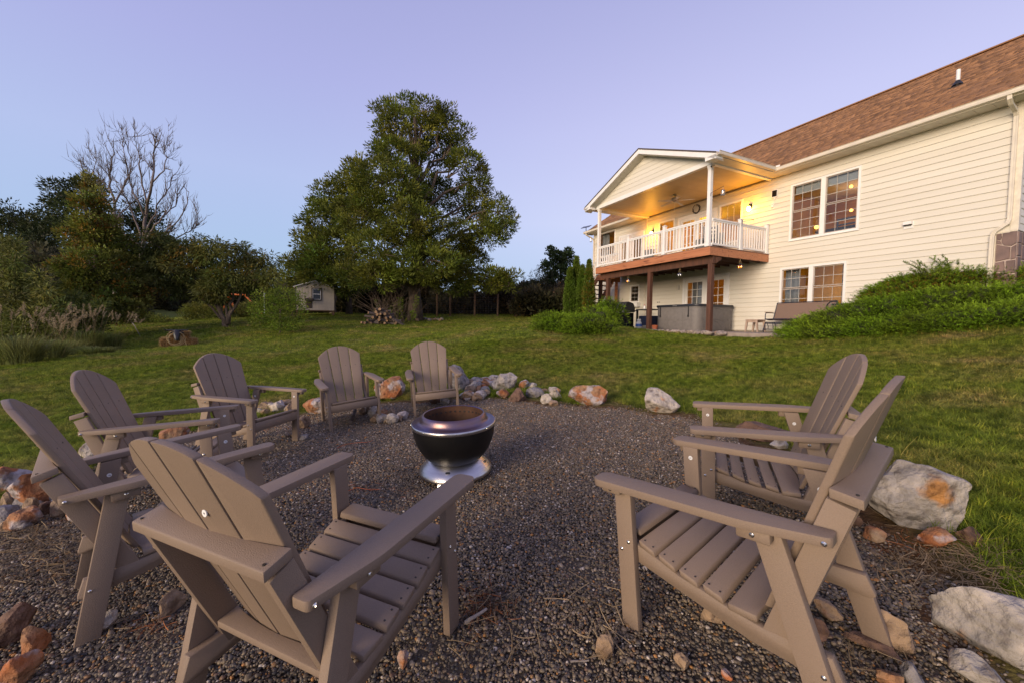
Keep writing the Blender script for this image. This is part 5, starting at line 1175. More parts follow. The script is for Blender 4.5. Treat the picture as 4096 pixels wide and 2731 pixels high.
tb = H('side_table', 'black slatted outdoor table between the grill and the hot tub', 'table', 4.35, 1.75, pz + .012); MB().box(-.35, .35, -.45, .45, .86, .90).build('table_top', M['black'], tb, .01); MB().box(-.30, .30, -.42, .30, .18, .60).build('storage_box', M['darkblue'], tb, .01)
for x, y in ((-.3, -.4), (-.3, .4), (.3, -.4), (.3, .4)): MB().box(x - .035, x + .035, y - .035, y + .035, 0, .86).build('leg', M['black'], tb)
bt = H('spray_bottle', 'small white bottle with red cap on the black table', 'bottle', 4.52, 1.65, pz + .912); MB().lathe([(0, 0), (.045, 0), (.05, .10), (.02, .15), (.02, .17)], 12).build('bottle_body', M['white'], bt, smooth=40); MB().lathe([(.024, .17), (.024, .20), (0, .21)], 10).build('cap', emit_mat('red_cap', (.0, 0, 0), 0) if False else mat('red_plastic', (.5, .03, .03), None, .4), bt)
fp = H('flower_pot', 'small terracotta pot at the foot of the middle deck post', 'pot', 2.68, .42, pz + .012); MB().lathe([(0, 0), (.08, 0), (.11, .16), (.12, .16), (.12, .20), (.10, .20), (.09, .05), (0, .04)], 16).build('pot', M['terracotta'], fp)
# stool and glider
st = H('plastic_stool', 'tan plastic stool beside the glider bench', 'stool', -.22, 2.15, pz + .012)
MB().box(-.22, .22, -.22, .22, .40, .435).build('seat', M['tanplastic'], st, .012)
for x in (-1, 1):
    for y in (-1, 1): MB().prism([(y * .20, .40), (y * .13, .40), (y * .195, 0), (y * .235, 0)], x * .20 - .03, x * .20 + .03, 'x').build('leg', M['tanplastic'], st, .006)
for s in (-1, 1): MB().box(min(s * .2, s * .17), max(s * .2, s * .17), -.18, .18, .33, .40).build('apron', M['tanplastic'], st, .004)
gl = H('glider_bench', 'brown sling glider bench on a navy frame against the house wall', 'bench', -1.35, 2.62, pz + .012)
Wb = .90
mb = MB(); prof = [(-.28, .46), (-.10, .43), (.10, .43), (.18, .50), (.26, .72), (.33, .95), (.36, 1.0)]
A = [[mb.bm.verts.new((x, y, z)) for x, z in prof] for y in (-Wb, Wb)]
for i in range(len(prof) - 1): mb.bm.faces.new((A[0][i], A[0][i + 1], A[1][i + 1], A[1][i]))
o = mb.build('sling_seat', M['sling'], gl); sm_ = o.modifiers.new('thick', 'SOLIDIFY'); sm_.thickness = .012
for y in (-Wb, Wb):
    MB().tube([(-.30, y, .45), (-.10, y, .42), (.10, y, .42), (.18, y, .50), (.36, y, 1.02)], .016, 8).build('side_rail', M['darkblue'], gl)
    MB().tube([(-.30, y, .45), (-.30, y, .60), (-.27, y, .66), (.05, y, .67), (.24, y, .66)], .015, 8).build('arm_frame', M['darkblue'], gl)
    MB().box(-.30, .06, y - .035, y + .035, .672, .69).build('arm_pad', mat('arm_pad_wood%d' % (y > 0), (.2, .1, .05), None, .5), gl, .008)
    MB().tube([(-.36, y, .0), (-.40, y, .05), (-.30, y, .30), (-.26, y, .34), (.20, y, .34), (.26, y, .30), (.33, y, .04), (.28, y, 0)], .016, 8).build('base_frame', M['darkblue'], gl)
    MB().tube([(-.38, y, .10), (.30, y, .10)], .014, 8).build('stretcher', M['darkblue'], gl); MB().tube([(-.2, y, .34), (-.12, y, .20), (-.12, y, .12)], .012, 6).tube([(.12, y, .34), (.16, y, .20), (.16, y, .12)], .012, 6).build('swing_arm', M['darkblue'], gl)
for x, z in ((-.30, .45), (-.3, .30), (.30, .10), (-.2, .34)): MB().tube([(x, -Wb, z), (x, Wb, z)], .015, 8).build('cross_rail', M['darkblue'], gl)
MB().tube([(.36, -Wb, 1.02), (.36, Wb, 1.02)], .014, 8).build('top_rail', M['darkblue'], gl)
# hose cart partly hidden behind the juniper
bk = H('garden_cart', 'black wheeled cart handle and wheel showing above the juniper', 'cart', -2.75, 2.75, -2.50)
MB().box(-.25, .25, -.55, .45, .86, .90).build('tray', M['black'], bk, .01)
for y in (-.4, .35): MB().box(-.02, .02, y - .02, y + .02, 0, .86).build('leg', M['black'], bk)
MB().tube([(-.27, .38 + .17 * math.cos(a), .80 + .17 * math.sin(a)) for a in np.linspace(0, 6.28, 20)[:-1]], .018, 6, closed=True).build('wheel', M['black'], bk)
for k in range(6): MB().tube([(-.27, .38, .80), (-.27, .38 + .17 * math.cos(k * 1.047), .80 + .17 * math.sin(k * 1.047))], .006, 5).build('spoke', M['galv'], bk)
# stones edging the patio
r_ = random.Random(11); u = 5.9
M['edge'] = rockmat('edging_stone', (.36, .30, .26), (.27, .22, .19), (.40, .22, .13), (.58, .68))
while u > -.5:
    w_ = r_.uniform(.18, .42); me = rock_mesh('edging_stone', r_.randrange(999), w_ / 2 * 1.1, .14, .085, 2, 6, M['edge'])
    p = hw(u - w_ / 2, -.30 + r_.uniform(-.06, .06), 0); o = link('edging_stone', me, None, (p[0], p[1], PZW - .03), (0, 0, YAW + math.pi / 2 + r_.uniform(-.2, .2))); tag(o, 'flat stone in the edging row between the lawn and the patio', 'stone', 'stones edging the patio'); u -= w_ * .92

cm_ = H('security_camera', 'small round security camera at the top of the tall right deck post', 'camera', .00, .00, 2.83)
MB().tube([(.05, -.01, .03), (-.02, -.02, 0), (-.09, -.03, -.03)], [.03, .034, .036], 12).build('camera_body', M['galv'], cm_, smooth=40); MB().tube([(-.09, -.03, -.03), (-.094, -.031, -.032)], .026, 12).build('lens', M['black'], cm_)
# ------------------------------------------------------------------ foliage
def leafmat(name, a, b, trans=.35, scale=.35, rough=.6): return mat(name, a, b, rough, scale, 0, attr=True, trans=trans, world=True, spec=.25)
LM = dict(oak=leafmat('oak_leaves', (.105, .135, .016), (.140, .148, .022)), dark=leafmat('woodland_leaves', (.030, .044, .014), (.042, .054, .016), .25),
          mix=leafmat('autumn_leaves', (.130, .160, .024), (.155, .145, .030)), peach=leafmat('peach_leaves', (.100, .125, .024), (.135, .135, .034)),
          bright=leafmat('shrub_leaves', (.115, .180, .014), (.140, .180, .022)), maple=leafmat('maple_leaves', (.060, .092, .030), (.075, .10, .035)),
          cyp=leafmat('arborvitae_sprays', (.080, .140, .012), (.100, .140, .018), .2, 1.2), jun=leafmat('juniper_needles', (.118, .210, .010), (.165, .240, .016), .25, 1.0),
          brush=leafmat('brush_leaves', (.050, .052, .022), (.070, .058, .030)), reed=leafmat('reed_blades', (.13, .18, .035), (.20, .19, .07), .3), plume=leafmat('reed_plumes', (.40, .32, .20), (.30, .23, .15), .3), thin=leafmat('thicket_leaves', (.050, .052, .020), (.070, .050, .030)))
def leafmesh(name, P, D, L, Wd, mat_, C, roll=None, fold=.0):
    """P base points (n,3), D unit directions, L lengths, Wd widths"""
    n = len(P); rd = rng.normal(size=(n, 3)); S = np.cross(D, rd); S /= np.linalg.norm(S, axis=1)[:, None] + 1e-9
    Nn = np.cross(S, D)
    L = np.asarray(L)[:, None]; Wd = np.asarray(Wd)[:, None]
    mid = P + D * L * .45 + Nn * L * .06
    V = np.stack([P, mid + S * Wd * .5, P + D * L - Nn * L * .08, mid - S * Wd * .5], 1).reshape(-1, 3)
    F = np.arange(n * 4).reshape(n, 4)
    return npmesh(name, V, F, mat_, False, np.repeat(C, 4, 0))
def unit(a): return a / (np.linalg.norm(a, axis=-1, keepdims=True) + 1e-9)
def clumps(lumps, dens, shell=.35, inner=.12, ecut=.72):
    out = []; src = []
    for i, (c, r) in enumerate(lumps):
        n = max(6, int(dens * (r[0] * r[1] + r[1] * r[2] + r[0] * r[2]))); d = unit(rng.normal(size=(n, 3))); f = np.where(rng.random(n) < inner, rng.uniform(.2, .7, n), 1 - shell * rng.random(n) ** 1.4)
        wobf = 1 + .16 * np.array([noise.noise(Vector((float(q[0]) * 2 + i, float(q[1]) * 2, float(q[2]) * 2))) for q in d]) * 1.6
        p = c + d * r * (f * wobf)[:, None]; keep = np.ones(n, bool)
        for j, (c2, r2) in enumerate(lumps):
            if j != i: keep &= (((p - c2) / r2) ** 2).sum(1) > ecut ** 2 * .8
        out.append(p[keep]); src.append(np.full(keep.sum(), i))
    return np.concatenate(out), np.concatenate(src)
def foliage(name, parent, cl, cen, per, cr, ll, lw, m_, droop=0., red=0., flat=.7, cvar=.22, upb=.3, redc=(2.2, .55, .5)):
    n = len(cl) * per; base = np.repeat(cl, per, 0); outd = unit(np.repeat(cl - cen, per, 0)); rd = unit(rng.normal(size=(n, 3)))
    P = base + rd * (cr * rng.random(n) ** .5)[:, None] * np.array([1, 1, flat])
    D = unit(rd * .9 + outd * .5 + np.array([0, 0, upb]) + np.array([0, 0, -droop])); cc = np.repeat(np.clip(rng.normal(1, cvar, (len(cl), 1)), .5, 1.7), per, 0) * np.clip(rng.normal(1, .18, (n, 1)), .5, 1.6) * np.array([1, 1, 1.])
    cc = cc * (1 + np.repeat(rng.normal(0, .10, (len(cl), 1)), per, 0) * np.array([1., .1, 0]))
    if red: k = np.repeat(rng.random(len(cl)) < red, per); cc[k] *= np.array(redc)
    return link(name, leafmesh(name, P, D, ll * rng.uniform(.7, 1.25, n), lw * rng.uniform(.7, 1.2, n), m_, cc), parent)
def lump(px, py, rx, ry, D, off=0, dz=.85):
    c = at(px, py, D + off); k = (D + off) / FPX; return (c, np.array([rx * k, rx * k * dz, ry * k]))
def curve(a, b_, n=6, sag=.0, jit=.05, seed=0):
    r = np.random.default_rng(seed); a = np.array(a, float); b_ = np.array(b_, float); L = np.linalg.norm(b_ - a); t = np.linspace(0, 1, n)[:, None]
    p = a * (1 - t) + b_ * t; p[:, 2] += sag * L * np.sin(math.pi * t[:, 0]); j = r.normal(0, jit * L, (n, 3)); j[0] = 0; j[-1] = 0; return p + j * np.sin(math.pi * t)
def tree(name, label, cat, base, lumps, trunk_r, trunk_top, lm, dens=10, per=40, cr=.38, ll=.14, lw=.05, group=None, bark='bark', limbs=True, twigs=8, **k):
    o = thing(name, label, cat, base, group=group); b0 = np.array(base, float)
    tt = np.array(trunk_top, float) - b0; mb = MB(); path = curve((0, 0, -.3), tt, 9, 0, .008, 3); rr_ = [trunk_r * (1.35 if i == 0 else (1.0 - .75 * i / 8)) for i in range(9)]
    mb.tube(path, rr_, 12); mb.build('trunk', M[bark], o, smooth='all')
    lp = [(c - b0, r) for c, r in lumps]; cl, src = clumps(lp, dens)
    if limbs:
        mb = MB(); rg = np.random.default_rng(5)
        for i, (c, r) in enumerate(lp):
            f = np.clip((c[2] * .72) / max(tt[2], .1), .18, .97); s = path[0] * (1 - f) + path[-1] * f; s = np.array([np.interp(f, np.linspace(0, 1, 9), path[:, q]) for q in range(3)])
            r0 = trunk_r * .42 * (1 - f * .55); mb.tube(curve(s, c, 7, .10, .035, i), [r0 * (1 - .11 * q) for q in range(7)], 7)
            mine = cl[src == i]
            for q in mine[rg.permutation(len(mine))[:twigs]]: mb.tube(curve(c, q, 5, .05, .06, int(abs(q[0]) * 99)), [r0 * .36, r0 * .28, r0 * .2, r0 * .13, r0 * .08], 5)
            for q in mine[rg.permutation(len(mine))[:twigs // 2]]:
                g_ = s * .35 + c * .65; mb.tube(curve(g_, q, 5, .08, .06, int(abs(q[1]) * 99)), [r0 * .4, r0 * .3, r0 * .2, r0 * .13, r0 * .08], 5)
        mb.build('limbs', M[bark], o, smooth='all')
    cen = np.array([lp[i][0] for i in src]) - np.array([0, 0, .3])
    foliage('crown', o, cl, cen, per, cr, ll, lw, LM[lm], **k); return o
# the big oak
b = onground(1662, 25); D = 25.5
ol = [lump(1545, 470, 52, 62, D), lump(1600, 430, 55, 40, D, 1), lump(1700, 450, 75, 50, D, -.5), lump(1790, 500, 60, 70, D), lump(1640, 520, 110, 80, D), lump(1850, 555, 55, 40, D, .5), lump(1520, 590, 50, 48, D, -.5),
      lump(1590, 640, 110, 70, D, -1), lump(1750, 620, 80, 55, D, 1.5), lump(1860, 650, 75, 55, D), lump(1900, 720, 60, 60, D, .5), lump(1560, 740, 150, 85, D, -2), lump(1720, 780, 110, 75, D, 2), lump(1480, 860, 140, 90, D, -1.5), lump(1880, 820, 90, 70, D, 1),
      lump(1990, 850, 60, 65, D, .5), lump(2020, 900, 40, 45, D), lump(1960, 930, 80, 55, D, -1), lump(1650, 900, 140, 80, D, -3), lump(1800, 960, 120, 70, D, -1), lump(1880, 1030, 80, 55, D, 0), lump(1540, 1010, 140, 80, D, -3), lump(1700, 1060, 160, 75, D, -3.5),
      lump(1840, 1110, 110, 60, D, -2), lump(1960, 1120, 80, 48, D, -2), lump(2040, 1130, 45, 34, D, -2.5), lump(1620, 1085, 130, 50, D, -2.5), lump(1500, 1110, 90, 50, D, -3), lump(1430, 1090, 80, 60, D, -2)]
tree('oak_tree', 'tallest tree in the middle, broad dark green oak behind the woodpile', 'tree', b, ol, .42, at(1660, 470, D), 'oak', 8.8, 74, .42, .22, .07, cvar=.34)
# second oak on its left
b = onground(1397, 30); D = 30
ol = [lump(1440, 660, 45, 50, D), lump(1440, 740, 110, 70, D), lump(1340, 800, 90, 60, D), lump(1290, 870, 85, 70, D, -1), lump(1400, 880, 120, 80, D, -2), lump(1240, 980, 75, 70, D, -1), lump(1330, 1000, 120, 70, D, -2.5), lump(1200, 1060, 60, 50, D), lump(1300, 1090, 120, 50, D, -2.5), lump(1400, 1130, 100, 50, D, -2), lump(1180, 1110, 50, 50, D, 1)]
tree('oak_tree', 'lower left oak merging with the tallest tree, hanging over the white shed', 'tree', b, ol, .22, at(1400, 760, D), 'oak', 9, 50, .48, .27, .09, cvar=.3)
b = onground(1335, 34)
tree('oak_tree', 'dark tree trunk behind the right side of the white shed', 'tree', b, [lump(1330, 1060, 90, 60, 34), lump(1230, 1120, 80, 45, 34)], .30, at(1330, 1050, 34), 'dark', 5, 34, .6, .3, .1)
# dark woods at the left
for i, (lab, base, ls, D) in enumerate([
    ('dark tree at the far left edge of the sky line', (40, 46), [(0, 850, 60, 50), (60, 900, 80, 70), (0, 960, 110, 90), (110, 960, 70, 70), (60, 1080, 130, 80)], 46),
    ('small round dark tree between the far left tree and the tall dark one', (160, 44), [(170, 880, 48, 38), (150, 960, 70, 60), (180, 1060, 90, 70)], 44),
    ('tall dark tree left of the bare tree', (300, 42), [(300, 770, 85, 55), (240, 780, 45, 45), (350, 745, 50, 45), (230, 860, 70, 60), (330, 860, 110, 80), (260, 970, 120, 80), (380, 980, 100, 80), (300, 1100, 140, 80)], 42),
    ('dark tree behind the bare tree', (590, 44), [(540, 850, 60, 50), (600, 900, 65, 60), (540, 950, 90, 70), (480, 1000, 80, 60), (600, 1010, 90, 60), (540, 1100, 120, 70)], 44),
    ('low dark tree line behind the peach tree', (800, 55), [(700, 1120, 80, 50), (800, 1130, 90, 50), (920, 1140, 90, 45), (1030, 1135, 80, 45), (1110, 1140, 60, 45), (640, 1130, 60, 50)], 55)]):
    b = onground(*base); tree('woodland_tree', lab, 'tree', b, [lump(*q, D, rng.uniform(-1.5, 1.5)) for q in ls], .3, at(ls[0][0], ls[0][1] + 30, D), 'dark', 3.6, 40, .75, .36, .14, cvar=.3, twigs=4)
# green and orange multi stem tree
D = 18; b = onground(400, D)
ls = [(350, 740, 28, 40), (345, 830, 45, 60), (400, 800, 30, 50), (380, 900, 75, 60), (320, 960, 60, 60), (430, 980, 90, 70), (360, 1060, 110, 70), (480, 1080, 80, 70), (420, 1160, 130, 70), (330, 1180, 80, 70), (520, 1180, 70, 60), (470, 1240, 90, 50)]
tree('maple_tree', 'green and rust leaved maple in front of the dark woods at left', 'tree', b, [lump(*q, D, rng.uniform(-.8, .8)) for q in ls], .14, at(370, 800, D), 'mix', 42, 34, .27, .13, .075, red=.10, cvar=.30, redc=(1.5, .75, .7), bark='twig')
# peach tree
D = 20; b = onground(912, D)
ls = [(620, 980, 70, 60), (700, 1010, 70, 55), (760, 1000, 70, 55), (840, 1010, 60, 50), (900, 1020, 60, 55), (960, 1030, 70, 55), (1050, 1060, 60, 50), (1080, 1120, 45, 45), (660, 1090, 90, 50), (780, 1100, 90, 60), (900, 1120, 80, 50), (980, 1120, 70, 45), (850, 1170, 70, 35), (700, 1160, 60, 30), (590, 1060, 50, 60)]
o = tree('peach_tree', 'low spreading peach tree with forked trunk and drooping leaves', 'tree', b, [lump(*q, D, rng.uniform(-1, 1)) for q in ls], .15, at(860, 1180, D), 'peach', 30, 34, .34, .20, .055, droop=.9, upb=0, cvar=.25, red=.04, redc=(1.5, .9, .6))
mb = MB(); 
for e_, r0 in ((at(780, 1150, D), .10), (at(940, 1150, D), .11), (at(1000, 1120, D), .08), (at(700, 1130, D), .07), (at(880, 1100, D), .07)): mb.tube(curve((.0, 0, .15), np.array(e_) - b, 7, .04, .03, int(r0 * 1000)), [r0 * (1 - .12 * q) for q in range(7)], 8)
mb.build('trunk_fork', M['bark'], o, smooth='all')
# bush right of the peach tree
D = 17; b = onground(1120, D)
ls = [(1060, 1200, 50, 45), (1130, 1190, 55, 40), (1190, 1210, 40, 45), (1090, 1250, 90, 50), (1170, 1260, 60, 50), (1030, 1260, 40, 45), (1140, 1300, 70, 25)]
tree('garden_bush', 'loose bright green bush with tangled bare stems in front of the shed', 'bush', b, [lump(*q, D, rng.uniform(-.4, .4)) for q in ls], .05, at(1120, 1240, D), 'bright', 60, 20, .22, .10, .035, cvar=.3, bark='twig', twigs=14)
# rounded low bush far left of peach trunk, and far brush
for px, D, lab, ls, lm in ((815, 26, 'rounded dull green bush behind the left side of the peach tree trunk', [(800, 1240, 40, 36), (850, 1250, 40, 30), (760, 1255, 30, 25)], 'mix'), (960, 27, 'low bush behind the right side of the peach tree trunk', [(950, 1250, 40, 28), (1000, 1240, 40, 30)], 'peach'),
                           (520, 24, 'low dark weeds at the foot of the bare tree', [(560, 1275, 60, 20), (640, 1290, 40, 12), (480, 1280, 50, 18)], 'mix')):
    b = onground(px, D); tree('low_bush', lab, 'bush', b, [lump(*q, D) for q in ls], .03, at(px, 1250, D), lm, 50, 34, .28, .13, .05, bark='twig', twigs=3)
# thicket and brush masses (countless)
def mass(name, boxes, lm, n, ll, lw, droop=0, stems=0, cvar=.3, cl=30, cr=.45):
    C = []
    for (x0, x1, y0, y1, D0, D1_) in boxes:
        k = int(n * (x1 - x0) * (y1 - y0) / 10000); px = rng.uniform(x0, x1, k); D = rng.uniform(D0, D1_, k); py = y1 - (y1 - y0) * rng.random(k) ** .8 * (1 + .25 * np.sin(px * .045) + .15 * np.sin(px * .13))
        C += [at(a, b_, d) for a, b_, d in zip(px, py, D)]
    C = np.array(C); o = foliage(name, None, C, C - np.array([0, 0, 1.]), cl, cr, ll, lw, LM[lm], droop=droop, cvar=cvar); o['kind'] = 'stuff'; return o
mass('thicket', [(1740, 2400, 1170, 1262, 29.5, 33), (1960, 2330, 1150, 1200, 31, 34), (1440, 1740, 1140, 1262, 31, 34), (2060, 2300, 1180, 1250, 26, 29), (1560, 1620, 1180, 1262, 27, 28), (2180, 2420, 1170, 1250, 31, 34)], 'thin', 230, .26, .13)
mass('far_brush', [(560, 780, 1170, 1256, 50, 54), (0, 560, 1120, 1262, 30, 38), (700, 1460, 1160, 1268, 46, 54), (1180, 1480, 1180, 1268, 35, 38), (-200, 300, 1050, 1230, 33, 40)], 'brush', 130, .42, .22, cr=.9)
mass('shrub_border', [(0, 110, 1030, 1390, 14, 16.5), (0, 250, 1170, 1400, 13.5, 16), (200, 420, 1200, 1330, 15, 17)], 'peach', 66, .17, .045, droop=.8, cvar=.35, cr=.3)
mb = MB(); rg = np.random.default_rng(8)                        # thin upright stems standing out of the thicket
for k in range(70):
    px = rg.uniform(1980, 2400) if k < 36 else rg.uniform(1450, 1960); p0 = onground(px, 31); tp = p0 + np.array([rg.normal(0, .5), 0, rg.uniform(1.6, 3.6)]); mb.tube(curve(p0, tp, 5, 0, .04, k), [.02, .016, .012, .008, .004], 4)
tag(mb.build('thicket_stems', M['twig'], None), kind='stuff')
# wispy shrub tops against the sky
D = 31
for px, lab in ((2110, 'wispy small leaved shrub rising above the thicket right of the oak'), (2190, 'second wispy shrub above the thicket, nearer the maple'), (2385, 'thin twigs with small leaves between the arborvitaes and the deck')):
    b = onground(px, D); o = thing('wispy_shrub', lab, 'shrub', b); mb = MB(); C = []
    for k in range(16):
        e_ = at(px + rg.normal(0, 42 if px < 2300 else 12), rg.uniform(1065, 1130), D) - b; c = curve((0, 0, .2), e_, 7, 0, .03, k); mb.tube(c, [.02, .017, .014, .011, .008, .006, .003], 4)
        for q in np.linspace(.45, 1, 9): C.append([np.interp(q, np.linspace(0, 1, 7), c[:, i]) for i in range(3)])
    mb.build('stems', M['twig'], o); C = np.array(C); foliage('leaves', o, C, C - np.array([0, 0, 1.]), 9, .14, .10, .05, LM['brush'], cvar=.3)
# grey green maple behind the arborvitaes
D = 34; b = onground(2240, D)
ls = [(2225, 1040, 30, 45), (2190, 1090, 28, 50), (2270, 1060, 30, 55), (2240, 1120, 55, 55), (2300, 1120, 30, 45), (2190, 1160, 40, 45), (2260, 1190, 65, 45)]
ls += [(2200 + k * 14, 1010 + (k * 37) % 30, 8, 26) for k in range(7)]
tree('maple_tree', 'grey green upright maple behind the two arborvitaes', 'tree', b, [lump(*q, D) for q in ls], .10, at(2240, 1080, D), 'maple', 26, 30, .28, .20, .12, cvar=.25)
# arborvitaes: four narrow cones
def cone(px, ptop, pbot, hw_, D, lab, brown=0):
    b = onground(px, D); top = at(px, ptop, D); Hh = top[2] - b[2]; rm = hw_ * D / FPX; n = int(2600 * rm / .5)
    o = thing('arborvitae', lab, 'tree', b); MB().tube([(0, 0, -.1), (0, 0, Hh * .7)], [.05, .02], 8).build('trunk', M['bark'], o)
    t = rng.random(n) ** .75; z = t * Hh; prof = np.where(t < .35, .82 + .5 * t, np.clip(1.0 - ((t - .35) / .65) ** 1.35, 0, 1)); a = rng.uniform(0, 2 * math.pi, n)
    rr_ = rm * prof * (.80 + .22 * rng.random(n)) * (1 + .10 * np.sin(a * 3 + z * 2)); C = np.stack([rr_ * np.cos(a), rr_ * np.sin(a), z + .1], -1)
    per = 10; base = np.repeat(C, per, 0); m_ = n * per; outd = unit(base * np.array([1, 1, 0]) + 1e-6); Dd = unit(outd * .75 + np.array([0, 0, .9]) + rng.normal(0, .35, (m_, 3))); P = base + rng.normal(0, .035, (m_, 3))
    cc = np.repeat(np.clip(rng.normal(1, .22, (n, 1)), .5, 1.6), per, 0) * np.ones(3)
    if brown: k = np.repeat((rng.random(n) < brown * (1.3 - t)), per); cc[k] *= np.array([1.7, .75, .9])
    link('foliage', leafmesh('foliage', P, Dd, .10 * rng.uniform(.7, 1.2, m_), np.full(m_, .030), LM['cyp'], cc), o)
cone(2302, 1042, 1240, 24, 20.5, 'tallest pointed arborvitae beside the house'); cone(2277, 1085, 1240, 22, 20.2, 'left shoulder arborvitae of the group beside the house'); cone(2326, 1076, 1240, 22, 20.0, 'third arborvitae, between the tallest and the browned one'); cone(2352, 1056, 1240, 22, 19.6, 'right hand arborvitae with browned lower foliage by the stairs', .35)
# junipers -----------------------------------------------------------
def juniper(name, label, lumps, n, brown=0, spr=1.0, low=None):
    c0 = np.mean([c for c, r in lumps], 0); b = np.array([c0[0], c0[1], gz(c0[0], c0[1])]); o = thing(name, label, 'shrub', b)
    mb = MB()
    for i, (c, r) in enumerate(lumps):
        q = c - b; mb.tube(curve((0, 0, .0), q, 6, .05, .03, i), [.05, .04, .03, .025, .02, .01], 6)
    mb.build('stems', M['twig'], o)
    tot = sum(r[0] * r[1] for c, r in lumps); Ps, Ds, Ls, Ws, Cs = [], [], [], [], []
    # dark inner skin so that no light leaks through
    Vv, Ff = [], []
    for c, r in lumps:
        m_ = max(60, int(n * r[0] * r[1] / tot)); mp = max(8, m_ // 14); d = unit(rng.normal(size=(mp, 3))); d[:, 2] = np.abs(d[:, 2]) - .30 * rng.random(mp); d = unit(d)
        pc_ = c + d * r * (.84 + .16 * rng.random((mp, 1))); k_ = np.repeat(np.arange(mp), 14); pad_c = np.clip(rng.normal(1, .42, (mp, 1)), .35, 2.0)
        off = rng.normal(0, 1, (len(k_), 3)) * np.array([.17, .17, .016]) * spr; off[:, 2] -= .35 * (off[:, 0] ** 2 + off[:, 1] ** 2) / .15
        p = pc_[k_] + off; d = d[k_]; clump_c = pad_c[k_]; keep = np.ones(len(p), bool)
        for c2, r2 in lumps:
            if c2 is not c: keep &= (((p - c2) / r2) ** 2).sum(1) > .60
        p, d, off, clump_c = p[keep], d[keep], off[keep], clump_c[keep]; m_ = len(p); nn = unit(d / r)
        lead = unit(nn * .35 + unit(off) * .45 * np.array([1, 1, .2]) + rng.normal(0, .20, (m_, 3)) + np.array([-.42, -.25, .14])); per = 20
        L0 = .17 * spr * rng.uniform(.6, 1.3, m_)
        tpos = rng.random((m_, per)); base = p[:, None] + lead[:, None] * (L0[:, None] * tpos)[..., None]
        dd = unit(lead[:, None] * 1.0 + rng.normal(0, .42, (m_, per, 3))); tip = .40 + .95 * tpos[..., None]  # lighter tips; spray bases darkened to paint shade into the gaps
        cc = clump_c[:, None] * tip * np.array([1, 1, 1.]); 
        if brown: k = (rng.random(m_) < brown * np.clip(1.2 - (p[:, 2] - (c[2] - r[2])) / (1.4 * r[2]), 0, 1)); cc[k] *= np.array([1.25, .50, 1.3])
        Ps.append((p[:, None] + (base - p[:, None])).reshape(-1, 3)); Ds.append(dd.reshape(-1, 3)); Ls.append((.055 * spr * rng.uniform(.7, 1.2, m_ * per))); Ws.append(np.full(m_ * per, .0075 * spr)); Cs.append(cc.reshape(-1, 3))
    P = np.concatenate(Ps) - b; link('foliage', leafmesh('foliage', P, np.concatenate(Ds), np.concatenate(Ls), np.concatenate(Ws), LM['jun'], np.concatenate(Cs)), o)
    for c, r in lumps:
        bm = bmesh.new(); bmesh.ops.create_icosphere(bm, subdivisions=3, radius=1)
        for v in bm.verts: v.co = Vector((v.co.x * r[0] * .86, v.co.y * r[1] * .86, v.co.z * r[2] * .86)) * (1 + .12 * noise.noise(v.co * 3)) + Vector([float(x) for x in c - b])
        me = bpy.data.meshes.new('dark_inner_skin'); bm.to_mesh(me); bm.free(); me.materials.append(M['junin']); link('dark_inner_skin', me, o)  # added solid dark skin inside each lump, blocks light instead of real branches
    return o
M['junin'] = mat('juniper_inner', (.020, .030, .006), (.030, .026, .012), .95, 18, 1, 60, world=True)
jl = lambda px, py, rx, ry, D, dz=.9: lump(px, py, rx, ry, D, 0, dz)
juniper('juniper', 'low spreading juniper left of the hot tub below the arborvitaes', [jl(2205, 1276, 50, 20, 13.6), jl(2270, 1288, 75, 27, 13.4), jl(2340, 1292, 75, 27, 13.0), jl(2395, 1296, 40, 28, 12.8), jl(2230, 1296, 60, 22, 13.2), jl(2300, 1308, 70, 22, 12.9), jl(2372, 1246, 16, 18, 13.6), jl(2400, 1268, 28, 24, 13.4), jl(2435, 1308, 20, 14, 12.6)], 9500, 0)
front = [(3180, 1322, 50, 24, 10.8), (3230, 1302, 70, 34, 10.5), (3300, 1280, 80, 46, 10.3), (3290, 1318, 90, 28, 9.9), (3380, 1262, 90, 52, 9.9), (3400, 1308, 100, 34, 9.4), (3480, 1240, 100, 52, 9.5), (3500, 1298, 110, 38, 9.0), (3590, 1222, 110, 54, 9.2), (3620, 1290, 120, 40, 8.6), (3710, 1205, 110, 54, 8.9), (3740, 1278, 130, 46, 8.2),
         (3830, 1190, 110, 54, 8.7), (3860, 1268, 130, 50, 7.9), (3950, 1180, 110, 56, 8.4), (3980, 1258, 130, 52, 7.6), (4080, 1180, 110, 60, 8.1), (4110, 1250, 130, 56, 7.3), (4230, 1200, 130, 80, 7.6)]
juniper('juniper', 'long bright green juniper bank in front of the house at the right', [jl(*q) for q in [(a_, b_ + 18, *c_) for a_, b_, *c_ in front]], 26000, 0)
juniper('juniper', 'darker upper juniper bank with brown inner twigs against the house wall', [jl(3560, 1178, 70, 40, 11.0), jl(3650, 1152, 90, 46, 10.8), jl(3760, 1132, 100, 50, 10.5), jl(3880, 1120, 100, 48, 10.2), jl(3990, 1114, 90, 46, 9.9), jl(4090, 1116, 80, 50, 9.6), jl(3530, 1186, 55, 32, 11.0)], 12000, .45)
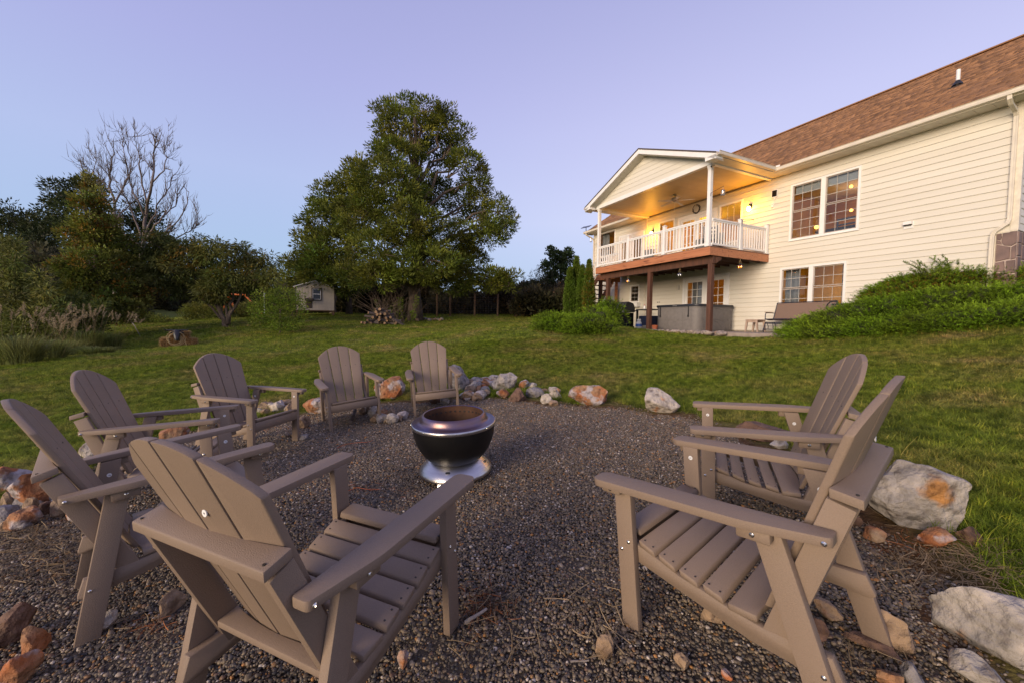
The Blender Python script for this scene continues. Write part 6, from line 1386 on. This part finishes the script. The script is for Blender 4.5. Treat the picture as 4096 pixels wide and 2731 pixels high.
# tall wild sprays at the wall foot
for px, lab in ((3720, 'long loose juniper spray leaning left against the siding'), (3830, 'upright loose juniper spray left of the downspout'), (3930, 'loose juniper spray touching the downspout')):
    D = 10.3; b = at(px, 1102, D); o = thing('juniper_spray', lab, 'shrub', b); Ps = []; Ds = []; mb = MB()
    for k in range(16):
        e_ = np.array([rg.uniform(-.9, .5), rg.uniform(-.3, .2), rg.uniform(.12, .50)]); c = curve((0, 0, -.15), e_, 7, .08, .03, k + px); mb.tube(c, [.008, .007, .006, .005, .004, .003, .002], 4)
        for q in np.linspace(.15, 1, 26):
            p = [np.interp(q, np.linspace(0, 1, 7), c[:, i]) for i in range(3)]
            for _ in range(4): Ps.append(p); Ds.append(e_ / np.linalg.norm(e_) + rg.normal(0, .45, 3))
    mb.build('stems', M['twig'], o); n_ = len(Ps); link('foliage', leafmesh('foliage', np.array(Ps), unit(np.array(Ds)), .07 * rng.uniform(.7, 1.2, n_), np.full(n_, .010), LM['jun'], np.clip(rng.normal(.9, .2, (n_, 1)), .4, 1.5) * np.ones(3)), o)
juniper('low_juniper', 'feathery grey green shrub behind the left deck post', [jl(2440, 1240, 30, 45, 16.2), jl(2420, 1270, 30, 30, 15.8)], 1400, 0, 1.3)
# bare tree ----------------------------------------------------------
b = onground(556, 21); bt_ = thing('bare_tree', 'leafless pale barked tree with many upswept branches against the sky', 'tree', b)
rb = np.random.default_rng(21); segs = {'trunk': MB(), 'branches': MB()}
def grow(p, d, L, r, lvl, key, curl):
    n = 6; pts = [p.copy()]; q = p.copy(); dd = d.copy()
    for i in range(n):
        dd = unit(dd + np.array([curl[0], curl[1], .34 if lvl > 0 else .05]) * .5 + rb.normal(0, .045, 3)); q = q + dd * L / n; pts.append(q.copy())
    segs[key].tube(pts, [r * (1 - .78 * i / n) for i in range(n + 1)], 7 if lvl < 2 else 4)
    if lvl >= 4: return
    nk = [0, 6, 5, 4][lvl] if lvl else 0
    for k in range(nk):
        i = rb.integers(1, n + 1); a = pts[i]; side = rb.normal(0, 1, 3); side[1] *= .6; nd = unit(unit(pts[i] - pts[i - 1]) * .95 + unit(side) * .75); grow(a, nd, L * rb.uniform(.42, .68), max(r * (1 - .78 * i / n) * .66, .009), lvl + 1, 'branches', (0, 0))
S_ = 21 / FPX
def wp(px, py, off=0):
    if py < 1000: py = 1000 - (1000 - py) * .84
    return at(px, py, 21 + off) - b
MBt = segs['trunk']
MBt.tube([wp(552, 1290), wp(556, 1200), wp(560, 1080), wp(575, 960)], [.16, .14, .12, .10], 9); MBt.tube([wp(458, 1290), wp(460, 1180), wp(458, 1000), wp(455, 850), wp(460, 770)], [.11, .10, .09, .075, .055], 9)
LB = [((575, 960), (580, 830), (610, 670), (615, 540), (625, 470), .085), ((575, 965), (545, 880), (520, 800), (500, 740), (480, 690), .05), ((585, 960), (610, 900), (650, 850), (700, 790), (715, 720), .06), ((590, 975), (640, 930), (700, 880), (740, 800), (755, 730), .05), ((560, 980), (500, 930), (470, 880), (430, 830), (380, 790), .05),
      ((580, 840), (545, 760), (520, 680), (500, 560), (480, 490), .05), ((590, 780), (570, 690), (560, 600), (550, 510), (540, 460), .045), ((610, 680), (650, 620), (665, 560), (660, 520), (655, 500), .035), ((460, 770), (440, 700), (445, 620), (455, 540), (452, 480), .05), ((460, 780), (495, 700), (520, 620), (525, 560), (500, 480), .045),
      ((458, 850), (420, 770), (395, 700), (370, 620), (340, 600), .04), ((595, 985), (680, 960), (740, 930), (780, 890), (790, 860), .04), ((458, 900), (480, 830), (530, 770), (580, 740), (600, 690), .04), ((455, 820), (425, 760), (380, 740), (350, 690), (335, 640), .035), ((575, 960), (600, 860), (640, 760), (680, 700), (690, 620), .05), ((460, 790), (450, 740), (420, 690), (405, 640), (395, 590), .03)]
for k, q in enumerate(LB):
    pts = [wp(*p, rb.normal(0, .5) * i * .5) for i, p in enumerate(q[:5])]; r0 = q[5]; t_ = np.linspace(0, 4, 13); pts = np.array([[np.interp(x, range(5), [p[j] for p in pts]) for j in range(3)] for x in t_]) + rb.normal(0, .03, (13, 3)) * np.minimum(1, t_)[:, None]
    segs['branches'].tube(pts, [r0 * (1 - .065 * i) for i in range(13)], 7)
    for m_ in range(11):
        i = rb.integers(3, 13); side = rb.normal(0, 1, 3); side[1] *= .6; nd = unit(unit(pts[i] - pts[i - 1]) * .9 + unit(side) * .6); grow(pts[i], nd, rb.uniform(.5, 1.2), r0 * .42, 3 if m_ % 3 else 2, 'branches', (0, 0))
segs['trunk'].build('trunk', M['barkpale'], bt_, smooth='all'); segs['branches'].build('branches', M['deadtwig'], bt_, smooth='all')
# ornamental grasses --------------------------------------------------
def reeds(name, label, px, D, wpx, h, n, plumes, lean=(0, 0), seed=0):
    b = onground(px, D); o = thing(name, label, 'ornamental grass', b); r = np.random.default_rng(seed); rad = wpx * D / FPX / 2; Vv, Ff, Cc = [], [], []
    for i in range(n):
        a = r.uniform(0, 6.28); q = rad * .5 * math.sqrt(r.random()); x, y = q * math.cos(a), q * math.sin(a) * .6; hh = h * r.uniform(.30, 1.15); la = math.atan2(y, x) + r.normal(0, .6); ln = rad * r.uniform(.10, .75); wd = .009; b0 = len(Vv); cl = np.clip(r.normal(1.15, .4), .4, 2.2)
        for k in range(6):
            f = k / 5; cx = x + math.cos(la) * ln * f * f; cy = y + math.sin(la) * ln * f * f; z = hh * (f - .38 * f ** 3); ww = wd * (1 - .85 * f); Vv += [(cx - math.sin(la) * ww, cy + math.cos(la) * ww, z), (cx + math.sin(la) * ww, cy - math.cos(la) * ww, z)]; Cc += [(cl, cl, cl)] * 2
        for k in range(5): Ff.append((b0 + 2 * k, b0 + 2 * k + 1, b0 + 2 * k + 3, b0 + 2 * k + 2))
    link('blades', npmesh('blades', Vv, Ff, LM['reed'], False, np.array(Cc)), o)
    if plumes:
        Ps, Ds = [], []; mb = MB()
        for i in range(plumes):
            a = r.uniform(0, 6.28); q = rad * .5 * math.sqrt(r.random()); p0 = np.array([q * math.cos(a), q * math.sin(a) * .6, 0]); e_ = p0 + np.array([r.normal(lean[0], .30) + p0[0] * .7, r.normal(0, .2), h * r.uniform(1.0, 1.28)]); c = curve(p0, e_, 6, .04, .01, i); mb.tube(c, .0022, 4)
            tp = unit(c[-1] - c[-2]); bend = np.array([r.normal(.1, .25), 0, -.1])
            for k in range(60): f = r.random(); Ps.append(e_ + tp * .26 * f + bend * .2 * f * f + r.normal(0, .012, 3)); Ds.append(tp + r.normal(0, .35, 3) + np.array([0, 0, -.25]))
        mb.build('stalks', M['strawb'], o); n_ = len(Ps); link('plumes', leafmesh('plumes', np.array(Ps), unit(np.array(Ds)), np.full(n_, .05), np.full(n_, .011), LM['plume'], np.clip(r.normal(1, .2, (n_, 1)), .5, 1.5) * np.ones(3)), o)
reeds('ornamental_grass', 'big clump of arching ornamental grass at the left edge of the lawn', 70, 10.2, 300, 1.10, 1500, 14, (.25, 0), 1)
reeds('ornamental_grass', 'arching grass clump with pale plumes right behind the left edge clump', 200, 11.2, 200, .85, 900, 18, (.3, 0), 2)
reeds('ornamental_grass', 'ornamental grass with many feathery plumes at the foot of the maple', 330, 14.2, 260, 1.15, 1400, 26, (-.1, 0), 3)
reeds('ornamental_grass', 'low grass clump on the bank between the plumed grasses and the lawn', 380, 12.4, 220, .42, 1000, 0, (0, 0), 4)
reeds('ornamental_grass', 'thin grass clump with a few pale plumes nearest the bare tree', 440, 14.8, 150, .95, 600, 12, (.2, 0), 5)
reeds('ornamental_grass', 'grass clump in shade between the edge clump and the shrubs', 250, 13.0, 240, .8, 900, 6, (0, 0), 6)
# goldenrod stalks at the oak foot and weeds along the fence
b = onground(1600, 23); o = thing('leafy_stalks', 'leafy tall weeds growing beside the foot of the big oak trunk', 'plant', b); Ps, Ds = [], []; mb = MB()
for k in range(9):
    x = rg.normal(0, .55); h_ = rg.uniform(.6, 1.7); c = curve((x, rg.normal(0, .2), 0), (x + rg.normal(0, .1), 0, h_), 5, 0, .02, k); mb.tube(c, .010, 4)
    for q in np.linspace(.15, 1, 22):
        p = [np.interp(q, np.linspace(0, 1, 5), c[:, i]) for i in range(3)]
        for _ in range(3): Ps.append(p); Ds.append([rg.normal(0, 1), rg.normal(0, 1), -.2])
mb.build('stems', M['twig'], o); n_ = len(Ps); link('leaves', leafmesh('leaves', np.array(Ps), unit(np.array(Ds)), .20 * rng.uniform(.7, 1.2, n_), np.full(n_, .05), LM['bright'], np.ones((n_, 3))), o)
# ------------------------------------------------------------------ shed
b = onground(1262, 27.2); sh = thing('garden_shed', 'small white shed on skids under the oak, with one window', 'shed', (b[0], b[1], b[2]), R(23)); D = 27.2; k_ = D / FPX
w2 = 70 * k_; zb = .42; zt = 1.95 + zb - .42; 
hgt = 92 * k_; pk = 116 * k_
nb_ = 12
for i in range(nb_):
    x0, x1 = -w2 + 2 * w2 * i / nb_, -w2 + 2 * w2 * (i + 1) / nb_; zr = lambda x: zb + hgt + (pk - hgt) * (1 - abs(x) / w2)
    MB().prism([(x0 + .006, zb), (x1 - .006, zb), (x1 - .006, zr(x1)), (x0 + .006, zr(x0))], 0, .02, 'y').build('wall_board', M['shedwall'], sh)
MB().prism([(-w2, zb), (w2, zb), (w2, zb + hgt), (0, zb + pk), (-w2, zb + hgt)], .021, 3.0, 'y').build('wall', M['shedwall'], sh)
for s in (-1, 1): MB().prism([(0, zb + pk + .03), (s * (w2 + .12), zb + hgt - .02), (s * (w2 + .12), zb + hgt - .07), (0, zb + pk - .02)], -.12, 3.1, 'y').build('roof', M['white'], sh)
MB().box(w2 - .03, w2 + .03, -.012, .04, zb, zb + hgt - .06).box(-w2 - .03, -w2 + .03, -.012, .04, zb, zb + hgt - .06).build('corner_trim', M['sheddark'], sh)
wx0, wx1, wz0, wz1 = -.04 * 1, .36, zb + hgt * .46, zb + hgt * .92
wx0, wx1 = (1254 - 1262 + 0) * k_ - .02, (1281 - 1262) * k_ + .02
f = MB(); t_ = .07; f.box(wx0 - t_, wx1 + t_, -.03, .0, wz1, wz1 + t_).box(wx0 - t_, wx1 + t_, -.03, .0, wz0 - t_, wz0).box(wx0 - t_, wx0, -.03, 0, wz0, wz1).box(wx1, wx1 + t_, -.03, 0, wz0, wz1); win = f.build('window', M['sheddark'], sh)
MB().box(wx0, wx1, -.012, -.004, wz0, wz1).build('pane', M['blackgloss'], win)
f = MB(); t_ = .03; zc = (wz0 + wz1) / 2; f.box(wx0, wx1, -.026, -.013, wz1 - t_, wz1).box(wx0, wx1, -.026, -.013, wz0, wz0 + t_).box(wx0, wx0 + t_, -.026, -.013, wz0, wz1).box(wx1 - t_, wx1, -.026, -.013, wz0, wz1).box(wx0, wx1, -.0255, -.0135, zc - .02, zc + .02); f.build('sash', M['white'], win)
MB().box(-.62, -.12, -.30, -.02, zb + .62, zb + .78).build('hatch_cover', M['sheddark'], sh); MB().box(-.55, -.20, -.02, -.002, zb + .12, zb + .60).build('hatch', M['sheddark'], sh)
MB().box(-w2, w2, -.02, 3.0, zb - .06, zb).build('floor_frame', M['fencepost'], sh)
for x in (-w2 + .1, w2 - .1):
    for y in (.1, 2.8): MB().box(x - .08, x + .08, y - .08, y + .08, -.4, zb - .06).build('skid_post', M['fencepost'], sh)
# ------------------------------------------------------------------ fence with wire mesh
fpx = [(1660, 28.5), (1748, 28.2), (1800, 28.0), (1898, 27.6), (1990, 27.8)]
pts = [onground(*q) for q in fpx]; c0 = pts[0]; fn = thing('wire_fence', 'wire fence on wooden posts right of the big oak', 'fence', c0)
for q in pts: p = q - c0; MB().tube([(p[0], p[1], p[2] - .3), (p[0] + .01, p[1], p[2] + 1.55)], .065, 8).build('fence_post', M['fencepost'], fn)
mb = MB()
for a, b_ in zip(pts[:-1], pts[1:]):
    a = a - c0; b_ = b_ - c0; d = b_ - a
    for z in np.arange(.1, 1.4, .15): mb.tube([a + np.array([0, 0, z]), b_ + np.array([0, 0, z])], .004, 3, cap=False)
    for t_ in np.arange(0, 1, .12): q = a + d * t_; mb.tube([q + np.array([0, 0, .1]), q + np.array([0, 0, 1.35])], .003, 3, cap=False)
o = mb.build('wire_mesh', M['wire'], fn); o['kind'] = 'stuff'
g0 = onground(2214, 27); gt_ = thing('gate_posts', 'pair of wooden gate posts with a top rail before the thicket', 'gate', g0, R(10))
for x in (0, .30): MB().box(x - .07, x + .07, -.07, .07, -.2, 1.75).build('post', M['fencepost'], gt_, .01)
MB().box(-1.15, -.071, -.03, .03, 1.28, 1.46).build('rail', M['fencepost'], gt_, .008); MB().prism([(-1.1, .0), (-.98, .0), (-.071, 1.1), (-.071, 1.25)], -.02, .02, 'y').build('brace', M['fencepost'], gt_, .004)
s_ = onground(747, 40); o = MB().tube([(0, 0, -.1), (.03, 0, .95)], .05, 6).build('garden_stake', M['straw'], None); o.location = [float(x) for x in s_]; tag(o, 'short pale wooden stake standing in the far field', 'stake')
# ------------------------------------------------------------------ woodpile
r_ = random.Random(9); base = onground(1528, 21.0); k_ = 21.0 / FPX
def log(px, h_, rad, L_, az, tilt, lab, cut):
    rad *= .85; L_ *= .85
    o = thing('log', lab, 'log', (base[0] + (px - 1528) * k_, base[1] + r_.uniform(-.15, .25), base[2] + h_), group='logs in the woodpile'); o.rotation_euler = (0, tilt, az)
    MB().tube([(-L_ / 2, 0, 0), (0, rad * .1, 0), (L_ / 2, 0, 0)], [rad, rad * 1.04, rad * .96], 10).build('bark', M['logbark'], o, smooth=40)
    for s in (-1, 1): MB().tube([(s * L_ / 2, 0, 0), (s * (L_ / 2 + .006), 0, 0)], rad * .9, 10).build('cut_face', M['logend'], o)
rows = [(0.08, 1452, 1600, 13), (.24, 1466, 1590, 10), (.40, 1476, 1572, 8), (.55, 1486, 1566, 6), (.68, 1496, 1550, 4), (.80, 1505, 1535, 2)]
for z_, a, b_, n_ in rows:
    for i in range(n_):
        px = a + (b_ - a) * (i + .5) / n_ + r_.uniform(-4, 4); endon = r_.random() < (.75 if z_ < .2 else .35)
        az = r_.uniform(1.3, 1.85) if endon else r_.uniform(-.5, .6)
        log(px, z_ + r_.uniform(-.02, .03), r_.uniform(.07, .105), r_.uniform(.4, .55) if endon else r_.uniform(.5, .75), az, r_.uniform(-.12, .12) if endon else r_.uniform(-.25, .25), {.08: 'log in the bottom row of the woodpile', .24: 'log in the second row up of the woodpile', .40: 'log in the third row up of the woodpile', .55: 'log in the fourth row up of the woodpile', .68: 'log in the fifth row, near the top of the woodpile', .80: 'log lying on the very top of the woodpile'}[z_], 1)
for k in range(7):
    log(1545 + k * 9, .10 + .05 * (7 - k), .055, .9, r_.uniform(-.2, .2), r_.uniform(.45, .7), 'thin log leaning on the right slope of the woodpile', 0)
# brush pile behind woodpile
mb = MB(); rg = np.random.default_rng(12)
for k in range(90): p0 = np.array([rg.normal(0, .5), rg.uniform(.2, .8), 0]); e_ = np.array([rg.normal(0, 1.1), rg.uniform(.2, 1.2), rg.uniform(.8, 2.3)]); mb.tube(curve(p0, e_, 5, .05, .06, k), [.016, .013, .010, .007, .003], 4)
o = mb.build('brush_pile', M['twig'], None); o.location = [float(x) for x in onground(1540, 22.3)]; tag(o, 'heap of bare grey brush behind the woodpile', 'brush pile')
# stones by the oak
for k in range(11):
    px = 1668 + k * 10 + r_.uniform(-3, 3); rock(px, 1285 + r_.uniform(-3, 3), r_.uniform(12, 20), r_.uniform(8, 14), r_.choice(['grey', 'white', 'tan']), 'pale stone in the row right of the big oak trunk', r_.randrange(999), 1, 'stones right of the oak', 2, cat='stone', name='stone', cuts=5, z=None)
# ------------------------------------------------------------------ straw bales with the roping dummy
hb = G(716, 1386); D = float((W2C @ hb)[2]); k_ = D / FPX * math.cos(math.atan2(hb[0], hb[1])); ang = -math.atan2(hb[0], hb[1])
pal = thing('pallet', 'thin wooden skid lying under the straw bales', 'board', hb, ang); MB().box(-68 * k_, 40 * k_, -.28, -.22, .0, .03).build('board', M['straw'], pal, .003); MB().box(-60 * k_, 60 * k_, .1, .16, .0, .03).build('board', M['straw'], pal, .003)
def bale(x0, x1, z0, z1, y0, y1, lab, tilt=0):
    cx_, cy_ = (x0 + x1) / 2, (y0 + y1) / 2; c, s = math.cos(ang), math.sin(ang); o = thing('straw_bale', lab, 'bale', (hb[0] + c * cx_ - s * cy_, hb[1] + s * cx_ + c * cy_, hb[2] + z0), ang + tilt)
    bm = bmesh.new(); bmesh.ops.create_cube(bm, size=1); bmesh.ops.subdivide_edges(bm, edges=bm.edges[:], cuts=9, use_grid_fill=True)
    hx, hy, hz = (x1 - x0) / 2, (y1 - y0) / 2, (z1 - z0) / 2
    for v in bm.verts:
        p = v.co * 2; q = Vector((p.x * hx, p.y * hy, p.z * hz + hz)); rl = 1 - .05 * max(0, abs(p.x) + abs(p.z) - 1.5); q.x *= rl; q += Vector((noise.noise(q * 9 + Vector((x0 * 9, 0, 0))), noise.noise(q * 9 + Vector((0, 5, 0))), noise.noise(q * 9 + Vector((0, 0, 9))))) * .028; v.co = q
    me = bpy.data.meshes.new('bale_body'); bm.to_mesh(me); bm.free(); me.materials.append(M['straw']); link('bale_body', me, o)
    n_ = 1300; f_ = rng.integers(0, 3, n_); P = rng.uniform(-1, 1, (n_, 3)); 
    P[f_ == 0, 1] = -1; P[f_ == 1, 2] = 1; P[f_ == 2, 0] = np.sign(P[f_ == 2, 0]); P = P * np.array([hx, hy, hz]) + np.array([0, 0, hz]); Dd = unit(rng.normal(0, 1, (n_, 3)) * np.array([1, .4, .7]))
    link('straw', leafmesh('straw', P, Dd, rng.uniform(.04, .13, n_), np.full(n_, .007), M['strawc'], np.clip(rng.normal(1, .35, (n_, 1)), .3, 2) * np.ones(3)), o)
    for x in (-hx * .4, hx * .4): MB().tube([(x, -hy - .012, 0.01), (x, -hy - .012, 2 * hz + .01), (x, hy, 2 * hz + .01)], .004, 4).build('twine', M['rope'], o)
M['strawc'] = leafmat('straw_stalk', (.42, .29, .13), (.30, .19, .08), .15, 6)
bale(-70 * k_, 2 * k_, .03, .03 + 38 * k_, -.20, .22, 'left bottom straw bale below the black steer head'); bale(5 * k_, 72 * k_, .03, .03 + 36 * k_, -.18, .24, 'right bottom straw bale', .03); bale(-32 * k_, 44 * k_, .035 + 38 * k_, .035 + 72 * k_, -.16, .22, 'top straw bale behind the black steer head', -.1)
sth = thing('steer_head', 'black plastic roping dummy steer head fixed to the top straw bale', 'steer head', (hb[0] + math.cos(ang) * (-8 * k_) + math.sin(ang) * .28, hb[1] + math.sin(ang) * (-8 * k_) - math.cos(ang) * .28, hb[2] + .03 + 62 * k_), ang)
sth.scale = (1.1, 1.1, 1.1); mb = MB(); mb.tube([(0, .08, .06), (0, -.02, .05), (0, -.10, -.03), (0, -.17, -.13), (0, -.20, -.20), (0, -.20, -.225)], [.07, .115, .10, .072, .062, .045], 12); mb.build('head', M['black'], sth, smooth=True)
for s in (-1, 1):
    MB().tube([(s * .06, .0, .11), (s * .16, .0, .12), (s * .26, .0, .12), (s * .33, -.02, .17)], [.032, .028, .02, .006], 8).build('horn', M['black'], sth, smooth=True)
    MB().tube([(s * .09, .01, .06), (s * .15, .0, .05), (s * .20, .0, .02)], [.02, .032, .008], 8).build('ear', M['black'], sth, smooth=True)
    MB().tube([(s * .083, -.05, .06), (s * .092, -.065, .055)], [.018, .014], 8).build('eye', M['blackgloss'], sth)
rp_ = thing('lasso_rope', 'coiled tan lasso rope hanging round the steer head', 'rope', (hb[0] + math.cos(ang) * (-8 * k_) + math.sin(ang) * .40, hb[1] + math.sin(ang) * (-8 * k_) - math.cos(ang) * .40, hb[2] + .03 + 40 * k_), ang); mb = MB()
for k in range(5):
    c_ = (r_.uniform(-.07, .07), r_.uniform(-.08, .05)); rr0 = r_.uniform(.72, 1.0); mb.tube([(c_[0] + .25 * rr0 * math.cos(a), -.03 + .012 * k, c_[1] + .02 + .25 * rr0 * math.sin(a)) for a in np.linspace(0, 6.283, 28)[:-1]], .008, 5, closed=True)
mb.tube([(.22, -.02, -.05), (.28, -.03, -.25), (.29, -.04, -.48), (.30, -.12, -.62)], .010, 5); mb.build('rope_coil', M['rope'], rp_, smooth=True)
# orange swing frame glimpsed behind the peach tree
b = onground(960, 42); sw = thing('play_frame', 'orange tubular frame glimpsed behind the peach tree', 'play frame', b)
for a, c in (((-1.9, 0, 0), (-1.1, 0, 2.0)), ((-.4, 0, 0), (-1.1, 0, 2.0)), ((.6, 0, 1.9), (1.8, 0, .6)), ((1.8, 0, .6), (2.4, 0, 0)), ((-1.1, 0, 2.0), (.7, 0, 2.0))): MB().tube([a, c], .09, 8).build('tube', M['orange'], sw)
MB().tube([(2.6, 0, 0), (2.6, 0, 2.3)], .05, 8).build('pole', M['white'], sw)
# ------------------------------------------------------------------ dead branches, straw, twine
def stick(pts, r0, lab, m_='bark', cat='branch'):
    w_ = [G(*p) + np.array([0, 0, r0 + h_]) for *p, h_ in pts]; b = w_[0]; mb = MB(); n_ = len(w_); c = np.array(w_) - b; t_ = np.linspace(0, n_ - 1, n_ * 3); c = np.array([[np.interp(x, range(n_), c[:, i]) for i in range(3)] for x in t_]) + rng.normal(0, r0 * .18, (len(t_), 3))
    mb.tube(c, [r0 * (1 - .5 * i / len(t_)) for i in range(len(t_))], 8); o = mb.build('branch', M[m_], None, smooth=True); o.location = [float(x) for x in b]; return tag(o, lab, cat)
stick([(1400, 1700, .0), (1415, 1672, .02), (1432, 1640, .10)], .028, 'dark dead branch leaning under the chair facing the camera', 'logbark')
stick([(1770, 1590, 0), (1800, 1586, .02), (1830, 1590, .0)], .012, 'pale forked twig beside the farthest chair', 'barkpale'); stick([(1740, 1614, 0), (1765, 1620, .02), (1790, 1628, .0)], .010, 'thin grey twig behind the fire pit', 'barkpale')
stick([(1862, 2530, 0), (1880, 2510, .01), (1945, 2465, .015)], .010, 'curled piece of grey bark at the front leg of the large near chair', 'barkpale', 'bark'); stick([(2280, 2688, 0), (2355, 2675, .0)], .004, 'thin split wood chip on the gravel at the bottom', 'barkpale', 'stick'); stick([(1135, 1755, 0), (1165, 1745, .0), (1190, 1748, .0)], .022, 'dark charred stick lying right of the third chair leg', 'logbark')
stick([(505, 1290, .5), (540, 1325, .2), (562, 1352, .0)], .02, 'bare thin pole leaning in the tall grass left of the bales', 'barkpale')
stick([(600, 2010, .0), (620, 2000, .0)], .01, 'short twig beside the second chair', 'bark')
def straws(name, spots, L_, m_, wd=.0016, lift=.012):
    Vv, Ff, Cc = [], [], []
    for (px, py, rx, ry, n_) in spots:
        for i in range(n_):
            g_ = G(px + rng.normal(0, rx), py + rng.normal(0, ry), .6); a = rng.uniform(0, 6.28) if rng.random() < .4 else rng.normal(.3, .5); l = L_ * rng.uniform(.4, 1.3); cv = rng.normal(0, .25); b0 = len(Vv); hz = rng.uniform(.0, lift); c = np.clip(rng.normal(1, .3), .4, 1.8); tl = rng.normal(0, .06)
            for k in range(5):
                f = k / 4; aa = a + cv * f; x = g_[0] + math.cos(aa) * l * (f - .5); y = g_[1] + math.sin(aa) * l * (f - .5); z = gz(x, y) + .010 + hz + abs(tl) * l * f * 1.0; w_ = wd * (1 - .4 * f)
                Vv += [(x - math.sin(aa) * w_, y + math.cos(aa) * w_, z), (x + math.sin(aa) * w_, y - math.cos(aa) * w_, z + .0015)]; Cc += [(c, c, c)] * 2
            for k in range(4): Ff.append((b0 + 2 * k, b0 + 2 * k + 1, b0 + 2 * k + 3, b0 + 2 * k + 2))
    o = link(name, npmesh(name, Vv, Ff, m_, False, np.array(Cc)), None); o['kind'] = 'stuff'; return o
M['drystem'] = leafmat('dry_stems', (.34, .25, .14), (.22, .15, .08), .2, 4)
M['needle'] = leafmat('pine_needles', (.30, .11, .035), (.18, .07, .03), .1, 4)
straws('dry_straw', [(150, 2200, 150, 60, 420), (60, 2120, 90, 50, 160), (250, 2300, 120, 50, 170), (40, 2330, 60, 50, 60), (330, 2050, 60, 30, 60), (3780, 2290, 120, 35, 120), (3700, 2250, 120, 30, 90), (3600, 2300, 80, 50, 50), (3950, 2330, 100, 40, 120), (3900, 2230, 90, 40, 80), (3500, 2650, 110, 50, 40), (2330, 2420, 90, 70, 26), (2480, 2500, 50, 60, 26), (2420, 2600, 60, 70, 18), (1950, 2450, 90, 50, 60), (2000, 2640, 160, 50, 24), (600, 2380, 120, 40, 24), (560, 2560, 140, 60, 30), (1600, 1690, 120, 14, 60), (3000, 1760, 200, 22, 130), (2600, 1620, 160, 14, 90), (3450, 2100, 60, 30, 30), (2730, 1700, 80, 20, 60), (1100, 1690, 160, 18, 80), (2200, 2300, 300, 150, 40)], .13, M['drystem'])
straws('pine_needles', [(1930, 2450, 60, 40, 220), (1400, 1950, 60, 8, 60), (1460, 2130, 60, 14, 90), (3700, 2200, 120, 30, 120), (620, 2540, 60, 16, 60), (1090, 1690, 120, 20, 120), (400, 1900, 60, 30, 60), (1500, 1960, 200, 60, 60), (3080, 1740, 160, 20, 120), (2400, 1700, 300, 40, 60)], .07, M['needle'], .0012, .006)
def twine(pts, lab):
    w_ = np.array([G(*p) + np.array([0, 0, .012]) for p in pts]); b = w_[0]; c = w_ - b; t_ = np.linspace(0, len(pts) - 1, len(pts) * 4); c = np.array([[np.interp(x, range(len(pts)), c[:, i]) for i in range(3)] for x in t_]); o = MB().tube(c, .0022, 5).build('twine', M['twine'], None, smooth=True); o.location = [float(x) for x in b]; tag(o, lab, 'twine')
M['twine'] = mat('orange_twine', (.50, .12, .03), None, .7)
twine([(1350, 1800), (1375, 1785), (1420, 1775), (1470, 1776), (1490, 1768)], 'thin orange twine lying on the gravel left of the fire pit'); twine([(1390, 1975), (1430, 1960), (1480, 1965), (1520, 1962)], 'orange twine beyond the arm of the large near chair')
# tall dry grass blades standing at the lawn edge
